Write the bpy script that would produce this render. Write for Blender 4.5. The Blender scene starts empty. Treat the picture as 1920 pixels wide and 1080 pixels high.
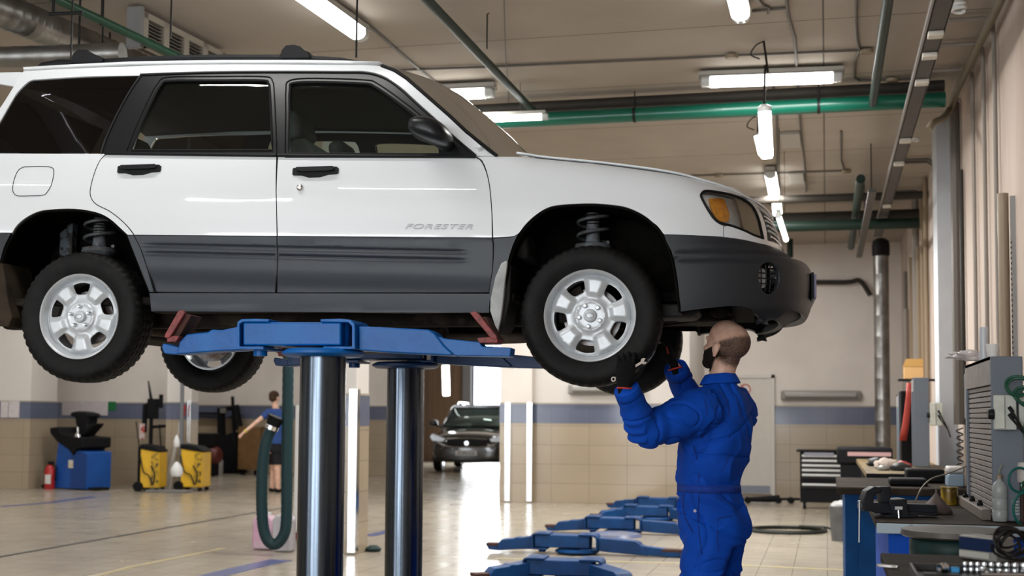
import bpy, bmesh, math, random
from mathutils import Vector, Matrix, noise
from mathutils.geometry import delaunay_2d_cdt
PI = math.pi
R_ = math.radians
random.seed(7)
SC = bpy.context.scene
COL = SC.collection
# ---------------------------------------------------------------- camera
F_PX = 2400.0
YAW, PITCH, ROLL, SHIFT_PX = R_(13.8), R_(3.5), R_(0.4), 93.0
CAM_LOC = Vector((0, 0, 1.35))
CAM_ROT = (Matrix.Rotation(YAW, 3, 'Z') @ Matrix.Rotation(R_(90) + PITCH, 3, 'X') @ Matrix.Rotation(ROLL, 3, 'Z'))
cd = bpy.data.cameras.new('camera')
cam = bpy.data.objects.new('camera', cd)
COL.objects.link(cam)
cam.location = CAM_LOC
cam.rotation_euler = CAM_ROT.to_euler()
cd.sensor_width = 36.0
cd.lens = F_PX * 36.0 / 1920.0
cd.shift_y = SHIFT_PX / 1920.0
cd.clip_start = 0.05
cd.clip_end = 200
cd.dof.use_dof = True
cd.dof.focus_distance = 5.8
cd.dof.aperture_fstop = 3.2
SC.camera = cam

def ray(px, py):
    c = Vector(((px - 960) / F_PX, (540 - py) / F_PX + SHIFT_PX / F_PX, -1.0))
    return CAM_ROT @ c
def proj(p):
    c = CAM_ROT.transposed() @ (Vector(p) - CAM_LOC)
    x, y = c.x / -c.z, c.y / -c.z
    return (960 + x * F_PX, 540 - (y - SHIFT_PX / F_PX) * F_PX)
def at_depth(px, py, d):
    return CAM_LOC + ray(px, py) * d
def at_z(px, py, z=0.0):
    r = ray(px, py)
    return CAM_LOC + r * ((z - CAM_LOC.z) / r.z)
def at_y(px, py, y):
    r = ray(px, py)
    return CAM_LOC + r * ((y - CAM_LOC.y) / r.y)
def at_x(px, py, x):
    r = ray(px, py)
    return CAM_LOC + r * ((x - CAM_LOC.x) / r.x)
# ---------------------------------------------------------------- car frame
CAR_A = YAW - R_(11.0)
CAR_F = Vector((math.cos(CAR_A), math.sin(CAR_A), 0))     # forwards, picture right
CAR_L = Vector((-math.sin(CAR_A), math.cos(CAR_A), 0))    # away from the camera
HALF = 0.865
_p = at_depth(1105, 591, 5.86)
CAR_O = _p - CAR_F * 1.2625 + CAR_L * HALF
CAR_O.z = _p.z - 0.325
CAR_M = Matrix.Translation(CAR_O) @ Matrix.Rotation(CAR_A, 4, 'Z')
CAR_MI = CAR_M.inverted()
def car_px(px, py, v=HALF):
    """pixel -> car (x, z) on the plane v metres right of the centre line"""
    o = CAR_MI @ CAM_LOC
    r = CAR_MI.to_3x3() @ ray(px, py)
    t = (-v - o.y) / r.y
    p = o + r * t
    return p.x, p.z
def car_proj(x, y, z):
    return proj(CAR_M @ Vector((x, y, z)))
# ---------------------------------------------------------------- materials
MATS = {}
def mat(name, col, rough=0.5, metal=0.0, coat=0.0, spec=0.5, noise_amt=0.0, noise_scale=8.0, col2=None, bump=0.0,
        bump_scale=60.0, emit=None, emit_s=0.0, alpha=1.0, rough2=None, detail=4.0, stretch=None, ramp=(0.35, 0.65), coatr=0.05):
    if name in MATS: return MATS[name]
    if spec == 0.5 and max(col) < 0.07 and not coat: spec = 0.2
    m = bpy.data.materials.new(name); m.use_nodes = True
    nt = m.node_tree; N = nt.nodes; L = nt.links
    b = N['Principled BSDF']
    b.inputs['Base Color'].default_value = (*col, 1)
    b.inputs['Roughness'].default_value = rough
    b.inputs['Metallic'].default_value = metal
    b.inputs['Coat Weight'].default_value = coat
    b.inputs['Coat Roughness'].default_value = coatr
    b.inputs['Specular IOR Level'].default_value = spec
    if emit:
        b.inputs['Emission Color'].default_value = (*emit, 1); b.inputs['Emission Strength'].default_value = emit_s
    if alpha < 1: b.inputs['Alpha'].default_value = alpha
    tc = None
    if noise_amt or col2 or bump or rough2 is not None:
        tc = N.new('ShaderNodeTexCoord'); mp = N.new('ShaderNodeMapping')
        L.new(tc.outputs['Object'], mp.inputs['Vector'])
        if stretch: mp.inputs['Scale'].default_value = stretch
    if col2 or noise_amt or rough2 is not None:
        nz = N.new('ShaderNodeTexNoise'); nz.inputs['Scale'].default_value = noise_scale; nz.inputs['Detail'].default_value = detail
        L.new(mp.outputs[0], nz.inputs['Vector'])
        rp = N.new('ShaderNodeMapRange'); rp.inputs['From Min'].default_value = ramp[0]; rp.inputs['From Max'].default_value = ramp[1]
        L.new(nz.outputs['Fac'], rp.inputs['Value'])
        c2 = col2 or tuple(c * (1 - noise_amt) for c in col)
        if col2 or noise_amt:
            mx = N.new('ShaderNodeMix'); mx.data_type = 'RGBA'
            mx.inputs['A'].default_value = (*col, 1); mx.inputs['B'].default_value = (*c2, 1)
            L.new(rp.outputs[0], mx.inputs['Factor']); L.new(mx.outputs['Result'], b.inputs['Base Color'])
        if rough2 is not None:
            r2 = N.new('ShaderNodeMapRange'); r2.inputs['To Min'].default_value = rough; r2.inputs['To Max'].default_value = rough2
            L.new(rp.outputs[0], r2.inputs['Value']); L.new(r2.outputs[0], b.inputs['Roughness'])
    if bump:
        n2 = N.new('ShaderNodeTexNoise'); n2.inputs['Scale'].default_value = bump_scale; n2.inputs['Detail'].default_value = 3
        L.new(mp.outputs[0], n2.inputs['Vector'])
        bp = N.new('ShaderNodeBump'); bp.inputs['Strength'].default_value = bump; bp.inputs['Distance'].default_value = 0.01
        L.new(n2.outputs['Fac'], bp.inputs['Height']); L.new(bp.outputs[0], b.inputs['Normal'])
    MATS[name] = m
    return m
def glass_mat(name, tint=(1, 1, 1), refl=1.0, rough=0.02, ior=1.5):
    """thin pane: straight-through tinted light plus a fresnel mirror"""
    if name in MATS: return MATS[name]
    m = bpy.data.materials.new(name); m.use_nodes = True
    nt = m.node_tree; N = nt.nodes; L = nt.links
    N.remove(N['Principled BSDF']); out = N['Material Output']
    t = N.new('ShaderNodeBsdfTransparent'); t.inputs[0].default_value = (*tint, 1)
    g = N.new('ShaderNodeBsdfGlossy'); g.inputs['Roughness'].default_value = rough
    g.inputs[0].default_value = (refl, refl, refl, 1)
    fr = N.new('ShaderNodeFresnel'); fr.inputs[0].default_value = ior
    mx = N.new('ShaderNodeMixShader')
    L.new(fr.outputs[0], mx.inputs[0]); L.new(t.outputs[0], mx.inputs[1]); L.new(g.outputs[0], mx.inputs[2])
    L.new(mx.outputs[0], out.inputs[0])
    MATS[name] = m
    return m
def lamp_mat(name, col, s):
    return mat(name, (0.8, 0.8, 0.8), emit=col, emit_s=s)
# ---------------------------------------------------------------- objects
def tag(o, label=None, cat=None, group=None, kind=None):
    if label: o['label'] = label
    if cat: o['category'] = cat
    if group: o['group'] = group
    if kind: o['kind'] = kind
    return o
def thing(name, label, cat, loc=(0, 0, 0), rz=0.0, group=None):
    o = bpy.data.objects.new(name, None); COL.objects.link(o)
    o.empty_display_size = 0.1
    o.location = loc; o.rotation_euler = (0, 0, rz)
    return tag(o, label, cat, group)
def obj(name, bm, m, parent=None, smooth=True, angle=35, bevel=0.0, bseg=2, sub=0, solid=0.0, label=None, matrix=None):
    me = bpy.data.meshes.new(name)
    if isinstance(bm, tuple):
        me.from_pydata(bm[0], [], bm[1])
    else:
        bmesh.ops.recalc_face_normals(bm, faces=bm.faces) if getattr(bm, '_rc', False) else None
        bm.to_mesh(me); bm.free()
    if isinstance(m, (list, tuple)):
        for x in m: me.materials.append(x)
    else: me.materials.append(m)
    if smooth:
        for p in me.polygons: p.use_smooth = True
        if angle < 180: me.set_sharp_from_angle(angle=R_(angle))
    o = bpy.data.objects.new(name, me); COL.objects.link(o)
    if parent is not None: o.parent = parent
    if matrix is not None: o.matrix_local = matrix
    if bevel:
        md = o.modifiers.new('bevel', 'BEVEL'); md.width = bevel; md.segments = bseg; md.limit_method = 'ANGLE'; md.angle_limit = R_(30)
    if solid:
        md = o.modifiers.new('solid', 'SOLIDIFY'); md.thickness = solid; md.offset = -1
    if sub:
        md = o.modifiers.new('sub', 'SUBSURF'); md.levels = sub; md.render_levels = sub
    if label: o['label'] = label
    return o
def struct(name, bm, m, label=None, **k):
    o = obj(name, bm, m, **k); o['kind'] = 'structure'
    if label: o['label'] = label
    return o
def dup(root, loc=None, rz=None, label=None, group=None, scale=None):
    r = root.copy(); COL.objects.link(r)
    if loc is not None: r.location = loc
    if rz is not None: r.rotation_euler = (r.rotation_euler[0], r.rotation_euler[1], rz)
    if scale is not None: r.scale = scale
    if label: r['label'] = label
    if group: r['group'] = group
    for ch in list(root.children):
        c = ch.copy(); COL.objects.link(c); c.parent = r
        for g in list(ch.children):
            d = g.copy(); COL.objects.link(d); d.parent = c
    return r
BM = bmesh.new
def bx(bm, x0, y0, z0, x1, y1, z1, M=None):
    vs = [bm.verts.new((M @ Vector(p)) if M else p) for p in
          ((x0, y0, z0), (x1, y0, z0), (x1, y1, z0), (x0, y1, z0), (x0, y0, z1), (x1, y0, z1), (x1, y1, z1), (x0, y1, z1))]
    for f in ((0, 3, 2, 1), (4, 5, 6, 7), (0, 1, 5, 4), (1, 2, 6, 5), (2, 3, 7, 6), (3, 0, 4, 7)):
        bm.faces.new([vs[i] for i in f])
    return bm
def cbx(bm, c, s, M=None):
    return bx(bm, c[0] - s[0] / 2, c[1] - s[1] / 2, c[2] - s[2] / 2, c[0] + s[0] / 2, c[1] + s[1] / 2, c[2] + s[2] / 2, M)
def boxm(c, s, M=None): return cbx(BM(), c, s, M)
def frame_of(d):
    d = d.normalized(); a = Vector((0, 0, 1)) if abs(d.z) < 0.9 else Vector((1, 0, 0))
    u = d.cross(a).normalized(); return u, d.cross(u).normalized()
def tube(bm, pts, r, n=10, cap=True, closed=False, rz=None):
    pts = [Vector(p) for p in pts]; K = len(pts)
    rs = r if isinstance(r, (list, tuple)) else [r] * K
    rings = []; u = None
    for i, p in enumerate(pts):
        if closed: d = pts[(i + 1) % K] - pts[i - 1]
        else: d = pts[min(i + 1, K - 1)] - pts[max(i - 1, 0)]
        if d.length < 1e-9: d = Vector((0, 0, 1))
        d.normalize()
        if u is None: u, w = frame_of(d)
        else:
            u = (u - d * u.dot(d))
            if u.length < 1e-6: u, w = frame_of(d)
            u.normalize(); w = d.cross(u)
        rings.append([bm.verts.new(p + (u * math.cos(2 * PI * k / n) + w * math.sin(2 * PI * k / n)) * rs[i]) for k in range(n)])
    for i in range(K if closed else K - 1):
        a, b = rings[i], rings[(i + 1) % K]
        for k in range(n):
            bm.faces.new((a[k], a[(k + 1) % n], b[(k + 1) % n], b[k]))
    if cap and not closed:
        bm.faces.new(rings[0][::-1]); bm.faces.new(rings[-1])
    return bm
def cyl(bm, p0, p1, r, n=24, r2=None):
    return tube(bm, [p0, p1], [r, r if r2 is None else r2], n)
def lathe(bm, prof, n=32, M=None, axis='z', closed=False):
    """prof: list of (r, h)"""
    rings = []
    for (r, h) in prof:
        ring = []
        for k in range(n):
            a = 2 * PI * k / n
            if axis == 'z': p = Vector((r * math.cos(a), r * math.sin(a), h))
            elif axis == 'y': p = Vector((r * math.cos(a), h, r * math.sin(a)))
            else: p = Vector((h, r * math.cos(a), r * math.sin(a)))
            ring.append(bm.verts.new(M @ p if M else p))
        rings.append(ring)
    K = len(rings)
    for i in range(K if closed else K - 1):
        a, b = rings[i], rings[(i + 1) % K]
        for k in range(n):
            f = (a[k], a[(k + 1) % n], b[(k + 1) % n], b[k])
            bm.faces.new(f[::-1] if axis == 'y' else f)
    if not closed:
        if prof[0][0] > 1e-5: bm.faces.new(rings[0] if axis == 'y' else rings[0][::-1])
        if prof[-1][0] > 1e-5: bm.faces.new(rings[-1][::-1] if axis == 'y' else rings[-1])
    bmesh.ops.remove_doubles(bm, verts=bm.verts, dist=1e-6) if (prof[0][0] < 1e-5 or prof[-1][0] < 1e-5) else None
    return bm
def prism(bm, poly, h0, h1, M=None, axis='z'):
    """extrude a 2D polygon between two heights"""
    def P(a, b, h):
        p = Vector((a, b, h)) if axis == 'z' else (Vector((a, h, b)) if axis == 'y' else Vector((h, a, b)))
        return M @ p if M else p
    A = [bm.verts.new(P(a, b, h0)) for a, b in poly]; B = [bm.verts.new(P(a, b, h1)) for a, b in poly]
    n = len(poly)
    fs = [bm.faces.new(A[::-1]), bm.faces.new(B)]
    for i in range(n): fs.append(bm.faces.new((A[i], A[(i + 1) % n], B[(i + 1) % n], B[i])))
    bmesh.ops.recalc_face_normals(bm, faces=fs)
    return bm
def crom(pts, n=6, closed=False):
    """catmull-rom through points of any dimension"""
    P = [Vector(p) for p in pts]; K = len(P); out = []
    if K < 3 and not closed: return P
    for i in range(K if closed else K - 1):
        p0 = P[i - 1] if (closed or i > 0) else P[0] * 2 - P[1]
        p1, p2 = P[i], P[(i + 1) % K]
        p3 = P[(i + 2) % K] if (closed or i + 2 < K) else P[-1] * 2 - P[-2]
        for k in range(n):
            t = k / n
            out.append(0.5 * ((2 * p1) + (p2 - p0) * t + (2 * p0 - 5 * p1 + 4 * p2 - p3) * t * t + (3 * p1 - p0 - 3 * p2 + p3) * t ** 3))
    if not closed: out.append(P[-1])
    return out
def lin(x, tab):
    """piecewise smooth (monotone cubic-ish) lookup in sorted (x, y) table"""
    if x <= tab[0][0]: return tab[0][1]
    if x >= tab[-1][0]: return tab[-1][1]
    for i in range(len(tab) - 1):
        if x <= tab[i + 1][0]:
            x0, y0 = tab[i]; x1, y1 = tab[i + 1]
            h = x1 - x0; t = (x - x0) / h
            d = (y1 - y0) / h
            m0 = d if i == 0 else (0 if ((y0 - tab[i - 1][1]) * d <= 0) else 2 * d * ((y0 - tab[i - 1][1]) / (x0 - tab[i - 1][0])) / (d + (y0 - tab[i - 1][1]) / (x0 - tab[i - 1][0])))
            if i + 2 < len(tab):
                e = (tab[i + 2][1] - y1) / (tab[i + 2][0] - x1)
                m1 = 0 if d * e <= 0 else 2 * d * e / (d + e)
            else: m1 = d
            return (2 * t ** 3 - 3 * t * t + 1) * y0 + (t ** 3 - 2 * t * t + t) * h * m0 + (-2 * t ** 3 + 3 * t * t) * y1 + (t ** 3 - t * t) * h * m1
def sst(a, b, x):
    t = min(1, max(0, (x - a) / (b - a))); return t * t * (3 - 2 * t)
def fill2d(loops, step, extra=(), keep=None):
    """triangulate outer loop minus holes with interior grid points. returns verts2d, faces"""
    def res(lp):
        out = []
        for i in range(len(lp)):
            a, b = Vector(lp[i]), Vector(lp[(i + 1) % len(lp)])
            m = max(1, int((b - a).length / step + 0.5))
            for k in range(m): out.append(a + (b - a) * (k / m))
        return out
    def inside(p, lp):
        c = False; n = len(lp); j = n - 1
        for i in range(n):
            if (lp[i][1] > p[1]) != (lp[j][1] > p[1]) and p[0] < (lp[j][0] - lp[i][0]) * (p[1] - lp[i][1]) / (lp[j][1] - lp[i][1]) + lp[i][0]: c = not c
            j = i
        return c
    R = [res(l) for l in loops]
    verts = []; edges = []
    for l in R:
        b = len(verts); verts += [Vector((p[0], p[1])) for p in l]; edges += [(b + i, b + (i + 1) % len(l)) for i in range(len(l))]
    bnd = list(verts)
    x0 = min(v.x for v in bnd); x1 = max(v.x for v in bnd); y0 = min(v.y for v in bnd); y1 = max(v.y for v in bnd)
    cell = {}
    for v in bnd: cell.setdefault((int(v.x // step), int(v.y // step)), []).append(v)
    gy = int((y1 - y0) / step) + 1; gx = int((x1 - x0) / step) + 1
    for j in range(1, gy + 1):
        for i in range(1, gx + 1):
            p = Vector((x0 + i * step, y0 + j * step))
            ci, cj = int(p.x // step), int(p.y // step)
            if any((q - p).length < step * 0.55 for a in (-1, 0, 1) for c in (-1, 0, 1) for q in cell.get((ci + a, cj + c), ())): continue
            if keep and not keep(p): continue
            if inside(p, R[0]) and not any(inside(p, h) for h in R[1:]): verts.append(p)
    for p in extra:
        p = Vector(p); ci, cj = int(p.x // step), int(p.y // step)
        if any((q - p).length < 0.004 for a in (-1, 0, 1) for c in (-1, 0, 1) for q in cell.get((ci + a, cj + c), ())): continue
        if inside(p, R[0]): verts.append(p)
    r = delaunay_2d_cdt(verts, edges, [], 0, 1e-7)
    vs, fs = r[0], r[2]
    out = []
    for f in fs:
        c = sum((vs[i] for i in f), Vector((0, 0))) / len(f)
        if inside(c, R[0]) and not any(inside(c, h) for h in R[1:]): out.append(tuple(f))
    return vs, out
def shade_copy(v): return v
# ================================================================ the car body surface
ZB = lambda x: 1.107 - 0.039 * x                       # belt line height
LOW = [(-0.95, 0.80), (-0.80, 0.828), (-0.74, 0.846), (-0.6, 0.860), (-0.38, 0.868), (-0.2, 0.866), (-0.08, 0.853), (0, 0.836),
       (0.25, 0.765), (0.46, 0.690), (0.50, 0.668), (0.53, 0.640), (0.56, 0.600)]
_silh = [(1398, 361), (1414, 376), (1424, 391), (1434, 415), (1441, 445), (1446, 464), (1470, 478), (1484, 492), (1487, 515), (1486, 545), (1482, 562),
         (1476, 579), (1462, 591), (1442, 600)]
SX0 = 1.55; WRAP = 0.95; SXR = -1.75
def _xn():
    t = []
    for p in _silh:
        x, z = car_px(*p, v=0.60)
        t.append((z, SX0 + (x - SX0) / 0.86))
    t.sort(); return t
XN = _xn()
_top = [(960, 291), (985, 293), (1003, 296), (1140, 310), (1280, 330), (1317, 339), (1359, 347), (1385, 355), (1400, 362)]
ZT = sorted(car_px(*p, v=0.76) for p in _top)
ZT.append((ZT[-1][0] + 0.5, ZT[-1][1] - 0.05))
def Wf(x, z):
    """half width of the body side at length x, height z"""
    wc = lin(z - ZB(x), LOW)
    if x < 0.6: return wc
    zt = lin(x, ZT) + 0.012
    q = min(0.985, max(0, (z - (zt - 0.12)) / 0.12))
    wfnd = lin(min(z - ZB(x), -0.2 + 0 * z), LOW) - 0.12 * (1 - math.sqrt(1 - q * q)) - 0.02 * sst(zt - 0.3, zt, z)
    if z > zt + 0.02: wfnd = min(wfnd, wc)
    k = sst(0.62, 1.02, x) * (1 if z < zt + 0.02 else 0)
    return wc * (1 - k) + wfnd * k
BZ = ((0, 1), (0.78, 1), (0.97, 0.80), (1, 0))
def bez(t):
    a, b, c, d = (1 - t) ** 3, 3 * t * (1 - t) ** 2, 3 * t * t * (1 - t), t ** 3
    return (b * BZ[1][0] + c * BZ[2][0] + d, a + b + c * BZ[2][1])
def XT(z):                                             # tail profile
    h = z - ZB(-2.0)
    return -2.27 + (0.40 * max(0, h) / 0.5 if h > 0 else 0) - (0.06 * sst(-0.3, -0.5, h))
def S(s, z, off=0.0):
    """(s, z) on the right body side -> car coordinates, y negative is the camera's side"""
    if s > SX0:
        fx, fy = bez(min(1, (s - SX0) / WRAP)); xn = lin(z, XN)
        x = SX0 + (xn - SX0) * fx; y = Wf(min(x, 2.2), z) * fy
    elif s < SXR:
        fx, fy = bez(min(1, (SXR - s) / WRAP))
        x = SXR + (XT(z) - SXR) * fx; y = Wf(SXR, z) * fy
    else:
        x = s; y = Wf(x, z)
    p = Vector((x, -y, z))
    if off:
        e = 0.004
        n = (S(s + e, z) - S(s - e, z)).cross(S(s, z + e) - S(s, z - e))
        if n.length > 0:
            n.normalize()
            p += n * off
    return p
_O = CAR_MI @ CAM_LOC
_grid = []
for i in range(60):
    for j in range(50):
        s = 1.45 + i * 0.016; z = 0.18 + j * 0.016
        if s < SX0 + 0.66 * WRAP:
            p = S(s, z); _grid.append((car_proj(*p), s, z))
def inv(px, py):
    """pixel -> (s, z) on the near body side"""
    v = 0.85
    for _ in range(12):
        x, z = car_px(px, py, v)
        v = Wf(min(x, 2.2), z) if x > SXR else Wf(SXR, z)
    if x < SX0: return (x, z)
    g = min(_grid, key=lambda g: (g[0][0] - px) ** 2 + (g[0][1] - py) ** 2)
    s, z = g[1], g[2]
    for _ in range(14):
        a = car_proj(*S(s, z)); b = car_proj(*S(s + 1e-3, z)); c = car_proj(*S(s, z + 1e-3))
        e0, e1 = px - a[0], py - a[1]
        J = ((b[0] - a[0]) * 1e3, (c[0] - a[0]) * 1e3, (b[1] - a[1]) * 1e3, (c[1] - a[1]) * 1e3)
        lam = 60.0
        A = J[0] ** 2 + J[2] ** 2 + lam; B = J[0] * J[1] + J[2] * J[3]; D = J[1] ** 2 + J[3] ** 2 + lam
        g0 = J[0] * e0 + J[2] * e1; g1 = J[1] * e0 + J[3] * e1
        det = A * D - B * B
        s += (D * g0 - B * g1) / det; z += (A * g1 - B * g0) / det
        s = min(s, SX0 + 0.68 * WRAP)
    return (s, z)
def PL(pts, n=5):
    """traced outline: points with a third element are corners, the rest is smoothed; returns a closed (s, z) loop"""
    k = [i for i, p in enumerate(pts) if len(p) > 2]
    q = [(p[0], p[1]) if (len(p) > 2 and p[2] == 'r') else inv(p[0], p[1]) for p in pts]
    if not k: return [tuple(v) for v in crom(q, n, True)]
    out = []
    for a in range(len(k)):
        i0, i1 = k[a], k[(a + 1) % len(k)]
        idx = list(range(i0, i1 + 1)) if i1 > i0 else list(range(i0, len(pts))) + list(range(0, i1 + 1))
        seg = [q[i] for i in idx]
        cc = [tuple(v) for v in (crom(seg, n) if len(seg) > 2 else [Vector(s) for s in seg])]
        out += cc[:-1]
    return out
def inset(loop, d):
    """shrink a closed loop by d"""
    n = len(loop); A = sum(loop[i][0] * loop[(i + 1) % n][1] - loop[(i + 1) % n][0] * loop[i][1] for i in range(n))
    sg = 1 if A > 0 else -1; out = []
    for i in range(n):
        p0, p1, p2 = Vector(loop[i - 1][:2]), Vector(loop[i][:2]), Vector(loop[(i + 1) % n][:2])
        a, b = (p1 - p0), (p2 - p1)
        if a.length < 1e-7 or b.length < 1e-7: continue
        a.normalize(); b.normalize()
        na, nb = Vector((-a.y, a.x)) * sg, Vector((-b.y, b.x)) * sg
        m = (na + nb)
        if m.length < 0.3: m = na
        m.normalize(); k = max(0.5, m.dot(na))
        out.append(tuple(p1 + m * (d / k)))
    return out
car = thing('car', 'white and grey estate car raised on the blue lift, with silver wheels', 'car', CAR_O, CAR_A)
paint = mat('white paint', (0.77, 0.80, 0.83), rough=0.26, coat=1.0, coatr=0.03)
clad = mat('grey cladding', (0.023, 0.030, 0.041), rough=0.42, spec=0.4, bump=0.05, bump_scale=900)
bumpm = mat('charcoal bumper', (0.020, 0.023, 0.028), rough=0.44, spec=0.35, bump=0.06, bump_scale=900)
blackp = mat('black trim', (0.010, 0.011, 0.013), rough=0.34, spec=0.35)
blackm = mat('matt black plastic', (0.009, 0.0095, 0.011), rough=0.5)
seal = mat('rubber seal', (0.006, 0.006, 0.006), rough=0.6)
under = mat('grimy underbody', (0.012, 0.0095, 0.008), rough=0.85, spec=0.15, col2=(0.06, 0.042, 0.028), noise_scale=7, ramp=(0.5, 0.8), bump=0.6, bump_scale=30)
well = mat('wheel well dirt', (0.004, 0.0036, 0.003), rough=0.9, spec=0.1, col2=(0.022, 0.016, 0.011), noise_scale=5, ramp=(0.55, 0.85), bump=0.5, bump_scale=40)
g_clear = glass_mat('window glass', (0.72, 0.80, 0.76), 1.0)
g_dark = glass_mat('privacy glass', (0.045, 0.045, 0.05), 1.0)
g_shield = glass_mat('windscreen glass', (0.40, 0.54, 0.53), 0.8, ior=1.25)
chrome = mat('chrome', (0.75, 0.76, 0.78), rough=0.12, metal=1.0)
rubber = mat('tyre rubber', (0.005, 0.005, 0.0055), rough=0.6, spec=0.18, bump=0.15, bump_scale=120, col2=(0.009, 0.0088, 0.0085), noise_scale=14)
silver = mat('silver wheel paint', (0.60, 0.63, 0.66), rough=0.42, metal=0.3, coat=0.15, coatr=0.2, col2=(0.50, 0.52, 0.54), noise_scale=30, ramp=(0.55, 0.8))
steel = mat('grey steel', (0.32, 0.33, 0.34), rough=0.4, metal=0.8)
def panel(name, loop, m, off=0.0, thick=0.010, step=0.035, holes=(), gap=0.0022, par=None, sides=(0, 1), label=None, fn=None, angle=30, extra=(), keep=None):
    """a skin panel on the body side with its own thickness and exact normals"""
    lp = inset(loop, gap) if gap else loop
    vs, fs = fill2d([lp] + list(holes), step, extra, keep)
    Q = lambda s, z: S(s, z, off + (fn(s, z) if fn else 0))
    P = [Q(v.x, v.y) for v in vs]
    k = 0
    for f in fs:
        a, b, c = P[f[0]], P[f[1]], P[f[2]]
        n = (b - a).cross(c - a); g = (a + b + c) / 3
        k += 1 if n.dot(Vector((g.x * 0.15, g.y, 0.0))) > 0 else -1
    F = fs if k > 0 else [f[::-1] for f in fs]
    NR = []
    e = 0.003
    for v, p in zip(vs, P):
        n = (Q(v.x + e, v.y) - Q(v.x - e, v.y)).cross(Q(v.x, v.y + e) - Q(v.x, v.y - e))
        if n.length < 1e-12: n = Vector((0, -1, 0))
        n.normalize(); NR.append(n)
    k = 0
    for f in F:
        a, b, c = P[f[0]], P[f[1]], P[f[2]]
        k += 1 if (b - a).cross(c - a).dot(NR[f[0]]) > 0 else -1
    if k < 0: NR = [-n for n in NR]
    V = list(P); T = [tuple(f) for f in F]; nf = len(T)
    if thick:
        m0 = len(P); V += [p - n * thick for p, n in zip(P, NR)]
        from collections import Counter
        ec = Counter()
        for f in F:
            for i in range(len(f)): ec[frozenset((f[i], f[(i + 1) % len(f)]))] += 1
        T += [tuple(i + m0 for i in f[::-1]) for f in F]
        for f in F:
            for i in range(len(f)):
                a, b = f[i], f[(i + 1) % len(f)]
                if ec[frozenset((a, b))] == 1: T.append((b, a, a + m0, b + m0))
    res = []
    for sd in sides:
        VV = V if sd == 0 else [Vector((p.x, -p.y, p.z)) for p in V]
        TT = T if sd == 0 else [f[::-1] for f in T]
        NN = NR if sd == 0 else [Vector((n.x, -n.y, n.z)) for n in NR]
        pr = par[sd] if isinstance(par, (list, tuple)) else (par or car)
        o = obj(name, ([tuple(q) for q in VV], TT), m, pr, angle=angle, label=label)
        me = o.data; ln = []
        for i, pl in enumerate(me.polygons):
            for vi in pl.vertices:
                ln.append(tuple(NN[vi]) if i < nf else tuple(pl.normal))
        me.normals_split_custom_set(ln)
        res.append(o)
    return res
def strip_on(name, line, r, m, par, off=0.0, sides=(0, 1), closed=False, n=8, label=None):
    """thin round bead following an (s, z) line"""
    res = []
    P = [S(a, b, off) for a, b in line]
    for sd in sides:
        bm = BM(); tube(bm, [p if sd == 0 else Vector((p.x, -p.y, p.z)) for p in P], r, n, closed=closed)
        pr = par[sd] if isinstance(par, (list, tuple)) else par
        res.append(obj(name, bm, m, pr, label=label))
    return res
def line_px(pts, n=5): return [tuple(v) for v in crom([inv(*p) for p in pts], n)]
# ---------------------------------------------------------------- traced outlines
C = 1
front_door_l = PL([(521, 292, C), (893, 294, C), (903, 302), (912, 322), (918, 350), (922, 395), (923, 446, C), (520, 443, C), (518, 370)])
front_clad_l = PL([(520, 443, C), (923, 446, C), (925, 462), (924, 503), (917, 549, C), (517, 549, C), (521, 495)])
rear_door_l = PL([(199, 288, C), (519, 292, C), (518, 370), (520, 443, C), (252, 441, C), (233, 418), (207, 397), (182, 384), (172, 373), (169, 358), (176, 328), (187, 302)])
rear_clad_l = PL([(252, 441, C), (520, 443, C), (521, 495), (517, 549, C), (290, 548, C), (277, 503), (264, 465)])
side_l = PL([(-175, 300, C), (-205, 437, C), (23, 437, C), (33, 422), (50, 408), (70, 398), (90, 394), (127, 392), (157, 394), (187, 401), (207, 412), (223, 426), (239, 441, C), (252, 441, C),
             (233, 418), (207, 397), (182, 384), (172, 373), (169, 358), (176, 328), (187, 302), (199, 288, C), (188, 288, C), (0, 287), (-35, 286, C), (-32, 272), (-12, 245), (12, 203), (31, 176), (47, 159), (59, 151), (78, 149),
             (163, 144), (263, 142, C), (400, 137), (513, 136), (640, 137), (687, 138), (720, 147), (750, 167), (783, 197), (820, 230), (853, 260), (892, 293, C),
             (928, 293, C), (907, 277), (873, 248), (840, 217), (800, 182), (760, 147), (737, 132), (710, 123), (640, 121), (500, 120), (333, 121), (133, 128), (44, 133, C), (20, 160), (-20, 215), (-60, 270), (-110, 292)])
rear_strip_l = PL([(-205, 437, C), (23, 437, C), (10, 463), (2, 490), (-3, 515), (-3, 540, C), (-190, 540, C)])
rear_sliver_l = PL([(239, 441, C), (252, 441, C), (264, 465), (277, 503), (290, 548, C), (281, 548, C), (276, 535), (262, 500), (250, 470)])
sill_l = PL([(281, 549, C), (920, 550, C), (918, 587, C), (286, 583, C)])
fender_l = PL([(894, 294, C), (928, 293, C), (985, 294), (1003, 296), (1140, 310), (1280, 330), (1317, 339), (1359, 347), (1385, 355), (1404, 370, C), (1378, 366), (1351, 360), (1328, 357), (1318, 360), (1313, 368), (1324, 390), (1337, 410), (1350, 420), (1357, 423, C),
               (1357, 445, C), (1303, 442), (1244, 440, C), (1227, 420), (1203, 402), (1173, 389), (1140, 384), (1107, 382), (1060, 384), (1030, 389), (1007, 402), (987, 420), (973, 438, C), (960, 444), (924, 446, C), (922, 395), (918, 350), (912, 322), (904, 302)])
fender_low_l = PL([(924, 447, C), (960, 444), (973, 438, C), (962, 462), (953, 492), (946, 530), (930, 560), (921, 586, C), (917, 549, C), (924, 503), (926, 462)])
SMX = SX0 + WRAP - 0.001
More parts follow.
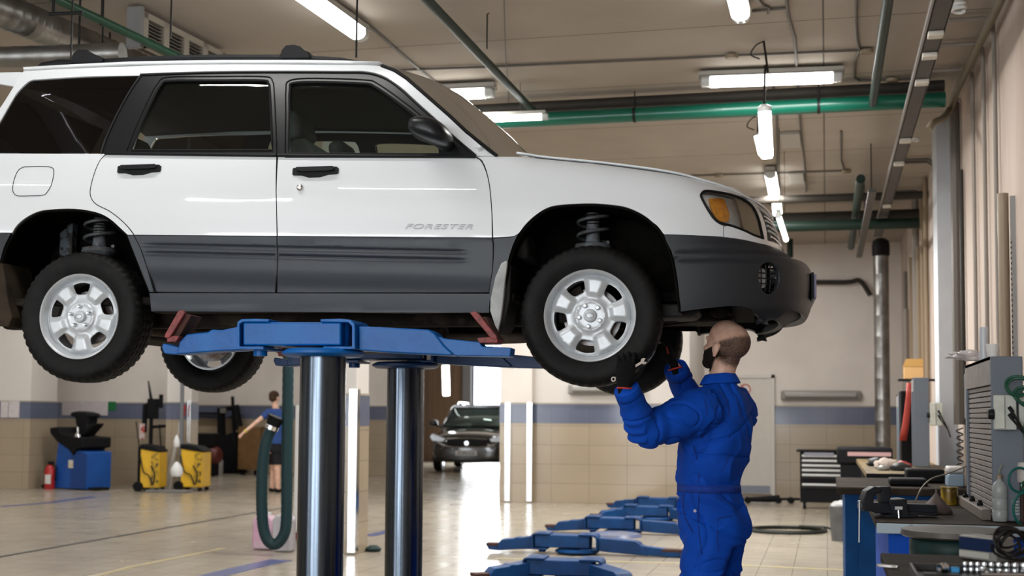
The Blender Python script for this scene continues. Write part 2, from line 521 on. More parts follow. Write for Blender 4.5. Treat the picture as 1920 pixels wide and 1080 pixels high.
bumper_l = PL([(1244, 440, C), (1303, 442), (1357, 446), (1398, 452), (1431, 461), (1446, 467), (1470, 479), (1480, 487, C), (SMX, 0.60, 'r'), (SMX, 0.36, 'r'), (1472, 579, C), (1460, 590), (1442, 597), (1423, 602, C), (1419, 593), (1412, 584), (1401, 577), (1376, 574), (1345, 576), (1303, 581), (1275, 585, C), (1273, 560), (1267, 510), (1257, 470)])
nose_white_l = PL([(1357, 424, C), (1371, 423), (1395, 433), (1414, 442), (1432, 449, C), (SMX, 0.70, 'r'), (SMX, 0.63, 'r'), (1446, 466, C), (1431, 460), (1398, 451), (1357, 445, C)])
headlight_l = PL([(1317, 361), (1326, 358), (1351, 361), (1378, 367), (1398, 376), (1413, 390), (1424, 416), (1431, 447, C), (1414, 441), (1395, 432), (1370, 423), (1351, 418), (1339, 409), (1326, 390), (1315, 370)])
qglass_l = PL([(-33, 286, C), (-30, 272), (-11, 246), (13, 204), (32, 177), (48, 160), (60, 152), (79, 150), (163, 145), (264, 142, C), (240, 178), (216, 223), (200, 259), (188, 287, C)])
cab_l = PL([(200, 288, C), (190, 288, C), (201, 259), (217, 223), (241, 178), (264, 142, C), (400, 137), (513, 136), (640, 137), (687, 138), (720, 147), (750, 167), (783, 197), (820, 230), (853, 260), (892, 294, C)])
rwin_l = PL([(246, 282, C), (262, 240), (285, 190), (302, 160), (318, 152), (400, 151), (490, 151), (503, 156), (506, 170), (509, 230), (511, 282, C)])
fwin_l = PL([(542, 288, C), (543, 220), (543.5, 168), (550, 156), (600, 154), (682, 157), (703, 163), (745, 192), (792, 230), (850, 290, C)])
# rear and front bodywork round the corners, given directly as (s, z)
hidden_front_s = SX0 + 0.66 * WRAP
# ---------------------------------------------------------------- body panels
body_side = panel('body_side', side_l, paint, thick=0.02)
front_door = panel('front_door', front_door_l, paint, thick=0.02)
rear_door = panel('rear_door', rear_door_l, paint, thick=0.02)
fender = panel('front_fender', fender_l, paint, thick=0.015, step=0.03)
RIBC = (-0.455, -0.495)
rib_pts = [(s_ * 0.03, ZB(s_ * 0.03) + c + d) for s_ in range(-36, 27) for c in RIBC for d in (-0.016, -0.009, -0.0045, 0, 0.0045, 0.009, 0.016)]
rib_pts += [(s_ * 0.03, ZB(s_ * 0.03) + h) for s_ in range(-36, 27) for h in (-0.37, -0.378, -0.385, -0.392, -0.40, -0.55, -0.575, -0.60, -0.625, -0.65, -0.68)]
def rib_keep(p):
    h = p.y - ZB(p.x); return abs(h + 0.475) > 0.042 and abs(h + 0.385) > 0.022 and abs(h + 0.615) > 0.075
def ribs(s, z):
    # pressed lines of the plastic lower doors
    h = z - ZB(s); r = 0
    for c in (-0.455, -0.495):
        r -= 0.007 * math.exp(-((h - c) / 0.009) ** 2)
    k = sst(-1.0, -0.85, s) * (1 - sst(0.62, 0.72, s))
    r = r * k
    r -= 0.016 * sst(-0.55, -0.66, h) * (1)
    r += 0.004 * math.exp(-((h + 0.385) / 0.01) ** 2)
    return r + 0.006
panel('lower_door_cladding', rear_clad_l, clad, thick=0.02, step=0.03, extra=rib_pts, keep=rib_keep, par=rear_door, fn=ribs, angle=60, label='slate grey lower panel of the rear door')
panel('lower_door_cladding', front_clad_l, clad, thick=0.02, step=0.03, extra=rib_pts, keep=rib_keep, par=front_door, fn=ribs, angle=60, label='slate grey lower panel of the front door')
panel('wheel_arch_trim', rear_sliver_l, clad, thick=0.02, step=0.03, fn=lambda s, z: 0.006)
panel('wheel_arch_trim', fender_low_l, clad, thick=0.02, step=0.02, fn=lambda s, z: 0.006)
panel('sill', sill_l, clad, off=0.008, thick=0.05, step=0.02, gap=0.002, fn=lambda s, z: 0.008 * math.sin(max(0, min(1, (z - ZB(s) + 0.84) / 0.1)) * PI))
panel('rear_bumper_corner', rear_strip_l, bumpm, off=0.008, thick=0.02, step=0.03)
# front bumper : near part traced, carried on to the middle of the car
def brib(s, z):
    r = 0
    for c in (0.615, 0.575):
        r -= 0.006 * math.exp(-((z - c) / 0.008) ** 2)
    return r * sst(1.5, 1.58, s) * (1 - sst(1.95, 2.1, s)) + 0.012
fog_c = inv(1441, 522)
fog_hole = [(fog_c[0] + (0.062 * math.cos(a)) * (1 + 0.1 * math.sin(a)), fog_c[1] + 0.078 * math.sin(a)) for a in [2 * PI * i / 28 for i in range(28)]]
panel('front_bumper', bumper_l, bumpm, thick=0.03, step=0.02, holes=[fog_hole], fn=brib, gap=0.002, angle=45)
panel('nose_panel', nose_white_l, paint, thick=0.015, step=0.02)
SW = inv(1398, 376)[0]
panel('headlight_side_trim', PL([(1404, 368, C), (1419, 385), (1430, 408), (1437, 432), (1441, 462, C), (1432, 448, C), (1425, 417), (1414, 391), (1399, 376, C)]), paint, thick=0.012, step=0.02, gap=0.0)
grille_l = [(2.15, 0.70), (SMX, 0.70), (SMX, 0.845), (2.17, 0.845)]
gr = panel('grille', grille_l, blackm, off=-0.03, thick=0.01, step=0.04, gap=0)
for k in range(5):
    z = 0.72 + k * 0.026
    strip_on('grille_bar', [(2.17 + i * 0.033, z) for i in range(11)], 0.006, chrome if k in (0, 4) else silver, gr, off=-0.012)
# skirt under the bumper
def air(s, z): return -0.02
panel('air_dam', [(1.96, 0.33), (2.05, 0.315), (SMX, 0.315), (SMX, 0.375), (2.1, 0.375), (2.0, 0.35)], blackm, off=-0.02, thick=0.02, step=0.05, gap=0)
def loft(name, rows, m, solid=0.006, par=None, angle=60, label=None, flip=False):
    """rows: list of point lists"""
    V = [tuple(p) for r in rows for p in r]; w = len(rows[0]); F = []
    for i in range(len(rows) - 1):
        for j in range(w - 1):
            f = (i * w + j, i * w + j + 1, (i + 1) * w + j + 1, (i + 1) * w + j)
            F.append(f[::-1] if flip else f)
    return obj(name, (V, F), m, par or car, solid=solid, angle=angle, label=label)
def crown(pr, c, h, n=24, ex=2.0):
    """cross row from the right edge point pr through the middle profile point to its mirror"""
    row = []
    for k in range(n + 1):
        u = -1 + 2 * k / n; w = 1 - abs(u) ** ex
        row.append(Vector((pr.x + (c.x - pr.x) * w, pr.y * -u, pr.z + (c.z - pr.z) * w)))
    return row
# bonnet
rows = []
ss = [0.90 + i * 0.05 for i in range(14)] + [1.6 + i * 0.05 for i in range(17)]
for s in ss:
    s = min(s, SMX - 0.02)
    x0 = S(s, 0.9).x
    zt = lin(x0, ZT) + 0.004
    if s > 2.1: zt = lin(S(2.1, 0.9).x, ZT) - 0.035 * ((s - 2.1) / 0.38) ** 1.0
    p = S(s, zt); xm = min(x0 + 0.0, 2.10)
    rows.append(crown(p, Vector((p.x + 0.03 * (1 - sst(2.1, 2.5, s)), 0, p.z + 0.035 * abs(p.y / 0.8))), 0))
loft('bonnet', rows, paint, 0.01, flip=False)
panel('bonnet_lip', [(2.10, 0.85), (SMX, 0.85), (SMX, 0.888), (2.10, 0.905)], paint, thick=0.012, step=0.04, gap=0)
# roof
RE = [(44, 133), (133, 128), (240, 123), (333, 121), (420, 120), (500, 120), (570, 120), (640, 121), (710, 123)]
re_ = [inv(*p) for p in RE]
rows = []
for (s, z) in re_:
    p = S(s, z); rows.append(crown(p, Vector((p.x, 0, p.z + 0.055)), 0, ex=2.4))
loft('roof', rows, paint, 0.02)
# windscreen
edge = [inv(*p) for p in [(714, 124), (738, 133), (761, 148), (801, 183), (841, 218), (874, 249), (908, 278), (930, 293)]]
rows = []
for i, (s, z) in enumerate(edge):
    p = S(s, z, -0.004); t = i / (len(edge) - 1)
    rows.append(crown(p, Vector((p.x + 0.07 + 0.12 * math.sin(PI * min(1, t * 0.62 + 0.12)), 0, p.z + 0.045 * (1 - t) + 0.01)), 0, ex=2.4))
wsrows = rows
loft('windscreen', rows, g_shield, 0.0)
bm = BM(); tube(bm, [r[0] + Vector((0.004, -0.004, 0.004)) for r in rows], 0.009, 8)
obj('windscreen_seal', bm, seal, car)
bm = BM(); tube(bm, [r[-1] + Vector((0.004, 0.004, 0.004)) for r in rows], 0.009, 8)
obj('windscreen_seal', bm, seal, car)
# cowl between screen and bonnet
a = rows[-1]; b = [Vector((p.x + 0.02, p.y, p.z - 0.03)) for p in a]
c = crown(Vector((0.97, -0.72, 1.075)), Vector((1.10, 0, 1.10)), 0)
loft('cowl', [[q + Vector((-.03, 0, -.01)) for q in a], b, c], blackm, 0.006)
for y0, y1 in ((-0.60, 0.02), (0.02, 0.62)):
    wi = tube(BM(), [Vector((1.01, y0, 1.10)), Vector((1.045, (y0 + y1) / 2, 1.135)), Vector((1.03, y1, 1.115))], [0.010, 0.008, 0.006], 6)
    w_ = obj('wiper', wi, blackm, car)
    cyl(BM(), (0, 0, 0), (0, 0, 1), 1)
    pv = obj('wiper_pivot', lathe(BM(), [(0.0, 0.03), (0.014, 0.026), (0.018, 0.0), (0.018, -0.01), (0, -0.01)], 14, Matrix.Translation((1.01, y0, 1.09))), blackm, w_)
# tailgate and rear
rows = []
zs = [0.42, 0.5, 0.6, 0.7, 0.8, 0.95, 1.1, 1.16, 1.3, 1.45, 1.55, 1.60]
for z in zs:
    rows.append([S(SXR - t, z) for t in (0.60, 0.68, 0.76, 0.85, 0.95)] + [Vector((p.x, -p.y, p.z)) for p in (S(SXR - t, z) for t in (0.85, 0.76, 0.68, 0.60))])
loft('tailgate', rows[1:8], paint, 0.02, flip=True)
loft('tailgate_window', rows[7:], g_dark, 0.0, flip=True)
loft('rear_bumper', [[p * 1.0 + Vector((-0.03, 0, 0)) for p in r] for r in rows[:5]], bumpm, 0.03, flip=True)
sp = BM()
pr = [(-1.775, 1.652), (-1.80, 1.668), (-1.98, 1.672), (-2.04, 1.640), (-1.97, 1.615), (-1.80, 1.58), (-1.79, 1.60)]
for sgn in (1,):
    n = 17; ringsv = []
    for k in range(n):
        y = -0.625 + 1.25 * k / (n - 1); e = 1 - (abs(y) / 0.625) ** 4
        ringsv.append([sp.verts.new((x, y, z + 0.045 * (1 - (y / 0.64) ** 2) - 0.012 * (1 - e))) for x, z in pr])
    for i in range(n - 1):
        for k in range(len(pr)): sp.faces.new((ringsv[i][k], ringsv[i][(k + 1) % len(pr)], ringsv[i + 1][(k + 1) % len(pr)], ringsv[i + 1][k]))
    sp.faces.new(ringsv[0][::-1]); sp.faces.new(ringsv[-1])
obj('roof_spoiler', sp, paint, car, bevel=0.006)
panel('tail_light', [(-2.02, 0.80), (-2.30, 0.80), (-2.30, 1.12), (-2.06, 1.12)], mat('tail lamp red', (0.4, 0.01, 0.01), rough=0.15), off=0.004, thick=0.02, step=0.05)
# side glass and black frames
qg = panel('quarter_window', qglass_l, g_dark, off=-0.002, thick=0.0, gap=0.0, step=0.06)
panel('window_frame', cab_l, blackp, off=0.001, thick=0.018, holes=[rwin_l, fwin_l], step=0.03, gap=0.0, label='black frame around the door windows')
panel('door_window', rwin_l, g_clear, off=-0.012, thick=0.0, gap=-0.004, step=0.06, par=rear_door)
panel('door_window', fwin_l, g_clear, off=-0.012, thick=0.0, gap=-0.004, step=0.06, par=front_door)
for l_ in (rwin_l, fwin_l):
    strip_on('window_seal', l_, 0.006, seal, car, off=0.001, closed=True, n=6)
strip_on('window_seal', inset(rwin_l, -0.022), 0.003, seal, car, off=0.003, closed=True, n=6)
strip_on('window_seal', inset(fwin_l, -0.020), 0.003, seal, car, off=0.003, closed=True, n=6)
strip_on('belt_moulding', line_px([(198, 288), (340, 290), (519, 292)]), 0.009, blackm, car, off=0.006)
strip_on('belt_moulding', line_px([(521, 292), (700, 293.5), (892, 294.5)]), 0.009, blackm, car, off=0.006)
strip_on('drip_moulding', line_px([(264, 141), (330, 138.5), (400, 136.5), (513, 135.5), (640, 136), (687, 137), (720, 146), (750, 166), (783, 196), (820, 229), (853, 259), (892, 293)]), 0.006, blackp, car, off=0.005)
strip_on('pillar_highlight_moulding', line_px([(264, 143), (240, 179), (216, 224), (200, 260), (191, 287)]), 0.006, blackp, car, off=0.004)
strip_on('window_divider', line_px([(300, 156), (276, 205), (258, 250), (248, 283)]), 0.005, mat('dull trim', (0.10, 0.105, 0.10), rough=0.4), rear_door, off=-0.004)
# dark pillar covers behind the frame joints, shut lines round the doors
strip_on('shut_line', line_px([(519.5, 293), (518, 370), (519.5, 443), (520, 495), (516, 549)]), 0.004, seal, car, off=-0.003)
strip_on('shut_line', line_px([(893, 295), (903, 303), (912, 323), (918, 350), (922, 395), (923, 446), (925, 462), (924, 503), (917, 549)]), 0.004, seal, car, off=-0.003)
strip_on('shut_line', line_px([(199, 289), (187, 302), (176, 328), (169, 358), (172, 373), (182, 384), (207, 397), (233, 418), (252, 441), (264, 465), (277, 503), (290, 548)]), 0.004, seal, car, off=-0.003)
strip_on('fuel_flap_line', line_px([(45, 313), (70, 312), (93, 313), (101, 320), (97, 345), (88, 361), (80, 366), (56, 367), (33, 367), (25, 360), (24, 350), (29, 330), (36, 318), (45, 313)], 6), 0.0018, seal, car, off=0.001, sides=(0,))
# door handles
for (x0, x1, yc, dr) in ((221, 302, 319, rear_door), (549, 635, 323, front_door)):
    for sd in (0, 1):
        s0, z0 = inv(x0, yc); s1, _ = inv(x1, yc)
        def lp(pts): return [(s0 + (s1 - s0) * a, z0 + b) for a, b in pts]
        base = lp([(0, 0.014), (0.02, 0.02), (0.95, 0.02), (1, 0.012), (1, -0.012), (0.96, -0.017), (0.78, -0.019), (0.6, -0.030), (0.36, -0.030), (0.2, -0.019), (0.02, -0.017), (0, -0.012)])
        h_ = panel('door_handle', base, blackm, off=0.006, thick=0.02, step=0.02, gap=0, par=dr, sides=(sd,))[0]
        grip = lp([(0.10, 0.017), (0.9, 0.017), (0.92, 0.0), (0.78, -0.004), (0.22, -0.004), (0.10, 0.002)])
        panel('grip', grip, blackp, off=0.024, thick=0.016, step=0.02, gap=0, par=[h_, h_], sides=(sd,))
ls, lz = inv(563, 352)
lk = lathe(BM(), [(0, 0.012), (0.009, 0.012), (0.011, 0.010), (0.016, 0.008), (0.018, 0.0), (0.018, -0.006)][::-1], 20, Matrix.Translation(S(ls, lz)) @ Matrix.Rotation(R_(90), 4, 'X'))
obj('door_lock', lk, chrome, front_door[0])
# raised model name on the front door: F O R E S T E R, drawn as slanted outlines
fc = bpy.data.curves.new('lettering', 'FONT'); fc.body = 'FORESTER'; fc.size = 0.040; fc.shear = 0.35; fc.space_character = 1.12
fo = bpy.data.objects.new('lettering', fc); COL.objects.link(fo)
dg = bpy.context.evaluated_depsgraph_get(); fm = bpy.data.meshes.new_from_object(fo.evaluated_get(dg))
xs = [v.co.x for v in fm.vertices]; ys = [v.co.y for v in fm.vertices]
sA, zA = inv(760, 429); sB, zB = inv(887, 430); _, zC = inv(760, 420)
fw = (sB - sA) / (max(xs) - min(xs)); fh = (zC - zA) / (max(ys) - min(ys))
def letter_obj(name, grow, off, m):
    from collections import defaultdict
    ec = defaultdict(int)
    for p in fm.polygons:
        for e in p.edge_keys: ec[e] += 1
    V = []; x0, y0 = min(xs), min(ys)
    for v in fm.vertices: V.append(((v.co.x - x0) * fw + sA, (v.co.y - y0) * fh + zA + (zB - zA) * (v.co.x - x0) * fw / (sB - sA)))
    bm = BM()
    adj = defaultdict(list)
    for (a, b), k in ec.items():
        if k == 1: adj[a].append(b); adj[b].append(a)
    seen = set()
    if grow:
        for a in list(adj):
            if a in seen: continue
            loop = [a]; seen.add(a); cur = a
            while True:
                nx = [q for q in adj[cur] if q not in seen]
                if not nx: break
                cur = nx[0]; seen.add(cur); loop.append(cur)
            if len(loop) > 2: tube(bm, [S(*V[i], off) for i in loop], grow, 4, closed=True)
    else:
        vv = [bm.verts.new(S(*q, off)) for q in V]
        for p in fm.polygons:
            try: bm.faces.new([vv[i] for i in p.vertices])
            except ValueError: pass
    return bm
lt = obj('model_lettering', letter_obj('l', 0.0009, 0.0012, None), mat('letter edge', (0.16, 0.17, 0.18), rough=0.4), front_door[0], label='outlined slanted capitals on the door')
obj('letter_faces', letter_obj('l', 0, 0.0015, None), mat('letter face', (0.72, 0.74, 0.76), rough=0.3), lt)
bpy.data.objects.remove(fo); bpy.data.meshes.remove(fm)
# mirror : shell traced on a plane outside the door, then given depth
def mirror(sd):
    sail = panel('mirror_mount', PL([(812, 250, C), (830, 243), (846, 256), (860, 270), (880, 293, C), (824, 293, C), (822, 278)]), blackm, off=0.01, thick=0.02, step=0.03, gap=0, sides=(sd,))[0]
    v = 0.945
    out = [(768, 232), (775, 222), (800, 220), (822, 226), (838, 240), (845, 258), (838, 272), (815, 270), (790, 262), (774, 254), (767, 243)]
    q = [Vector(car_px(*p, v=v)) for p in out]; q = crom(q, 3, True)
    c = sum(q, Vector((0, 0))) / len(q)
    bm = BM(); rings = []
    prof = [(0.985, -0.085), (1.0, -0.06), (1.0, 0.0), (0.93, 0.05), (0.78, 0.075), (0.5, 0.09), (0.2, 0.095)]
    for k, d in prof:
        rings.append([bm.verts.new((c.x + (p.x - c.x) * k, -(v + d), c.y + (p.y - c.y) * k)) for p in q])
    for a, b in zip(rings, rings[1:]):
        for i in range(len(q)): bm.faces.new((a[i], a[(i + 1) % len(q)], b[(i + 1) % len(q)], b[i]))
    bm.faces.new(rings[0][::-1]); bm.faces.new(rings[-1])
    if sd: bmesh.ops.scale(bm, vec=(1, -1, 1), verts=bm.verts); bmesh.ops.reverse_faces(bm, faces=bm.faces)
    bmesh.ops.recalc_face_normals(bm, faces=bm.faces)
    h = obj('mirror_housing', bm, blackp, sail, sub=1, angle=180)
    y = -1 if sd == 0 else 1
    a = car_px(832, 272, 0.86)
    bm = BM(); tube(bm, [Vector((a[0] + 0.02, y * 0.83, a[1])), Vector((a[0] - 0.0, y * 0.88, a[1] + 0.005)), Vector((a[0] - 0.04, y * 0.93, a[1] + 0.03))], [0.030, 0.034, 0.03], 10)
    obj('mirror_arm', bm, blackm, sail)
    g = BM(); gx = c.x - 0.0
for sd in (0, 1): mirror(sd)
# roof rails
rl_out = [(63, 131), (80, 118), (110, 113), (160, 114), (240, 109), (333, 105), (420, 104), (500, 104), (560, 105), (600, 107), (640, 110), (675, 115), (703, 121)]
for sd in (0, 1):
    y = -0.60 if sd == 0 else 0.60
    P = [car_px(*p, v=0.60) for p in rl_out]
    bm = BM()
    tube(bm, [Vector((x, y, z - 0.012)) for x, z in P], [0.010, 0.016] + [0.017] * (len(P) - 4) + [0.014, 0.009], 8)
    rr = obj('roof_rail', bm, blackm, car)
    b2 = [car_px(*p, v=0.60) for p in [(133, 126), (240, 120), (333, 118), (420, 117), (500, 117), (570, 117), (600, 118)]]
    bm = BM(); tube(bm, [Vector((x, y, z - 0.004)) for x, z in b2], 0.015, 6)
    obj('rail_base', bm, blackm, rr)
    for pts in ([(138, 116), (143, 103), (152, 96), (168, 96), (176, 102), (192, 108), (200, 112), (196, 120), (138, 122)],
                [(528, 110), (533, 96), (540, 88), (556, 87), (566, 90), (574, 97), (584, 101), (586, 112), (528, 113)]):
        q = [car_px(*p, v=0.60) for p in pts]
        obj('crossbar_foot', prism(BM(), q, y - 0.035, y + 0.035, axis='y'), blackm, rr, bevel=0.006)
for px_ in (158, 550):
    x, z = car_px(px_, 101, 0.6)
    bm = BM(); tube(bm, [Vector((x, -0.60, z)), Vector((x, -0.3, z + 0.012)), Vector((x, 0.3, z + 0.012)), Vector((x, 0.60, z))], 0.014, 8)
    obj('roof_crossbar', bm, blackm, car)
# ---------------------------------------------------------------- headlights
amber = mat('amber lens', (1.0, 0.42, 0.015), rough=0.2, coat=1, emit=(1.0, 0.35, 0.02), emit_s=0.0, noise_amt=0.25, noise_scale=60)
refl = mat('lamp reflector', (0.93, 0.94, 0.95), rough=0.35, metal=0.0)
lensd = mat('dulled lamp lens', (0.72, 0.66, 0.52), rough=0.5, spec=0.4)
ribm = mat('fluted lens', (0.75, 0.77, 0.80), rough=0.2, coat=1)
hl = panel('headlight', headlight_l, refl, off=-0.022, thick=0.01, step=0.03, gap=0)
strip_on('headlight_rim', headlight_l, 0.006, seal, hl, off=0.0, closed=True, n=6)
panel('indicator_lens', PL([(1330, 371, C), (1356, 371), (1362, 380), (1369, 402), (1367, 415, C), (1352, 414), (1342, 405), (1334, 388)]), amber, off=-0.006, thick=0.014, step=0.02, gap=0, par=hl)
# flutes
for i in range(9):
    x0 = 1354 + i * 3.6
    strip_on('lens_flute', [inv(x0, 371 + max(0, (x0 - 1370)) * 0.25), inv(x0 + 6, 390 + i * 0.8), inv(x0 + 16, 419 + i * 1.4)], 0.0016, ribm, hl, off=-0.018, n=5)
panel('lens_panel', PL([(1379, 369, C), (1398, 378), (1412, 392), (1422, 416), (1429, 445, C), (1414, 439), (1396, 431, C), (1390, 400)]), lensd, off=-0.006, thick=0.02, step=0.02, gap=0, par=hl, label='dulled yellowish front lens panel')
panel('headlight_lens', headlight_l, glass_mat('lamp cover glass', (0.96, 0.96, 0.95), 0.6), off=-0.001, thick=0.0, step=0.03, gap=0.003, par=hl)
# fog lamp recess with barred lamp
fg = panel('fog_lamp', fog_hole, blackm, off=-0.055, thick=0.01, step=0.03, gap=-0.012)
panel('lamp_lens', [(fog_c[0] - 0.035 + 0.055 * math.cos(a), fog_c[1] + 0.062 * math.sin(a)) for a in [2 * PI * i / 20 for i in range(20)]], mat('fog lens', (0.6, 0.62, 0.64), rough=0.25), off=-0.035, thick=0.01, step=0.02, gap=0, par=fg)
for k in (-2, -1, 0, 1, 2):
    strip_on('lamp_bar', [(fog_c[0] + d, fog_c[1] + k * 0.024) for d in (-0.055, -0.02, 0.02, 0.05)], 0.0032, blackm, fg, off=-0.012, n=5)
for k in (-0.03, -0.005, 0.02):
    strip_on('lamp_bar', [(fog_c[0] + k, fog_c[1] + d) for d in (-0.062, -0.02, 0.02, 0.062)], 0.0032, blackm, fg, off=-0.012, n=5)
strip_on('lamp_surround', fog_hole, 0.008, bumpm, fg, off=0.004, closed=True)
# number plate on its holder, seen edge-on
np_ = boxm((0, 0, 0), (0.012, 0.52, 0.115), Matrix.Translation((2.292, -0.08, 0.50)))
npo = obj('number_plate', np_, mat('plate lilac', (0.28, 0.26, 0.45), rough=0.4), car, bevel=0.003, label='lilac-toned front number plate')
obj('plate_holder', boxm((0, 0, 0), (0.012, 0.54, 0.13), Matrix.Translation((2.280, -0.08, 0.50))), blackm, npo)
# ---------------------------------------------------------------- wheels
TR = 0.328; RR = 0.208
def wheel_mesh():
    # tyre (axis y, outer face towards -y)
    bm = BM(); n = 150
    prof = [(0.206, -0.074), (0.212, -0.084), (0.225, -0.090), (0.245, -0.097), (0.265, -0.101), (0.285, -0.101), (0.300, -0.097), (0.312, -0.090), (0.320, -0.080),
            (0.3265, -0.066), (0.3268, -0.045), (0.320, -0.0445), (0.320, -0.037), (0.328, -0.0365), (0.3285, -0.012), (0.321, -0.0115), (0.321, -0.004), (0.3285, -0.0035),
            (0.3285, 0.022), (0.321, 0.0225), (0.321, 0.030), (0.328, 0.0305), (0.3265, 0.066), (0.318, 0.082), (0.30, 0.097), (0.27, 0.102), (0.23, 0.094), (0.206, 0.078), (0.20, 0.0), ]
    rings = []
    for i, (r, h) in enumerate(prof):
        ring = []
        for k in range(n):
            a = 2 * PI * k / n; rr = r
            blk = (k % 3 == 0)
            if r > 0.31 and blk and abs(h) > 0.045: rr -= 0.0065
            elif r > 0.325 and ((k + 1) % 3 == 0) and abs(h) < 0.045: rr -= 0.004
            ring.append(bm.verts.new((rr * math.cos(a), h, rr * math.sin(a))))
        rings.append(ring)
    K = len(rings)
    for i in range(K):
        a, b = rings[i], rings[(i + 1) % K]
        for k in range(n): bm.faces.new((a[k], b[k], b[(k + 1) % n], a[(k + 1) % n]))
    bmesh.ops.recalc_face_normals(bm, faces=bm.faces)
    return bm
def rim_depth(r, th):
    """outward relief of the pressed wheel face; th measured so that the openings sit at 0, 72 ..."""
    a = ((th / (2 * PI) * 5 + 0.5) % 1.0 - 0.5) * 72       # degrees from the nearest opening
    base = lin(r, [(0, 0.006), (0.055, 0.006), (0.068, 0.010), (0.074, 0.002), (0.10, -0.006), (0.17, -0.008), (0.186, -0.014)])
    k = sst(14, 27, abs(a)) * sst(0.078, 0.115, r) * (1 - sst(0.168, 0.184, r))
    return base + 0.020 * k
def rim_meshes():
    holes = []
    for k in range(5):
        c = 2 * PI * k / 5; h = []
        cor = [(0.118, -12.5), (0.113, 0), (0.118, 12.5), (0.140, 15.5), (0.163, 15.5), (0.170, 12.5), (0.173, 0), (0.170, -12.5), (0.163, -15.5), (0.140, -15.5)]
        cp = [(r * math.cos(c + R_(a)), r * math.sin(c + R_(a))) for r, a in cor]
        holes.append([tuple(v) for v in crom(cp, 3, True)])
    out = [(0.187 * math.cos(2 * PI * i / 90), 0.187 * math.sin(2 * PI * i / 90)) for i in range(90)]
    vs, fs = fill2d([out] + holes, 0.0058)
    V = [(v.x, -rim_depth(v.length, math.atan2(v.y, v.x)), v.y) for v in vs]
    a, b, c = (Vector(V[i]) for i in fs[0][:3])
    if (b - a).cross(c - a).y > 0: fs = [f[::-1] for f in fs]
    bm = BM()
    lathe(bm, [(0.183, 0.040), (0.186, 0.006), (0.190, 0.004), (0.193, -0.012), (0.2005, -0.026), (0.206, -0.036), (0.212, -0.039), (0.2145, -0.034), (0.213, -0.026),
               (0.203, -0.012), (0.196, 0.02), (0.19, 0.12), (0.18, 0.12), (0.178, 0.06)], 90, axis='y', closed=True)
    bmesh.ops.recalc_face_normals(bm, faces=bm.faces)
    return (V, fs), bm
_wt = wheel_mesh(); _face, _lip = rim_meshes()
hubgrey = mat('brake disc steel', (0.30, 0.30, 0.31), rough=0.45, metal=0.7, col2=(0.12, 0.08, 0.06), noise_scale=20)
dark_hole = mat('inner wheel dark', (0.02, 0.018, 0.016), rough=0.8)
protos = {}
def make_wheel(name, x, z, rot, near=True, face_out=-1):
    w = bpy.data.objects.new(name, None); COL.objects.link(w); w.parent = car
    w.empty_display_size = 0.1
    yc = (HALF - 0.106) * (-1 if near else 1)
    w.location = (x, yc, z); w.rotation_euler = (0, 0, 0 if near else PI)
    def add(nm, key, mk, m, **k):
        if key in protos:
            o = protos[key].copy(); COL.objects.link(o)
        else:
            o = obj(nm, mk(), m, w, **k); protos[key] = o
        o.name = nm; o.parent = w
        return o
    add('tyre', 'tyre', lambda: _wt, rubber, angle=30)
    Rm = Matrix.Rotation(-rot, 4, 'Y')
    f = add('rim_face', 'face', lambda: _face, silver, angle=50, solid=0.004)
    f.matrix_local = Matrix.Translation((0, -0.062, 0)) @ Rm
    add('rim_lip', 'lip', lambda: _lip, silver, angle=40).matrix_local = Matrix.Translation((0, -0.052, 0))
    def nuts(k):
        a = 2 * PI * k / 5
        b = BM(); lathe(b, [(0.0, -0.026), (0.0055, -0.0255), (0.0085, -0.021), (0.0088, -0.008), (0.0115, -0.005), (0.0125, 0.002)], 14, axis='y')
        return b
    for k in range(5):
        a = 2 * PI * k / 5 + rot
        o = add('wheel_nut', 'nut', lambda: nuts(0), chrome, angle=40)
        o.matrix_local = Matrix.Translation((0.051 * math.cos(a), -0.067, 0.051 * math.sin(a)))
    add('centre_cap', 'cap', lambda: lathe(BM(), [(0, -0.022), (0.022, -0.022), (0.028, -0.018), (0.031, -0.006), (0.031, 0.004)], 32, axis='y'), silver, angle=40).matrix_local = Matrix.Translation((0, -0.068, 0))
    add('cap_emblem', 'embl', lambda: lathe(BM(), [(0.017, -0.0008), (0.0185, -0.0016), (0.020, -0.0008)], 28, axis='y', closed=True), steel).matrix_local = Matrix.Translation((0, -0.0905, 0)) @ Matrix.Diagonal((1, 1, 0.62, 1))
    add('brake_disc', 'disc', lambda: lathe(BM(), [(0.0, -0.012), (0.07, -0.012), (0.072, 0.0), (0.135, 0.0), (0.135, 0.022), (0, 0.022)], 48, axis='y'), hubgrey, angle=30).matrix_local = Matrix.Translation((0, 0.01, 0))
    add('brake_caliper', 'cal', lambda: prism(BM(), [(0.08 * math.cos(R_(a)), 0.08 * math.sin(R_(a))) for a in range(110, 200, 10)] + [(0.155 * math.cos(R_(a)), 0.155 * math.sin(R_(a))) for a in range(190, 100, -10)], -0.02, 0.05, axis='y'), under, bevel=0.004)
    return w
FX, FZ = car_px(1105, 591, 0.86); RX, RZ = car_px(145, 593, 0.86)
make_wheel('front_wheel', FX, FZ, R_(45)); make_wheel('rear_wheel', RX, RZ, R_(92))
make_wheel('front_wheel', FX + 0.0, FZ - 0.015, R_(20), near=False); make_wheel('rear_wheel', RX + 0.0, RZ - 0.02, R_(60), near=False)
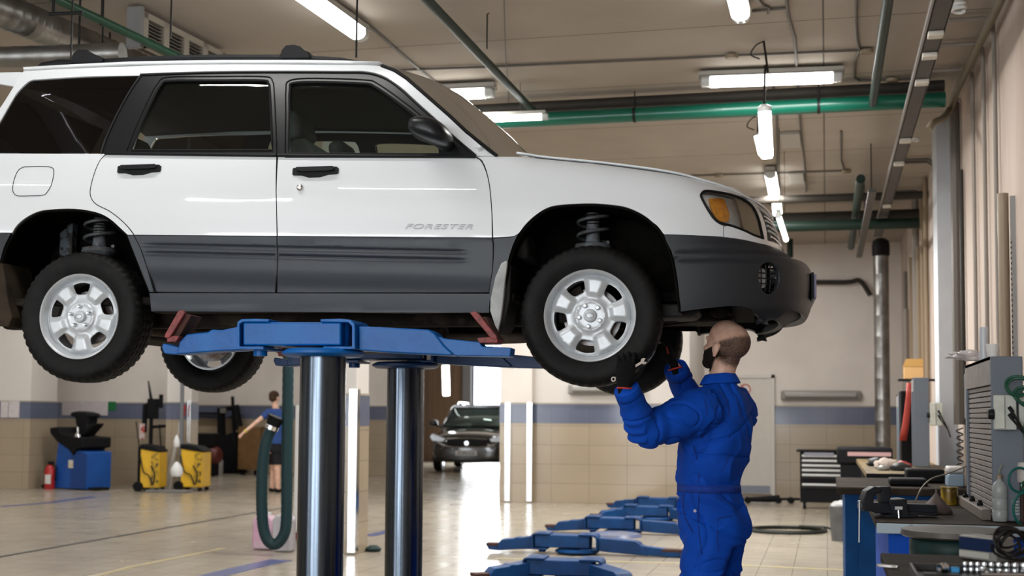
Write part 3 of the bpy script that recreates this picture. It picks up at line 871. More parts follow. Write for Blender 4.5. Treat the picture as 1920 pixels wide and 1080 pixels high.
# raised sidewall lettering block ring on the front tyre
# ---------------------------------------------------------------- wheel wells, springs, struts
def well_mesh(cx, pts, sd, name, depth=0.42):
    """arched liner following the traced arch, from the skin inwards"""
    q = [inv(*p) for p in pts]
    bm = BM(); y = -1 if sd == 0 else 1
    lay = []
    for d, sc in ((0.0, 1.0), (0.03, 1.03), (depth, 1.03)):
        row = []
        for s, z in q:
            p = S(s, z, -0.004); x = cx + (p.x - cx) * sc; zz = 0.5 + (p.z - 0.5) * sc
            row.append(bm.verts.new((x, y * (abs(p.y) - d) if d < 0.1 else y * 0.42, zz)))
        lay.append(row)
    for a, b in zip(lay, lay[1:]):
        for i in range(len(q) - 1): bm.faces.new((a[i], a[i + 1], b[i + 1], b[i]))
    # inner wall
    bm.faces.new(lay[-1])
    return obj(name, bm, well, car, solid=0.008, angle=40)
fa = [tuple(v) for v in crom([(921, 586), (932, 560), (947, 530), (954, 492), (963, 462), (975, 440), (989, 421), (1009, 403), (1031, 390), (1060, 385), (1107, 383.5), (1140, 385), (1172, 390), (1202, 403), (1226, 421), (1243, 441), (1256, 470), (1266, 510), (1272, 560), (1274, 585)], 3)]
ra = [tuple(v) for v in crom([(-3, 560), (-2, 515), (2, 490), (10, 463), (24, 438), (34, 423), (51, 409), (71, 399), (91, 395), (127, 393.5), (156, 395), (186, 402), (206, 413), (222, 427), (238, 442), (250, 470), (262, 502), (276, 537), (281, 550)], 3)]
for sd in (0, 1):
    well_mesh(FX, fa, sd, 'wheel_well'); well_mesh(RX, ra, sd, 'wheel_well')
def spring(x, z0, z1, r, turns, y, sd, nm='coil_spring'):
    y = y * (-1 if sd == 0 else 1); bm = BM(); pts = []
    for i in range(int(turns * 20) + 1):
        t = i / (turns * 20); a = 2 * PI * t * turns
        pts.append(Vector((x + r * math.cos(a), y + r * math.sin(a), z0 + (z1 - z0) * t)))
    tube(bm, pts, 0.0085, 8)
    o = obj(nm, bm, mat('spring grey', (0.07, 0.075, 0.08), rough=0.5), car)
    bm = BM(); lathe(bm, [(0, z1 + 0.02), (0.03, z1 + 0.02), (0.032, z0 + 0.05), (0.036, z0), (0.085, z0 - 0.01), (0.09, z0 - 0.03), (0.06, z0 - 0.06), (0.035, z0 - 0.07), (0.03, z0 - 0.3), (0, z0 - 0.3)][::-1], 24, Matrix.Translation((x, y, 0)))
    obj('strut', bm, mat('strut steel', (0.12, 0.14, 0.16), rough=0.6, col2=(0.05, 0.04, 0.035), noise_scale=18, bump=0.5), o)
    bm = BM()
    for k in range(7): lathe(bm, [(0.026, 0), (0.036, 0.006), (0.026, 0.012)], 18, Matrix.Translation((x, y, z1 - 0.12 + k * 0.014)))
    obj('bump_stop', bm, seal, o)
sx, sz1 = car_px(1112, 388, 0.60); _, sz0 = car_px(1112, 455, 0.60)
rx, rz1 = car_px(188, 408, 0.60); _, rz0 = car_px(195, 462, 0.60)
for sd in (0, 1):
    spring(sx, sz0, sz1 + 0.03, 0.072, 3.2, 0.60, sd)
    spring(rx, rz0, rz1 + 0.03, 0.075, 2.6, 0.60, sd)
# rusty bracket in the rear well
bx0, bz0 = car_px(108, 480, 0.5); bx1, bz1 = car_px(142, 398, 0.5)
rustb = mat('peeling grey bracket', (0.10, 0.12, 0.14), rough=0.8, col2=(0.02, 0.016, 0.013), noise_scale=22, ramp=(0.45, 0.55), detail=8)
for sd in (0, 1):
    y = -0.46 if sd == 0 else 0.46
    bm = BM(); bx(bm, bx0, min(y, y * 1.06), bz0, bx0 + 0.045, max(y, y * 1.06), bz1); bx(bm, bx0 + 0.055, min(y, y * 1.12), bz0, bx0 + 0.09, max(y, y * 1.12), bz1 + 0.01)
    obj('well_bracket', bm, rustb, car, bevel=0.006)
# mud flaps
mw, mb = mat('worn white mudflap', (0.50, 0.51, 0.50), rough=0.6, noise_amt=0.35, noise_scale=14), mat('black mudflap', (0.014, 0.013, 0.012), rough=0.7)
for sd in (0, 1):
    y = -1 if sd == 0 else 1
    q = [car_px(*p, v=0.86) for p in [(950, 489), (941, 494), (930, 520), (921, 560), (920, 583), (934, 625), (940, 600), (944, 570), (948, 530), (953, 492)]]
    obj('mudflap', prism(BM(), q, y * 0.875, y * 0.835, axis='y'), mw, car, bevel=0.004, label='worn white front mudflap')
    q = [car_px(*p, v=0.80) for p in [(953, 492), (946, 530), (942, 570), (936, 600), (932, 626), (940, 628), (950, 612), (960, 560), (962, 500)]]
    obj('mudflap_backing', prism(BM(), q, y * 0.85, y * 0.62, axis='y'), mb, car, bevel=0.004)
    q = [car_px(*p, v=0.84) for p in [(0, 490), (-14, 500), (-26, 560), (-30, 605), (20, 614), (27, 595), (18, 560), (14, 520), (8, 495)]]
    obj('mudflap', prism(BM(), q, y * 0.86, y * 0.60, axis='y'), mat('grimy rear mudflap', (0.02, 0.016, 0.012), rough=0.85, col2=(0.05, 0.035, 0.022), noise_scale=9), car, bevel=0.004)
# ---------------------------------------------------------------- underside
bm = BM(); bx(bm, -2.1, -0.80, 0.40, 0.90, 0.80, 0.44); bx(bm, -0.92, -0.82, 0.36, 0.80, -0.70, 0.42); bx(bm, -0.92, 0.70, 0.36, 0.80, 0.82, 0.42)
obj('floor_pan', bm, under, car, bevel=0.01)
bm = BM()
for y in (-0.52, 0.52): bx(bm, -1.9, y - 0.05, 0.30, 1.45, y + 0.05, 0.42)
bx(bm, 1.0, -0.5, 0.22, 1.45, 0.5, 0.36); bx(bm, -1.5, -0.5, 0.26, -1.2, 0.5, 0.36)
obj('subframe', bm, under, car, bevel=0.02)
bm = BM(); tube(bm, crom([(1.2, -0.15, 0.3), (0.8, -0.12, 0.27), (0.3, -0.08, 0.27), (-0.4, -0.1, 0.28), (-1.0, -0.2, 0.3), (-1.6, -0.4, 0.33), (-2.1, -0.5, 0.36)], 5), 0.03, 12)
lathe(bm, [(0, -0.25), (0.09, -0.24), (0.1, -0.2), (0.1, 0.2), (0.09, 0.24), (0, 0.25)], 20, Matrix.Translation((0.15, -0.1, 0.27)) @ Matrix.Rotation(R_(90), 4, 'Y') @ Matrix.Diagonal((0.8, 1.3, 1, 1)))
obj('exhaust_pipe', bm, mat('rusty exhaust', (0.10, 0.065, 0.045), rough=0.75, col2=(0.03, 0.022, 0.018), noise_scale=8), car, angle=40)
bm = BM(); bx(bm, 1.5, -0.42, 0.36, 1.9, 0.42, 0.62); bx(bm, 1.05, -0.35, 0.26, 1.5, 0.35, 0.8)
tube(bm, [(1.26, -0.72, 0.34), (1.26, 0.72, 0.32)], 0.022, 10)
tube(bm, crom([(1.26, -0.62, 0.29), (1.5, -0.50, 0.31), (1.7, -0.36, 0.345), (1.9, -0.3, 0.36)], 4), 0.024, 8)
for x, y, z, r in ((1.60, -0.48, 0.36, 0.06), (1.76, -0.40, 0.36, 0.05), (1.84, -0.46, 0.37, 0.04), (1.5, -0.35, 0.33, 0.06)):
    bmesh.ops.create_icosphere(bm, subdivisions=2, radius=r, matrix=Matrix.Translation((x, y, z)) @ Matrix.Diagonal((1.3, 1, 0.8, 1)))
obj('engine_and_front_axle', bm, under, car, bevel=0.015)
obj('rear_axle', tube(BM(), [(-1.27, -0.72, 0.34), (-1.27, 0.72, 0.32)], 0.03, 10), under, car)
bm = BM(); bx(bm, 1.50, -0.70, 0.40, 2.0, 0.70, 0.44); bx(bm, 0.93, -0.40, 0.44, 0.97, 0.40, 1.05); bx(bm, 1.96, -0.50, 0.42, 2.0, 0.50, 0.84)
obj("inner_panels", bm, well, car)

bm = BM(); prism(bm, [(1.50, 0.34), (1.56, 0.32), (1.72, 0.325), (1.76, 0.35), (1.74, 0.38), (1.5, 0.39)], -0.74, -0.42, axis='y')
obj('splash_guard', bm, mat('splash guard', (0.02, 0.02, 0.02), rough=0.7), car, bevel=0.01)
# ---------------------------------------------------------------- inside of the cabin
cloth = mat('grey seat cloth', (0.11, 0.11, 0.105), rough=0.9, bump=0.2, bump_scale=200)
dash = mat('dash plastic', (0.035, 0.036, 0.037), rough=0.6)
liner = mat('cabin lining', (0.10, 0.10, 0.098), rough=0.9)
def seat(x, y):
    bm = BM(); cbx(bm, (x + 0.02, y, 0.66), (0.50, 0.48, 0.16)); 
    M = Matrix.Translation((x - 0.26, y, 0.98)) @ Matrix.Rotation(R_(-16), 4, 'Y')
    cbx(bm, (0, 0, 0), (0.14, 0.48, 0.58), M)
    s_ = obj('car_seat', bm, cloth, car, bevel=0.05, bseg=3, angle=50)
    bm = BM(); cbx(bm, (-0.02, 0, 0.40), (0.10, 0.26, 0.15), M)
    obj('headrest', bm, cloth, s_, bevel=0.04, bseg=3, angle=50)
seat(0.05, -0.36); seat(0.05, 0.36)
bm = BM(); cbx(bm, (-0.86, 0, 0.62), (0.46, 1.26, 0.16)); M = Matrix.Translation((-1.12, 0, 0.92)) @ Matrix.Rotation(R_(-18), 4, 'Y'); cbx(bm, (0, 0, 0), (0.13, 1.26, 0.56), M)
rb = obj('rear_bench', bm, cloth, car, bevel=0.05, bseg=3, angle=50)
for y in (-0.40, 0.40):
    bm = BM(); cbx(bm, (-0.02, y, 0.36), (0.10, 0.28, 0.16), M); obj('headrest', bm, cloth, rb, bevel=0.045, bseg=3, angle=50)
bm = BM(); prism(bm, [(0.55, 0.72), (0.52, 0.95), (0.60, 1.04), (0.92, 1.06), (0.95, 0.6)], -0.72, 0.72, axis='y')
obj('dashboard', bm, dash, car, bevel=0.03)
bm = BM(); t_ = [Vector((0.185 * math.cos(a), 0.185 * math.sin(a), 0)) for a in [2 * PI * i / 28 for i in range(28)]]
MS = Matrix.Translation((0.45, 0.36, 0.98)) @ Matrix.Rotation(R_(-65), 4, 'Y')
tube(bm, [MS @ p for p in t_], 0.013, 8, closed=True)
for a in (0, 2.1, 4.2): tube(bm, [MS @ Vector((0, 0, 0.02)), MS @ Vector((0.18 * math.cos(a), 0.18 * math.sin(a), 0))], 0.012, 6)
obj('steering_wheel', bm, dash, car)
rows = []
for (s, z) in re_:
    p = S(s, z); p = Vector((p.x, p.y * 0.98, p.z - 0.05)); rows.append(crown(p, Vector((p.x, 0, p.z + 0.045)), 0, ex=2.4))
loft('headliner', rows, liner, 0.008)
for sd in (0, 1):
    y = -1 if sd == 0 else 1
    bm = BM(); bx(bm, -0.9, y * 0.80, 0.44, 0.85, y * 0.79, 1.05); bx(bm, -1.0, y * 0.80, 0.92, -2.0, y * 0.76, 1.08); obj('door_lining', bm, dash, car)
bm = BM(); lathe(bm, [(0, 0), (0.035, 0.004), (0.03, 0.03), (0, 0.034)], 12, Matrix.Translation((0.40, 0.0, 1.52)) @ Matrix.Rotation(R_(90), 4, 'Y') @ Matrix.Diagonal((1, 3, 1, 1))); obj('inside_mirror', bm, dash, car)
# blue sticker at the screen edge
r0 = wsrows[3]; r1 = wsrows[4]; i0 = 19
obj('windscreen_sticker', ([tuple(r0[i0] + Vector((-0.006, 0, -0.006))), tuple(r0[i0 + 2] + Vector((-0.006, 0, -0.006))), tuple((r0[i0 + 2] + r1[i0 + 2]) / 2 + Vector((-0.006, 0, -0.006))), tuple((r0[i0] + r1[i0]) / 2 + Vector((-0.006, 0, -0.006)))], [(0, 1, 2, 3)]), mat('blue sticker', (0.12, 0.30, 0.75), rough=0.4), car, solid=0.001)
# ================================================================ the hall
ZC = 4.3; XW = 1.23; XL = -17.0; YF = -6.0
def tile_wall(name, base, joint, tw, th, mortar=0.006, rough=0.3, axis='x', var=0.06, bump=0.15, spec=0.5):
    if name in MATS: return MATS[name]
    m = bpy.data.materials.new(name); m.use_nodes = True
    nt = m.node_tree; N = nt.nodes; L = nt.links; b = N['Principled BSDF']
    tc = N.new('ShaderNodeTexCoord'); sp = N.new('ShaderNodeSeparateXYZ'); cb = N.new('ShaderNodeCombineXYZ')
    L.new(tc.outputs['Object'], sp.inputs[0])
    if axis == 'x': L.new(sp.outputs['X'], cb.inputs['X']); L.new(sp.outputs['Z'], cb.inputs['Y'])
    elif axis == 'y': L.new(sp.outputs['Y'], cb.inputs['X']); L.new(sp.outputs['Z'], cb.inputs['Y'])
    else: L.new(sp.outputs['X'], cb.inputs['X']); L.new(sp.outputs['Y'], cb.inputs['Y'])
    br = N.new('ShaderNodeTexBrick'); br.offset = 0.0
    br.inputs['Scale'].default_value = 1.0; br.inputs['Brick Width'].default_value = tw; br.inputs['Row Height'].default_value = th
    br.inputs['Mortar Size'].default_value = mortar; br.inputs['Mortar Smooth'].default_value = 0.3
    br.inputs['Color1'].default_value = (*base, 1); br.inputs['Color2'].default_value = (*[c * (1 - var) for c in base], 1)
    br.inputs['Mortar'].default_value = (*joint, 1)
    L.new(cb.outputs[0], br.inputs['Vector'])
    nz = N.new('ShaderNodeTexNoise'); nz.inputs['Scale'].default_value = 1.3; nz.inputs['Detail'].default_value = 6
    L.new(tc.outputs['Object'], nz.inputs['Vector'])
    rp = N.new('ShaderNodeMapRange'); rp.inputs['From Min'].default_value = 0.35; rp.inputs['From Max'].default_value = 0.75
    rp.inputs['To Min'].default_value = 1.0; rp.inputs['To Max'].default_value = 0.90; L.new(nz.outputs['Fac'], rp.inputs['Value'])
    mx = N.new('ShaderNodeMix'); mx.data_type = 'RGBA'; mx.blend_type = 'MULTIPLY'; mx.inputs['Factor'].default_value = 1
    L.new(br.outputs['Color'], mx.inputs['A']); L.new(rp.outputs[0], mx.inputs['B']); L.new(mx.outputs['Result'], b.inputs['Base Color'])
    n2 = N.new('ShaderNodeTexNoise'); n2.inputs['Scale'].default_value = 2.2; n2.inputs['Detail'].default_value = 5; L.new(tc.outputs['Object'], n2.inputs['Vector'])
    r2 = N.new('ShaderNodeMapRange'); r2.inputs['From Min'].default_value = 0.3; r2.inputs['From Max'].default_value = 0.7
    r2.inputs['To Min'].default_value = rough * 0.85; r2.inputs['To Max'].default_value = rough * 1.25
    L.new(n2.outputs['Fac'], r2.inputs['Value']); L.new(r2.outputs[0], b.inputs['Roughness'])
    bp = N.new('ShaderNodeBump'); bp.inputs['Strength'].default_value = bump; bp.inputs['Distance'].default_value = 0.003; bp.invert = True
    L.new(br.outputs['Fac'], bp.inputs['Height']); L.new(bp.outputs[0], b.inputs['Normal'])
    b.inputs['Specular IOR Level'].default_value = spec
    MATS[name] = m; return m
floor_m = tile_wall('polished floor tiles', (0.34, 0.297, 0.232), (0.13, 0.11, 0.085), 0.3, 0.3, 0.004, 0.22, 'z', 0.06, spec=0.4)
plaster = mat('upper wall plaster', (0.70, 0.645, 0.60), rough=0.85, col2=(0.62, 0.565, 0.52), noise_scale=1.2, bump=0.1, bump_scale=12)
plaster_r = mat('right wall plaster', (0.50, 0.41, 0.355), rough=0.85, col2=(0.37, 0.285, 0.23), noise_scale=2.2, ramp=(0.4, 0.75), stretch=(1, 1, 0.22), bump=0.1, bump_scale=12)
plaster_w = mat('pale plaster', (0.62, 0.585, 0.55), rough=0.85, noise_amt=0.06, noise_scale=1.0)
dado = tile_wall('beige wall tiles', (0.36, 0.29, 0.205), (0.25, 0.20, 0.145), 0.6, 0.3, 0.006, 0.14, 'x')
band = tile_wall('blue grey tile band', (0.115, 0.13, 0.19), (0.09, 0.10, 0.14), 0.3, 0.3, 0.006, 0.12, 'x', 0.08)
def ceil_mat():
    m = tile_wall('ceiling slabs', (0.41, 0.355, 0.30), (0.12, 0.105, 0.09), 6.1, 1.6, 0.008, 0.9, 'z', 0.05, bump=0.3)
    return m
ceilm = ceil_mat()
struct('floor', bx(BM(), XL, YF, -0.1, 9, 40, 0), floor_m, smooth=False)
struct('ceiling', bx(BM(), XL, YF, ZC, 9, 40, ZC + 0.2), ceilm, smooth=False)
def wall(name, x0, y0, x1, y1, upper=None, lo=True, z1=ZC, t0=1.24, t1=1.54, eps=0.006):
    """a wall slab with tiled dado and band standing a few millimetres proud of it"""
    w = struct(name, bx(BM(), x0, y0, 0, x1, y1, z1), upper or plaster, smooth=False)
    if lo:
        a = struct('trim_dado', bx(BM(), x0 - eps, y0 - eps, 0, x1 + eps, y1 + eps, t0), dado, parent=w, smooth=False)
        b = struct('trim_band', bx(BM(), x0 - eps * 1.5, y0 - eps * 1.5, t0, x1 + eps * 1.5, y1 + eps * 1.5, t1), band, parent=w, smooth=False)
        c = struct('trim_cap', bx(BM(), x0 - eps * 2, y0 - eps * 2, t1, x1 + eps * 2, y1 + eps * 2, t1 + 0.02), mat('tile cap', (0.33, 0.29, 0.23), rough=0.4), parent=w, smooth=False)
    return w
wall('wall_right', XW, YF, XW + 0.25, 22.4, plaster_r, lo=False)
wall('wall_back', at_y(1318, 800, 22.2).x, 22.2, XW, 22.45, plaster)
pw0 = at_y(1001, 800, 19.75).x; pw1 = at_y(1293, 800, 19.75).x
wall('wall_partition', pw0, 19.75, pw1, 22.45, plaster_w)
pc0 = at_y(938, 800, 19.6).x
wall('wall_pier', pc0, 19.6, pw0, 36.0, plaster)
wall('wall_left_back', XL, 22.0, at_y(335, 800, 22).x, 22.25, plaster)
wall('wall_left', XL - 0.25, YF, XL, 22.2, plaster)
wall('wall_far', XL, 27.3, at_y(745, 800, 27.3).x, 27.55, plaster)
brown = mat('brown far wall', (0.16, 0.10, 0.06), rough=0.7, col2=(0.10, 0.065, 0.04), noise_scale=1.5, stretch=(6, 1, 0.2))
gx0, gx1 = at_y(884, 800, 36).x, at_y(975, 800, 36).x
struct('wall_corridor_end', bx(bx(BM(), XL, 36, 0, gx0, 36.2, ZC), gx0, 36, 3.4, gx1 + 3, 36.2, ZC), brown, smooth=False)
struct('trim_gate', bx(BM(), gx0 - 0.25, 35.9, 0, gx0, 36.25, 3.4), mat('gate frame', (0.16, 0.16, 0.17), rough=0.5), smooth=False)
struct('wall_corridor_left', bx(BM(), XL - 0.25, 22.2, 0, XL, 36.2, ZC), plaster, smooth=False)
# pillars
def pillar(x0, y0, x1, y1, name='column'):
    w = wall(name, x0, y0, x1, y1, plaster_w); return w
lx = at_y(56, 800, 20.0).x
pillar(lx - 1.2, 20.0, lx, 20.8, 'wall_pillar')
qx0, qx1 = at_y(312, 800, 20.9).x, at_y(358, 800, 20.9).x
pillar(qx0, 20.9, qx1, 21.15, 'wall_pillar')
nx0, nx1 = at_y(596, 800, 11.75).x, at_y(667, 800, 11.75).x
pillar(nx0 - 0.0, 11.75, nx1, 12.10, 'wall_pillar')
chr_g = mat('polished corner guard', (0.86, 0.87, 0.88), rough=0.12, metal=1.0)
def guard(x, y, z1=1.56, dx=0.05, side=1):
    bm = BM(); bx(bm, x, y - 0.012, 0.02, x + dx * side, y, z1) if side > 0 else bx(bm, x - dx, y - 0.012, 0.02, x, y, z1)
    bx(bm, x - 0.012 if side > 0 else x, y - 0.012, 0.02, x if side > 0 else x + 0.008, y + dx, z1)
    o = obj('corner_guard', bm, chr_g, smooth=False, bevel=0.002)
    return o
# shiny corner guards : labels single out each
tag(guard(nx1 + 0.012, 11.738, 1.60, 0.075, -1), 'wide polished steel corner guard on the near column beside the lift posts', 'corner guard', 'steel corner guards')
p0 = at_y(952, 800, 19.58).x; p1 = at_y(993, 800, 19.58).x
tag(guard(p0 - 0.03, 19.58, 1.56, 0.07), 'polished corner guard on the pier edge next to the dark far car', 'corner guard', 'steel corner guards')
tag(guard(p1 - 0.03, 19.58, 1.56, 0.07), 'polished corner guard where the pier meets the beige tiled partition', 'corner guard', 'steel corner guards')
p2 = at_y(352, 800, 20.88).x
tag(guard(p2, 20.88, 1.58, 0.05), 'polished corner guard on the white column behind the yellow units', 'corner guard', 'steel corner guards')
# back: wall behind the camera with the daylight openings
fw = BM()
wx0 = XL + 2 * 3.9 + 1.6
bx(fw, XL, YF - 0.25, 0, -12.3, YF, 3.9); bx(fw, -10.1, YF - 0.25, 0, 9, YF, 0.9); bx(fw, XL, YF - 0.25, 3.9, 9, YF, ZC)
bx(fw, -10.1, YF - 0.25, 0.9, wx0, YF, 3.9); bx(fw, wx0 + 3.5, YF - 0.25, 0.9, wx0 + 3.9, YF, 3.9); bx(fw, wx0 + 7.4, YF - 0.25, 0.9, 9, YF, 3.9)
struct('wall_front', fw, plaster, smooth=False)
struct('wall_right_outer', bx(BM(), XW + 0.25, YF - 0.2, 0, XW + 0.4, YF, ZC), plaster, smooth=False)
for i in (2, 3):
    x = XL + i * 3.9 + 1.6
    struct('window_%d' % (i - 1), bx(BM(), x, YF - 0.14, 0.9, x + 3.5, YF - 0.13, 3.9), glass_mat('clear pane', (0.97, 0.98, 0.98)), smooth=False)
struct('window_3', bx(BM(), -12.3, YF - 0.14, 0.0, -10.1, YF - 0.13, 3.9), glass_mat('clear pane', (0.97, 0.98, 0.98)), smooth=False)
# door in the back wall
dx0, dx1 = at_y(1369, 800, 22.19).x, at_y(1447, 800, 22.19).x
dr_ = struct('door_1', bx(BM(), dx0, 22.14, 0.06, dx1, 22.18, 2.02), mat('door white', (0.60, 0.56, 0.51), rough=0.4, noise_amt=0.05), bevel=0.004)
bm = BM(); bx(bm, dx0 - 0.05, 22.12, 0, dx0, 22.2, 2.08); bx(bm, dx1, 22.12, 0, dx1 + 0.05, 22.2, 2.08); bx(bm, dx0 - 0.05, 22.12, 2.02, dx1 + 0.05, 22.2, 2.08)
struct('door_frame', bm, mat('door frame', (0.60, 0.57, 0.53), rough=0.5), parent=dr_, smooth=False)
struct('kick_plate', bx(BM(), dx0 + 0.03, 22.125, 0.08, dx1 - 0.03, 22.14, 0.20), mat('kick plate', (0.20, 0.22, 0.27), rough=0.35), parent=dr_, smooth=False)
bm = BM(); tube(bm, [(dx0 + 0.08, 22.14, 0.98), (dx0 + 0.08, 22.06, 0.98), (dx0 + 0.20, 22.06, 0.98)], 0.012, 8)
struct('door_handle', bm, steel, parent=dr_)
bm = BM(); lathe(bm, [(0.075, -0.004), (0.095, -0.004), (0.095, 0), (0.075, 0)], 28, Matrix.Translation((dx0 + 0.26, 22.135, 1.83)), axis='y', closed=True)
Ms = Matrix.Translation((dx0 + 0.26, 22.132, 1.83)) @ Matrix.Rotation(R_(45), 4, 'Y'); cbx(bm, (0, 0, 0), (0.17, 0.004, 0.018), Ms)
sg = tag(obj('prohibition_sign', bm, mat('sign red', (0.45, 0.04, 0.04), rough=0.4)), 'round red prohibition sign stuck on the white back door', 'sign')
# ---------------------------------------------------------------- floor markings, thin paint on the floor
def strip_floor(name, pts, w, m, label, cat='floor marking', z=0.003, kind=None):
    P = [at_z(*p) for p in pts]; bm = BM(); L_ = []; R2 = []
    for i, p in enumerate(P):
        d = (P[min(i + 1, len(P) - 1)] - P[max(i - 1, 0)]).normalized(); n = Vector((-d.y, d.x, 0)) * w / 2
        L_.append(p + n); R2.append(p - n)
    poly = [(p.x, p.y) for p in L_] + [(p.x, p.y) for p in R2[::-1]]
    prism(bm, poly, 0.0005, z)
    return tag(obj(name, bm, m, smooth=False), label, cat, kind=kind)
yel = mat('worn yellow floor paint', (0.42, 0.34, 0.13), rough=0.35, col2=(0.38, 0.335, 0.24), noise_scale=10, ramp=(0.4, 0.6))
blu = mat('worn blue floor paint', (0.05, 0.07, 0.20), rough=0.3, col2=(0.12, 0.13, 0.2), noise_scale=8, ramp=(0.5, 0.8))
strip_floor('floor_line', [(165, 1083), (250, 1062), (330, 1046), (420, 1028)], 0.08, yel, 'faded yellow floor line running up from the lower left corner')
strip_floor('floor_line', [(930, 1047), (1100, 1052), (1270, 1056), (1420, 1062), (1600, 1070)], 0.08, yel, 'faded yellow floor line crossing behind the worker in blue')
strip_floor('floor_line', [(0, 950), (90, 943), (175, 932)], 0.16, blu, 'blue painted floor strip in front of the blue machine')
strip_floor('floor_line', [(385, 1083), (455, 1066), (528, 1050)], 0.22, blu, 'blue painted floor strip leading to the foot of the first lift post')
strip_floor('floor_line', [(690, 1005), (722, 998), (745, 992)], 0.16, blu, 'short blue painted floor strip between the near column and second lift post')
strip_floor('drain_channel', [(-10, 1046), (150, 1018), (300, 992), (480, 961), (560, 948)], 0.055, mat('channel black', (0.02, 0.02, 0.018), rough=0.5), 'long black channel crossing the tiled floor on the left', 'floor channel')
# ================================================================ lamps, pipes and ducts under the ceiling
tube_on = lamp_mat('lit tube', (0.97, 1.0, 0.98), 9.0)
tube_near = tube_on
housing = mat('lamp housing', (0.40, 0.38, 0.34), rough=0.5)
housing_d = mat('lamp housing underside', (0.25, 0.24, 0.22), rough=0.5)
endcap = mat('translucent end', (0.55, 0.56, 0.55), rough=0.3)
def ceil_lamp(p0, p1, z, label, w=0.13):
    a, b = at_z(*p0, z), at_z(*p1, z)
    d = b - a; L_ = d.length; rz = math.atan2(d.y, d.x)
    t = thing('ceiling_light', label, 'ceiling light', (a + b) / 2, rz, 'fluorescent ceiling lights')
    bm = BM(); cbx(bm, (0, 0, 0.055), (L_, w * 0.9, 0.05)); obj('housing', bm, housing, t, bevel=0.01)
    bm = BM(); bx(bm, -L_ / 2, -w / 2 * 1.05, 0.025, L_ / 2, w / 2 * 1.05, 0.04); obj('rim', bm, housing_d, t, bevel=0.006)
    prof = [(math.cos(R_(q)) * w / 2, -0.01 + 0.045 * math.sin(R_(q))) for q in range(180, 361, 20)] + [(w / 2, 0.024), (-w / 2, 0.024)]
    obj('diffuser', prism(BM(), [(y, z_) for y, z_ in prof], -L_ / 2 + 0.10, L_ / 2 - 0.10, axis='x'), tube_on, t, angle=50)
    for s in (-1, 1):
        bm = BM(); prism(bm, [(y * 0.98, z_) for y, z_ in prof], s * (L_ / 2 - 0.10), s * (L_ / 2 - 0.02), axis='x'); obj('end_cap', bm, endcap, t, bevel=0.012)
    return t
ceil_lamp((1310, 153), (1583, 143), 4.20, 'fluorescent ceiling light crossing above the bonnet, the longest one in view')
ceil_lamp((690, 183), (930, 172), 4.20, 'fluorescent ceiling light seen just past the top of the windscreen')
ceil_lamp((520, -45), (680, 68), 4.20, 'slanting fluorescent ceiling light over the roof of the raised car')
ceil_lamp((1366, -70), (1390, 33), 4.20, 'fluorescent ceiling light cut by the top edge of the view near the hanging cable')
def tube_lamp(p0, p1, z, label):
    a, b = at_z(*p0, z), at_z(*p1, z); d = b - a; L_ = d.length
    t = thing('hanging_tube_light', label, 'hanging light', (a + b) / 2, math.atan2(d.y, d.x), 'hanging tube lights')
    obj('diffuser', cyl(BM(), (-L_ / 2 + 0.05, 0, 0), (L_ / 2 - 0.05, 0, 0), 0.026, 16), tube_on, t)
    bm = BM(); bx(bm, -L_ / 2 + 0.02, -0.022, 0.028, L_ / 2 - 0.02, 0.022, 0.06); obj('housing', bm, housing, t, bevel=0.006)
    for s in (-1, 1):
        obj('end_cap', cyl(BM(), (s * (L_ / 2 - 0.05), 0, 0), (s * L_ / 2, 0, 0), 0.03, 16), endcap, t)
        obj('suspension_wire', tube(BM(), [(s * L_ * 0.32, 0, 0.05), (s * L_ * 0.32, 0, ZC - z - 0.005)], 0.003, 5), mat('wire', (0.05, 0.05, 0.05), rough=0.5), t)
tube_lamp((745, 232), (1027, 219), 3.98, 'thin tube light hanging level with the green pipe beyond the windscreen')
cable_m = mat('black cable', (0.014, 0.013, 0.012), rough=0.5)
def drop_lamp(pt, pb, d, label, r=0.045, lean=0.0, cable_top=None, group='hanging work lights'):
    a, b = at_depth(*pt, d), at_depth(*pb, d)
    b = a + (b - a)
    t = thing('hanging_work_light', label, 'hanging light', b, 0, group)
    av, dv = a - b, (a - b).normalized()
    M = Vector((0, 0, 1)).rotation_difference(dv).to_matrix().to_4x4(); h = av.length
    obj('diffuser', lathe(BM(), [(0, -0.004), (r * 0.8, 0.0), (r, 0.02), (r, h * 0.86), (0, h * 0.86)], 20, M), tube_on, t, angle=50)
    obj('socket', lathe(BM(), [(0, h * 0.86), (r * 1.08, h * 0.86), (r * 1.08, h * 0.95), (r * 0.5, h), (0, h)], 20, M), endcap, t, angle=40)
    top = Vector((av.x * 1.1, av.y, ZC - b.z - 0.005))
    obj('cable', tube(BM(), crom([av, av * 1.02 + Vector((0.01, 0, 0.3)), (av + top) / 2 + Vector((0.03, 0, 0)), top], 5), 0.010, 6), cable_m, t)
    obj('cable_hook', tube(BM(), crom([top + Vector((0, 0, 0)), top + Vector((-0.06, 0, -0.03)), top + Vector((-0.1, 0, -0.10)), top + Vector((-0.03, 0, -0.14))], 4), 0.006, 5), cable_m, t)
drop_lamp((1433, 196), (1438, 297), 10.0, 'bright work light hanging on a long cable in front of the green pipe', 0.050)
drop_lamp((1421, 248), (1431, 291), 12.5, 'small work light hanging just behind and left of the bright one', 0.045)
ceil_lamp((1444, 324), (1452, 367), 4.20, 'fluorescent ceiling light seen end-on above the nose of the raised car')
drop_lamp((1456, 376), (1458, 404), 17.0, 'short work light hanging directly above the receding suspended tube', 0.06)
tube_lamp((1459, 403), (1474, 450), 3.35, 'suspended tube light receding beside the headlight of the raised car')
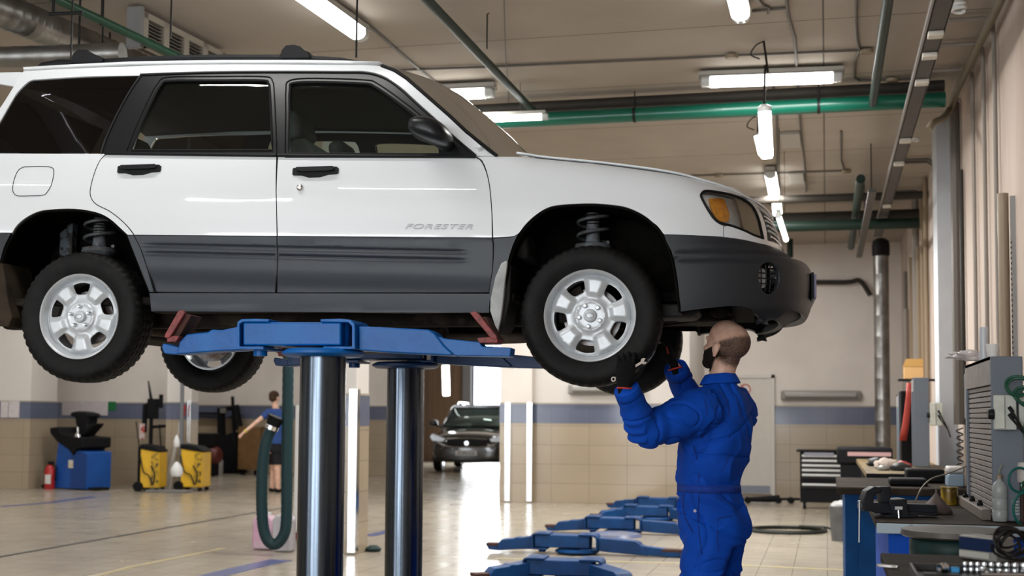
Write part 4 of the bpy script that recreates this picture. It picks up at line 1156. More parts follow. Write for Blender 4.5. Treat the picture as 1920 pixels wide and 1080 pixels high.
drop_lamp((835, 676), (837, 742), 33.0, 'vertical tube light glowing against the far brown wall', 0.09)
# big green pipe and the others
green = mat('green pipe paint', (0.0, 0.10, 0.062), rough=0.35, coat=0.2)
dgreen = mat('dark green pipe paint', (0.012, 0.026, 0.019), rough=0.45)
grime = mat('dark pipe', (0.035, 0.03, 0.025), rough=0.6)
galv = mat('galvanised duct', (0.36, 0.36, 0.35), rough=0.38, metal=0.9, col2=(0.18, 0.17, 0.16), noise_scale=5, ramp=(0.3, 0.7))
condm = mat('conduit grey', (0.11, 0.095, 0.08), rough=0.6)
def pipe(name, pts, r, m, label, cat='pipe', n=14, group=None, rings=None, smoothn=0, wires=()):
    P = crom(pts, smoothn) if smoothn else pts
    o0 = Vector(P[0])
    t = obj(name, tube(BM(), [Vector(p) - o0 for p in P], r, n), m); t.location = o0
    tag(t, label, cat, group)
    for w_ in wires:
        q = Vector(w_) - o0
        bm = BM(); tube(bm, [q, Vector((q.x, q.y, ZC - o0.z - 0.004))], 0.006, 5); lathe(bm, [(r * 1.02 if not isinstance(r, list) else 0.05, -0.012), (r * 1.08 if not isinstance(r, list) else 0.054, -0.012), (r * 1.08 if not isinstance(r, list) else 0.054, 0.012), (r * 1.02 if not isinstance(r, list) else 0.05, 0.012)], 16, Matrix.Translation(q), axis='x', closed=True)
        obj('pipe_hanger', bm, cable_m, t)
    return t
gy = at_z(1400, 205, 4.08).y
ga, gb = Vector((at_y(640, 300, gy).x, gy, 4.08)), Vector((XW - 0.22, gy, 4.08))
pipe('green_pipe', [ga, gb], 0.066, green, 'thick green pipe running across the hall under the ceiling', wires=[(at_y(1190, 200, gy).x, gy, 4.08), (at_y(1535, 200, gy).x, gy, 4.08)])
pipe('pipe_top_shadow', [(ga.x, gy + 0.06, 4.215), (gb.x, gy + 0.06, 4.215)], 0.05, grime, 'dark strip standing for the shadow above the thick green pipe')  # dark tube put in for the shadow along the green pipe's top
a, b = at_z(790, -12, 4.12), at_z(1028, 233, 4.12)
pipe('dark_green_pipe', [a, (a.x, (a.y + b.y) / 2, 4.12), (a.x, gy - 0.12, 4.12)], 0.034, dgreen, 'dark green pipe slanting over the windscreen to end at the thick green pipe')
a, b = at_z(1667, -12, 4.05), at_z(1636, 205, 4.05)
pipe('dark_green_pipe', [a, (a.x, gy - 0.12, 4.05)], 0.036, dgreen, 'dark green pipe ending just left of the cable tray')
a, b = at_z(1614, 335, 3.97), at_z(1597, 463, 3.97)
pipe('dark_green_pipe', [a, (a.x, b.y, 3.97)], 0.05, dgreen, 'short dark pipe hanging under the ceiling near the rear wall')
a, b = at_z(92, -8, 4.0), at_z(345, 112, 4.0)
pipe('green_pipe', [a, b, b + (b - a) * 0.6], 0.030, mat('mid green pipe', (0.01, 0.055, 0.03), rough=0.4), 'slim green pipe passing in front of the louvred unit on the left', wires=[a + (b - a) * 0.35])
b0 = at_z(178, 22, 4.02)
# distant cross pipes near the rear wall
for (px, py, z, r, nm, m_, lb) in ((1500, 373, 4.085, 0.05, 'cross_pipe', grime, 'dark pipe crossing the hall above the short tube lights'),
                              (1500, 412, 4.05, 0.10, 'cross_beam', grime, 'thick dark pipe crossing close to the rear wall'),
                              (1500, 424, 3.83, 0.07, 'cross_pipe', dgreen, 'dark green pipe crossing just below the thick dark one')):
    y = at_z(px, py, z).y
    pipe(nm, [(-6.5, min(y, 22.0), z), (XW, min(y, 22.0), z)], r, m_, lb)
pipe('wall_pipe', [(at_y(1440, 448, 22.1).x, 22.1, at_y(1500, 448, 22.1).z), (XW - 0.25, 22.1, at_y(1500, 448, 22.1).z)], 0.045, mat('pale pipe', (0.40, 0.41, 0.42), rough=0.5), 'pale pipe along the top of the rear wall')
z5 = at_y(1580, 527, 22.1).z
pipe('wall_pipe', [(at_y(1478, 527, 22.1).x, 22.1, z5), (at_y(1585, 527, 22.1).x, 22.1, z5 - 0.02), (at_y(1612, 531, 22.1).x, 22.1, z5), (at_y(1632, 550, 22.1).x, 22.1, z5 - 0.25)], 0.04, grime, 'dark pipe halfway up the rear wall, bending down at its end', smoothn=4)
x6 = at_y(1481, 420, 21.5)
pipe('drop_pipe', [(x6.x, 21.5, 4.297), (x6.x, 21.5, at_y(1481, 483, 21.5).z)], 0.05, dgreen, 'dark green drop pipe beside the nose of the raised car')
# thin conduits on the ceiling
def cond(pts, label, r=0.011, z=4.285, boxes=()):
    P = [at_z(p[0], p[1], z) for p in pts]
    t = pipe('ceiling_conduit', P, r, condm, label, 'conduit', n=6, group='conduits on the ceiling')
    for b_ in boxes:
        q = at_z(b_[0], b_[1], z) - t.location
        obj('junction_box', lathe(BM(), [(0, 0), (0.05, 0.002), (0.055, 0.02), (0.055, 0.03), (0, 0.03)][::-1], 18, Matrix.Translation(q - Vector((0, 0, 0.03))) ), mat('junction box', (0.26, 0.20, 0.13), rough=0.6), t)
    return t
cond([(700, 133), (900, 126), (1100, 117), (1280, 109), (1372, 104), (1500, 99), (1612, 94), (1624, 94)], 'long thin conduit across the ceiling with two round boxes', boxes=((1372, 104), (1625, 94)))
cond([(1606, -10), (1605, 40), (1607, 75), (1612, 94), (1603, 115), (1602, 145), (1612, 151), (1670, 150), (1720, 148)], 'conduit that drops past the round box and turns right toward the tray', boxes=((1673, 148),))
cond([(1473, -10), (1478, 30), (1490, 70), (1492, 100), (1494, 128)], 'conduit bending down to the long ceiling light')
cond([(1420, -5), (1430, 10), (1442, 14), (1440, 25)], 'short looped conduit beside the top hanging cable')
cond([(1410, 21), (1475, 15)], 'short conduit from the upper light to its neighbour')
cond([(1496, 160), (1498, 200), (1502, 245), (1508, 300), (1511, 360)], 'conduit continuing back behind the long ceiling light')
cond([(1450, 160), (1456, 215), (1458, 280), (1457, 330)], 'wavy conduit beside the bright hanging work light', z=4.28)
cond([(1100, 330), (1280, 330), (1440, 325), (1585, 320)], 'far conduit across the ceiling past the bonnet', boxes=((1587, 320), (1348, 328)))
cond([(1577, 246), (1577, 300), (1583, 318)], 'short conduit leading to the far round box')
cond([(655, 20), (700, 55), (760, 108), (820, 158)], 'thin conduit slanting away from the upper ceiling light', boxes=())
cond([(945, 0), (948, 110), (955, 200)], 'straight thin wire on the ceiling crossing the dark green pipe', r=0.004)
for (x0, y0, w_, h_, lb) in ((1462, 250, 40, 24, 'pale junction plate on the ceiling behind the work lights'), (1478, 325, 30, 16, 'smaller pale plate on the ceiling further back')):
    a, b = at_z(x0, y0, 4.28), at_z(x0 + w_, y0 + h_, 4.28)
    tag(obj('ceiling_plate', bx(BM(), min(a.x, b.x), min(a.y, b.y), 4.26, max(a.x, b.x), max(a.y, b.y), 4.297), mat('ceiling plate', (0.42, 0.40, 0.36), rough=0.6), bevel=0.004), lb, 'ceiling plate')
def rod(px, y0, y1, d, label, r=0.006):
    a = at_depth(px[0], y0, d); b = at_depth(px[1], y1, d)
    pipe('hanging_wire', [(a.x, a.y, ZC - 0.004), (b.x, b.y, b.z + 0.3), b], r, cable_m, label, 'wire', n=6, group='wires hanging from the ceiling')
rod((325, 320), -5, 70, 8.6, 'black wire hanging in front of the louvred unit')
rod((676, 668), -5, 108, 7.4, 'black wire hanging down to the roof rail of the car')
rod((917, 913), -10, 92, 9.4, 'black wire hanging beside the dark green pipe')
rod((142, 133), -5, 112, 8.0, 'black rod hanging between the duct and the green pipe')
rod((190, 192), 15, 80, 9.0, 'short wire with a hook beside the green pipe')
# cable tray
ta, tb = at_z(1778, -25, 3.93), at_z(1660, 425, 3.93)
tray = thing('cable_tray', 'dark metal cable tray running the length of the right-hand wall', 'cable tray', (ta.x, ta.y, 3.93))
Lt = tb.y - ta.y + 1.0
traym = mat('tray metal', (0.075, 0.070, 0.065), rough=0.55, metal=0.3)
bm = BM(); bx(bm, -0.055, 0, 0, 0.055, Lt, 0.006); bx(bm, -0.06, 0, 0, -0.05, Lt, 0.05); bx(bm, 0.05, 0, 0, 0.06, Lt, 0.05)
obj('trough', bm, traym, tray, smooth=False)
obj('side_rail', bx(BM(), -0.075, 0, -0.005, -0.062, Lt, 0.035), mat('rail steel', (0.30, 0.29, 0.28), rough=0.5), tray, smooth=False)
wb = mat('white plastic', (0.62, 0.58, 0.50), rough=0.5)
for (px, py) in ((1763, 62), (1752, 102), (1737, 152), (1692, 305), (1700, 262), (1670, 385)):
    q = at_z(px, py, 3.92)
    obj('clip', boxm((0, q.y - ta.y, -0.02), (0.10, 0.09, 0.035)), wb, tray, bevel=0.006)
for i in range(5):
    y = 1 + i * (Lt - 1.5) / 4
    obj('hanger_rod', tube(BM(), [(0.05, y, 0.03), (0.05, y, ZC - 3.93 - 0.003)], 0.008, 6), grime, tray)
st_y0 = tb.y - 4
st = tag(obj('second_tray', bx(BM(), ta.x - 0.28, st_y0, 3.72, ta.x - 0.20, 19.5, 3.755), traym, smooth=False), 'second narrow tray slung left of and below the long one', 'cable tray')
for i in range(3): obj('hanger_rod', tube(BM(), [(ta.x - 0.24, st_y0 + 0.3 + i * 2.5, 3.75), (ta.x - 0.24, st_y0 + 0.3 + i * 2.5, ZC - 0.003)], 0.008, 6), grime, st)
# spiral bulbs by the tray
def bulb(px, py, d, r, label):
    p = at_depth(px, py, d)
    t = thing('spiral_bulb', label, 'light bulb', (p.x, p.y, p.z), 0, 'white spiral bulbs')
    bm = BM(); tube(bm, [Vector((r * math.cos(a * 0.9) * (0.75 + 0.25 * math.sin(a / 18 * PI)), r * math.sin(a * 0.9) * 0.9, -r * 1.0 + a / 18 * r * 1.6)) for a in [i * 0.35 for i in range(52)]], r * 0.30, 8)
    obj('glass_spiral', bm, mat('bulb white', (0.82, 0.82, 0.80), rough=0.3), t)
    bm = BM(); lathe(bm, [(0, r * 0.5), (r * 0.75, r * 0.5), (r * 0.8, r), (r * 0.5, r * 1.6), (0, r * 1.6)], 16); obj('bulb_base', bm, wb, t)
    obj('cord', tube(BM(), [(0, 0, r * 1.5), (0, 0, ZC - p.z - 0.004)], 0.006, 5), cable_m, t)
bulb(1797, 10, 8.8, 0.045, 'white spiral bulb at the top edge beside the tray')
bulb(1716, 257, 13.5, 0.038, 'white spiral bulb hanging right of the tray, halfway back')
bulb(1671, 394, 19.0, 0.045, 'small white spiral bulb hanging at the far end of the tray')
# conduits from the tray to the right wall and down it
for i, (bxp, byp, tx, ty, bot) in enumerate(((1863, 43, 1783, 45, 660), (1843, 88, 1768, 89, 655), (1823, 132, 1755, 135, 640), (1752, 281, 1708, 281, 700), (1750, 297, 1704, 298, 700), (1727, 322, 1668, 323, 690))):
    wp = at_x(bxp, byp, XW - 0.03); y = wp.y
    t0 = at_z(tx, ty, 4.26)
    pts = [Vector((ta.x + 0.02, y, 4.26)), Vector((XW - 0.10, y, 4.26)), Vector((XW - 0.035, y, 4.22)), Vector((XW - 0.03, y, 4.1)), Vector((XW - 0.03, y, 1.45))]
    pipe('wall_conduit', pts, 0.016, mat('wall conduit', (0.24, 0.21, 0.185), rough=0.6) if i < 3 else condm,
         ['conduit nearest the camera leaving the tray and dropping down the right wall', 'second conduit dropping from the tray down the right wall', 'third conduit dropping from the tray down the right wall',
          'conduit dropping beside the pale pilaster on its near side', 'conduit dropping just behind the pilaster conduit', 'conduit dropping far back on the right wall'][i], 'conduit', n=8, group='conduits down the right wall')
rng = random.Random(4)
k = 0
for y in [12.1, 12.35, 13.1, 13.35, 16.2, 16.45, 16.8, 17.5, 17.8, 18.6, 18.8, 19.5, 20.1, 20.4, 21.0]:
    r = rng.choice([0.014, 0.02, 0.03, 0.045]); z1 = rng.choice([4.28, 4.28, 3.6, 3.0]); z0 = rng.choice([1.3, 1.5, 1.9])
    m_ = rng.choice([condm, mat('wall conduit', (0, 0, 0)), mat('rusty tan pipe', (0.22, 0.16, 0.10), rough=0.6), grime])
    pipe('wall_conduit', [(XW - r - 0.01, y, z0), (XW - r - 0.01, y, z1)], r, m_, 'plain pipe run straight down the right wall further back', 'conduit', n=8, group='far pipes down the right wall')
# saddle clips along the corner pipe, corner pipe itself
ca, cb_ = at_x(1880, 0, XW - 0.08), at_x(1742, 240, XW - 0.08)
cpts = [at_x(x, y, xx) for x, y, xx in ((1890, -30, XW - 0.07), (1862, 30, XW - 0.08), (1838, 78, XW - 0.09), (1812, 132, XW - 0.10), (1792, 175, XW - 0.12), (1781, 205, XW - 0.14), (1768, 222, XW - 0.24), (1750, 230, XW - 0.36), (1742, 243, XW - 0.40))]
pipe('corner_pipe', cpts, 0.030, mat('ochre pipe', (0.16, 0.13, 0.085), rough=0.5), 'ochre pipe in the ceiling corner that bends away at the pilaster', smoothn=4)
# pilaster
py_ = at_x(1790, 400, XW).y
px0 = at_y(1757, 400, py_).x
struct('wall_pilaster', bx(BM(), px0, py_, 0, XW, py_ + 0.5, ZC), mat('cool white paint', (0.44, 0.46, 0.49), rough=0.7, noise_amt=0.05), smooth=False)
# thick tan pipe and slotted channel near the frame edge
wy = at_x(1886, 500, XW - 0.06).y
pipe('standing_pipe', [(XW - 0.072, wy, 0.0), (XW - 0.072, wy, at_x(1886, 360, XW - 0.06).z)], 0.036, mat('tan pipe', (0.26, 0.20, 0.14), rough=0.4), 'thick tan pipe standing on the right wall behind the grey cabinet')
zt_ = at_x(1899, 365, XW - 0.02).z; wy2 = at_x(1899, 500, XW - 0.02).y
ch = tag(obj('slotted_channel', bx(BM(), XW - 0.03, wy2 - 0.018, 0.0, XW, wy2 + 0.018, zt_), mat('channel grey', (0.30, 0.30, 0.30), rough=0.5), smooth=False), 'slotted metal channel beside the thick tan pipe', 'channel')
bm = BM()
for i in range(30): bx(bm, XW - 0.034, wy2 - 0.024, 1.5 + i * 0.035, XW - 0.028, wy2 - 0.016, 1.515 + i * 0.035)
obj('slots', bm, blackm, ch, smooth=False)
# vertical flue near the rear wall
fx_ = at_y(1654, 700, 20.6)
fl = thing('flue_duct', 'tall round steel flue with a black top near the rear wall', 'duct', (fx_.x, 20.6, 0))
z0, z1 = at_y(1654, 845, 20.6).z, at_y(1652, 478, 20.6).z
bm = BM(); pr = [(0.115, 0.0)]
for i in range(12):
    z = i * (z1 - 0) / 12; pr += [(0.115, z + 0.01), (0.1175, z + 0.02), (0.115, z + 0.03)]
pr += [(0.115, z1)]
obj('flue_pipe', lathe(BM(), pr, 28), galv, fl)
obj('flue_cap', lathe(BM(), [(0.12, z1 - 0.02), (0.135, z1), (0.135, z1 + 0.15), (0.12, z1 + 0.22), (0.06, z1 + 0.26), (0, z1 + 0.27)], 28), blackm, fl)
# ducts on the left
def duct(pts, r, label, seams=14):
    P = crom(pts, 6); o0 = Vector(P[0]); bm = BM()
    t = thing('spiral_duct', label, 'duct', o0)
    n = len(P); pts2 = []; rs = []
    for i in range(n - 1):
        for k in range(6):
            f = k / 6; pts2.append(P[i].lerp(P[i + 1], f) - o0); rs.append(r * (1.03 if k == 0 else 1.0))
    obj('duct_pipe', tube(bm, pts2, rs, 28), galv, t, angle=60)
    for s_ in (0.3, 0.75):
        q = P[int(n * s_)] - o0
        obj('duct_strap', tube(BM(), [q + Vector((0, 0, -r * 0.9)), q + Vector((0, 0, ZC - o0.z - q.z - 0.004))], 0.008, 5), cable_m, t)
dz = 4.12
duct([at_z(-160, -35, dz), at_z(0, 18, dz), at_z(90, 55, dz), at_z(205, 103, dz), at_z(290, 140, dz)], 0.12, 'shiny round duct coming in from the upper left corner')
duct([at_z(-120, 110, 3.87), at_z(60, 106, 3.87), at_z(235, 100, 3.87)], 0.075, 'second round duct passing level behind the first one', 10)
# louvred unit
u0 = at_z(264, 30, 4.22); u1 = at_z(420, 110, 4.22)
lu = thing('louvred_unit', 'long louvred air unit fixed under the ceiling behind the green pipe', 'air unit', (u0.x, u0.y, 4.0), math.atan2((u1 - u0).y, (u1 - u0).x))
Lu = (u1 - u0).length; um = mat('unit cream', (0.34, 0.30, 0.25), rough=0.6)
bm = BM(); bx(bm, 0, 0.02, 0, Lu, 0.07, 0.26); obj('unit_body', bm, mat('unit dark', (0.03, 0.028, 0.026), rough=0.6), lu, smooth=False)
bm = BM(); nW = 4
bx(bm, 0, -0.02, 0, Lu, 0.02, 0.05); bx(bm, 0, -0.02, 0.215, Lu, 0.02, 0.26)
for i in range(nW + 1): x = i * (Lu - 0.07) / nW; bx(bm, x, -0.02, 0.0, x + 0.07, 0.02, 0.26)
obj('unit_frame', bm, um, lu, smooth=False)
for i in range(nW):
    bm = BM()
    for j in range(6):
        x0 = i * (Lu - 0.07) / nW + 0.07; x1 = (i + 1) * (Lu - 0.07) / nW
        bx(bm, x0, -0.005, 0.060 + j * 0.026, x1, 0.01, 0.069 + j * 0.026)
    obj('louvre_panel', bm, mat('louvre slat', (0.12, 0.105, 0.085), rough=0.6), lu, smooth=False)
obj('end_plate', bx(BM(), -0.04, -0.03, -0.02, 0.0, 0.09, 0.28), mat('end plate grey', (0.22, 0.22, 0.22), rough=0.5), lu, smooth=False)
# small black bracket at top left
q0, q1 = at_depth(92, 26, 7.9), at_depth(155, 24, 7.9)
tag(obj('pipe_bracket', tube(tube(BM(), [q0, q1], 0.012, 8), [at_depth(100, 26, 7.9), at_depth(100, 26, 7.9) + Vector((0, 0, ZC - at_depth(100, 26, 7.9).z - 0.003))], 0.01, 8), blackm), 'black bracket holding the duct beside the slim green pipe', 'bracket')
# lamps switched off on the rear walls
def off_lamp(p0, p1, y, label):
    a, b = at_y(*p0, y), at_y(*p1, y); L_ = b.x - a.x
    t = thing('wall_light', label, 'wall light', ((a.x + b.x) / 2, y, a.z), 0, 'unlit wall lights')
    obj('housing', boxm((0, 0.02, 0), (L_, 0.05, 0.16)), housing_d, t, bevel=0.03, bseg=3)
    obj('diffuser', boxm((0, -0.03, 0.01), (L_ - 0.12, 0.07, 0.10)), mat('dim diffuser', (0.30, 0.29, 0.27), rough=0.3), t, bevel=0.03, bseg=3)
off_lamp((1464, 741), (1615, 741), 22.12, 'unlit tube light on the rear wall right of the white door')
off_lamp((1065, 730), (1208, 730), 19.68, 'unlit tube light on the partition partly hidden by the front tyre')
# ================================================================ the in-ground lift that carries the car
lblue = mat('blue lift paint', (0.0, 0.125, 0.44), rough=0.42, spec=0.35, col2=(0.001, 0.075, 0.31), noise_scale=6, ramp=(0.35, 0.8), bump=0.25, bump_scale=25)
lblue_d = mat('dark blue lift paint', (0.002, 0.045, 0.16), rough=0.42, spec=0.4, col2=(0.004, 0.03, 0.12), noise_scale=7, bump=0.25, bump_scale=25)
redp = mat('worn red paint', (0.30, 0.055, 0.055), rough=0.6, col2=(0.10, 0.035, 0.03), noise_scale=45, ramp=(0.4, 0.7), detail=8)
rustr = mat('rust brown', (0.07, 0.022, 0.014), rough=0.8, col2=(0.03, 0.012, 0.01), noise_scale=20)
ram_m = mat('oiled steel ram', (0.10, 0.12, 0.15), rough=0.16, metal=1.0, rough2=0.28, noise_scale=40, stretch=(1, 1, 0.03), col2=(0.07, 0.085, 0.105))
post_p = at_depth(604, 800, 5.9); post_p.z = 0
CMI = CAR_MI @ post_p.to_4d()
lx_, ly_ = CMI.x, CMI.y
def lift_px(px, py, dy=-0.10):
    o = CAR_MI @ CAM_LOC; r = CAR_MI.to_3x3() @ ray(px, py)
    t = (ly_ + dy - o.y) / r.y; p = o + r * t
    return p.x - lx_, p.z + CAR_O.z
lift = thing('vehicle_lift', 'blue two-post lift with steel rams and red swing pads holding up the car', 'vehicle lift', post_p, CAR_A)
far_v = at_depth(759.5, 800, 7.28) - post_p; far_v.z = 0
far_l = Matrix.Rotation(-CAR_A, 3, 'Z') @ far_v
T_ = lambda pts, dy=-0.10: [lift_px(x, y, dy) for x, y in pts]
zc_t = lift_px(550, 602)[1]; zc_b = lift_px(550, 652)[1]
def lift_unit(off, near=True, z_shift=0.0, root=lift, m1=None, col=True):
    """crosshead, arms and pads; off in the lift's own frame"""
    m1 = m1 or lblue; o3 = Vector((off[0], off[1], z_shift)); Mx = Matrix.Translation(o3)
    dark = m1
    if col:
        c = obj('ram_column', lathe(BM(), [(0.109, 0.0), (0.109, 0.02), (0.107, 0.03), (0.107, 0.42), (0.1075, 0.425), (0.1065, 0.43), (0.1065, zc_b - 0.29), (0.106, zc_b - 0.285), (0.105, zc_b + 0.0)], 64, Matrix.Translation((off[0], off[1], 0))), ram_m, root, angle=50)
        obj('floor_collar', lathe(BM(), [(0.115, 0.0), (0.19, 0.0), (0.19, 0.02), (0.115, 0.02)], 40, Matrix.Translation((off[0], off[1], 0)), closed=True), steel, c, angle=40)
    # crosshead : hollow box seen from the side with rounded bracket ends
    q = T_([(456, 604), (640, 604), (640, 648), (456, 648)])
    bm = BM(); prism(bm, q, -0.105, 0.105, Mx, 'y')
    h = obj('crosshead', bm, m1, root, bevel=0.008)
    # bracket straps: C shaped plates at either end
    for pts in ([(507, 599), (480, 598), (455, 599), (448, 604), (447, 612), (447, 655), (497, 656), (497, 650), (452, 650), (452, 608), (458, 604), (507, 604)],
                [(603, 599), (640, 598), (660, 600), (667, 607), (668, 616), (668, 655), (608, 656), (608, 650), (662, 650), (662, 612), (655, 605), (603, 604)]):
        bm = BM(); prism(bm, T_(pts), -0.118, 0.112, Mx, 'y')
        obj('bracket_strap', bm, m1, h, bevel=0.003)
    bm = BM(); lathe(bm, [(0.03, 0), (0.17, 0), (0.19, 0.012), (0.19, 0.022), (0.165, 0.035), (0.03, 0.035)], 40, Matrix.Translation(o3 + Vector((0, 0, zc_b - 0.038))), closed=False)
    obj('swivel_plate', bm, m1, h, angle=40)
    for px_ in (477, 632):
        x, z = lift_px(px_, 601); bm = BM(); lathe(bm, [(0, -0.16), (0.032, -0.16), (0.032, 0.006), (0.028, 0.010), (0, 0.010)], 20, Matrix.Translation(o3 + Vector((x, -0.02, z)))); obj('pivot_pin', bm, m1, h, angle=40)
    return Mx
def arm_parts(Mx, root, m1, pivots, lever_up=True, ang=(0, 0)):
    """left and right arm, swung about their pivots by ang"""
    out = []
    L1 = T_([(446, 611), (412, 618), (392, 617), (385, 622), (345, 626), (332, 640), (326, 664), (400, 658), (446, 656)])
    L2 = T_([(340, 637), (330, 650), (298, 643), (295, 650), (300, 662), (322, 664), (345, 660)])
    R1 = T_([(669, 611), (700, 612), (800, 617), (812, 624), (830, 648), (846, 662), (842, 666), (720, 660), (669, 656)])
    R2 = T_([(812, 628), (830, 634), (895, 640), (900, 648), (955, 651), (953, 668), (850, 666), (812, 650)])
    for k, (A, B, a) in enumerate(((L1, L2, ang[0]), (R1, R2, ang[1]))):
        pv = lift_px(477 if k == 0 else 632, 620)
        Mr = Mx @ Matrix.Translation((pv[0], 0, 0)) @ Matrix.Rotation(a, 4, 'Z') @ Matrix.Translation((-pv[0], 0, 0))
        ar = obj('swing_arm', prism(BM(), A, -0.075, 0.055, Mr, 'y'), m1, root, bevel=0.006)
        obj('arm_extension', prism(BM(), B, -0.058, 0.04, Mr, 'y'), m1, ar, bevel=0.004)
        if lever_up:
            base = [(313, 632), (330, 629), (337, 631), (330, 641), (314, 641)] if k == 0 else [(895, 634), (925, 631), (934, 636), (933, 643), (898, 643)]
            lev = [(337, 583), (346, 582), (349, 587), (321, 633), (311, 634), (312, 627)] if k == 0 else [(882, 587), (892, 584), (898, 588), (932, 630), (934, 638), (921, 634)]
            lev2 = [(348, 588), (362, 592), (340, 632), (322, 632)] if k == 0 else [(903, 596), (912, 594), (937, 636), (930, 642)]
            pd = obj('pad_base', prism(BM(), T_(base, -0.08), -0.085, 0.03, Mr, 'y'), redp, root, bevel=0.003)
            obj('pad_lever', prism(BM(), T_(lev, -0.08), -0.095, -0.075, Mr, 'y'), redp, pd, bevel=0.003)
            obj('pad_block', prism(BM(), T_(lev2, -0.05), -0.072, 0.05, Mr, 'y'), rustr, pd, bevel=0.003)
        else:
            if k == 0: pts = [(292, 640), (350, 640), (350, 650), (292, 650)]
            else: pts = [(890, 641), (975, 641), (975, 651), (890, 651)]
            obj('folded_pad', prism(BM(), T_(pts), -0.06, 0.05, Mr, 'y'), rustr, root, bevel=0.004)
    return out
Mx = lift_unit((0, 0)); arm_parts(Mx, lift, lblue, None)
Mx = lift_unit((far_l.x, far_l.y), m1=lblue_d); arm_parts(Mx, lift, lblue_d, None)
# the four lowered units further back
ublue = mat('lowered unit blue', (0.001, 0.048, 0.17), rough=0.5, spec=0.25, col2=(0.003, 0.03, 0.11), noise_scale=6, bump=0.2, bump_scale=25)
def lowered(px, py, ang, label, rz=0.0, disc=True, dz=0.0):
    p = at_z(px, py)
    t = thing('lowered_lift_unit', label, 'lowered lift unit', p, CAR_A + rz, 'lowered lift units on the floor')
    Ml = lift_unit((0, 0), z_shift=-zc_b + 0.045 + dz, root=t, m1=ublue, col=False)
    arm_parts(Ml, t, ublue, None, lever_up=False, ang=ang)
    if disc: obj('floor_plate', lathe(BM(), [(0, 0.001), (0.27, 0.001), (0.25, 0.03), (0.14, 0.045), (0, 0.045)], 36, Matrix.Translation((-0.05, -0.30, 0))), mat('scuffed plate', (0.07, 0.10, 0.20), rough=0.4, col2=(0.14, 0.14, 0.17), noise_scale=9), t, angle=40)
    return t
lowered(1083, 1092, (R_(34), R_(-52)), 'nearest lowered blue lift unit, its two arms swung toward the camera')
lowered(1082, 1038, (R_(2), R_(-5)), 'lowered blue lift unit with straight spread arms, second row from the camera', disc=False)
lowered(1168, 1001, (R_(0), R_(0)), 'lowered blue lift unit with a round floor plate in front, third row')
lowered(1232, 976, (R_(30), R_(-30)), 'lowered blue lift unit of the fourth row, half hidden by the worker', disc=False)
lowered(1250, 958, (R_(-20), R_(20)), 'farthest lowered blue lift unit, just before the tiled partition', disc=False)
for o in COL.objects:
    if o.name.startswith('lowered_lift_unit'): o.scale = (1.15, 1.15, 1.15)
# ================================================================ people
CR = Vector((math.cos(YAW), math.sin(YAW), 0)); CD = Vector((-math.sin(YAW), math.cos(YAW), 0)); UP = Vector((0, 0, 1))
def remesh(bm, voxel, smooth_it=4, fac=0.5):
    me = bpy.data.meshes.new('tmp'); bm.to_mesh(me); bm.free()
    o = bpy.data.objects.new('tmp', me); COL.objects.link(o)
    md = o.modifiers.new('r', 'REMESH'); md.mode = 'VOXEL'; md.voxel_size = voxel
    dg = bpy.context.evaluated_depsgraph_get(); dg.update()
    m2 = bpy.data.meshes.new_from_object(o.evaluated_get(dg))
    b2 = BM(); b2.from_mesh(m2)
    bpy.data.objects.remove(o); bpy.data.meshes.remove(me); bpy.data.meshes.remove(m2)
    for _ in range(smooth_it): bmesh.ops.smooth_vert(b2, verts=b2.verts, factor=fac, use_axis_x=True, use_axis_y=True, use_axis_z=True)
    return b2
def sections(bm, secs, n=28):
    """secs: (centre, axis u vector scaled, axis v vector scaled); closed loft"""
    rings = []
    for c, u, v in secs:
        rings.append([bm.verts.new(Vector(c) + Vector(u) * math.cos(2 * PI * k / n) + Vector(v) * math.sin(2 * PI * k / n)) for k in range(n)])
    for a, b in zip(rings, rings[1:]):
        for k in range(n): bm.faces.new((a[k], a[(k + 1) % n], b[(k + 1) % n], b[k]))
    bm.faces.new(rings[0][::-1]); bm.faces.new(rings[-1])
    bmesh.ops.recalc_face_normals(bm, faces=bm.faces)
def ell(bm, c, r, M=None, sub=3):
    M0 = (M or Matrix.Identity(4)) @ Matrix.Translation(c) @ Matrix.Diagonal((r[0], r[1], r[2], 1))
    bmesh.ops.create_icosphere(bm, subdivisions=sub, radius=1, matrix=M0)
def displace(bm, fn):
    bm.normal_update()
    d = [(v, v.normal.copy() * fn(v.co)) for v in bm.verts]
    for v, q in d: v.co += q
def basis(fwd):
    """matrix whose y axis is fwd, z up, x to the person's left... right-handed: x = right"""
    f = Vector(fwd).normalized(); r = f.cross(UP).normalized()
    return Matrix(((r.x, f.x, 0, 0), (r.y, f.y, 0, 0), (0, 0, 1, 0), (0, 0, 0, 1)))
skin = mat('skin', (0.70, 0.44, 0.33), rough=0.42, col2=(0.60, 0.34, 0.24), noise_scale=14, bump=0.08, bump_scale=160)
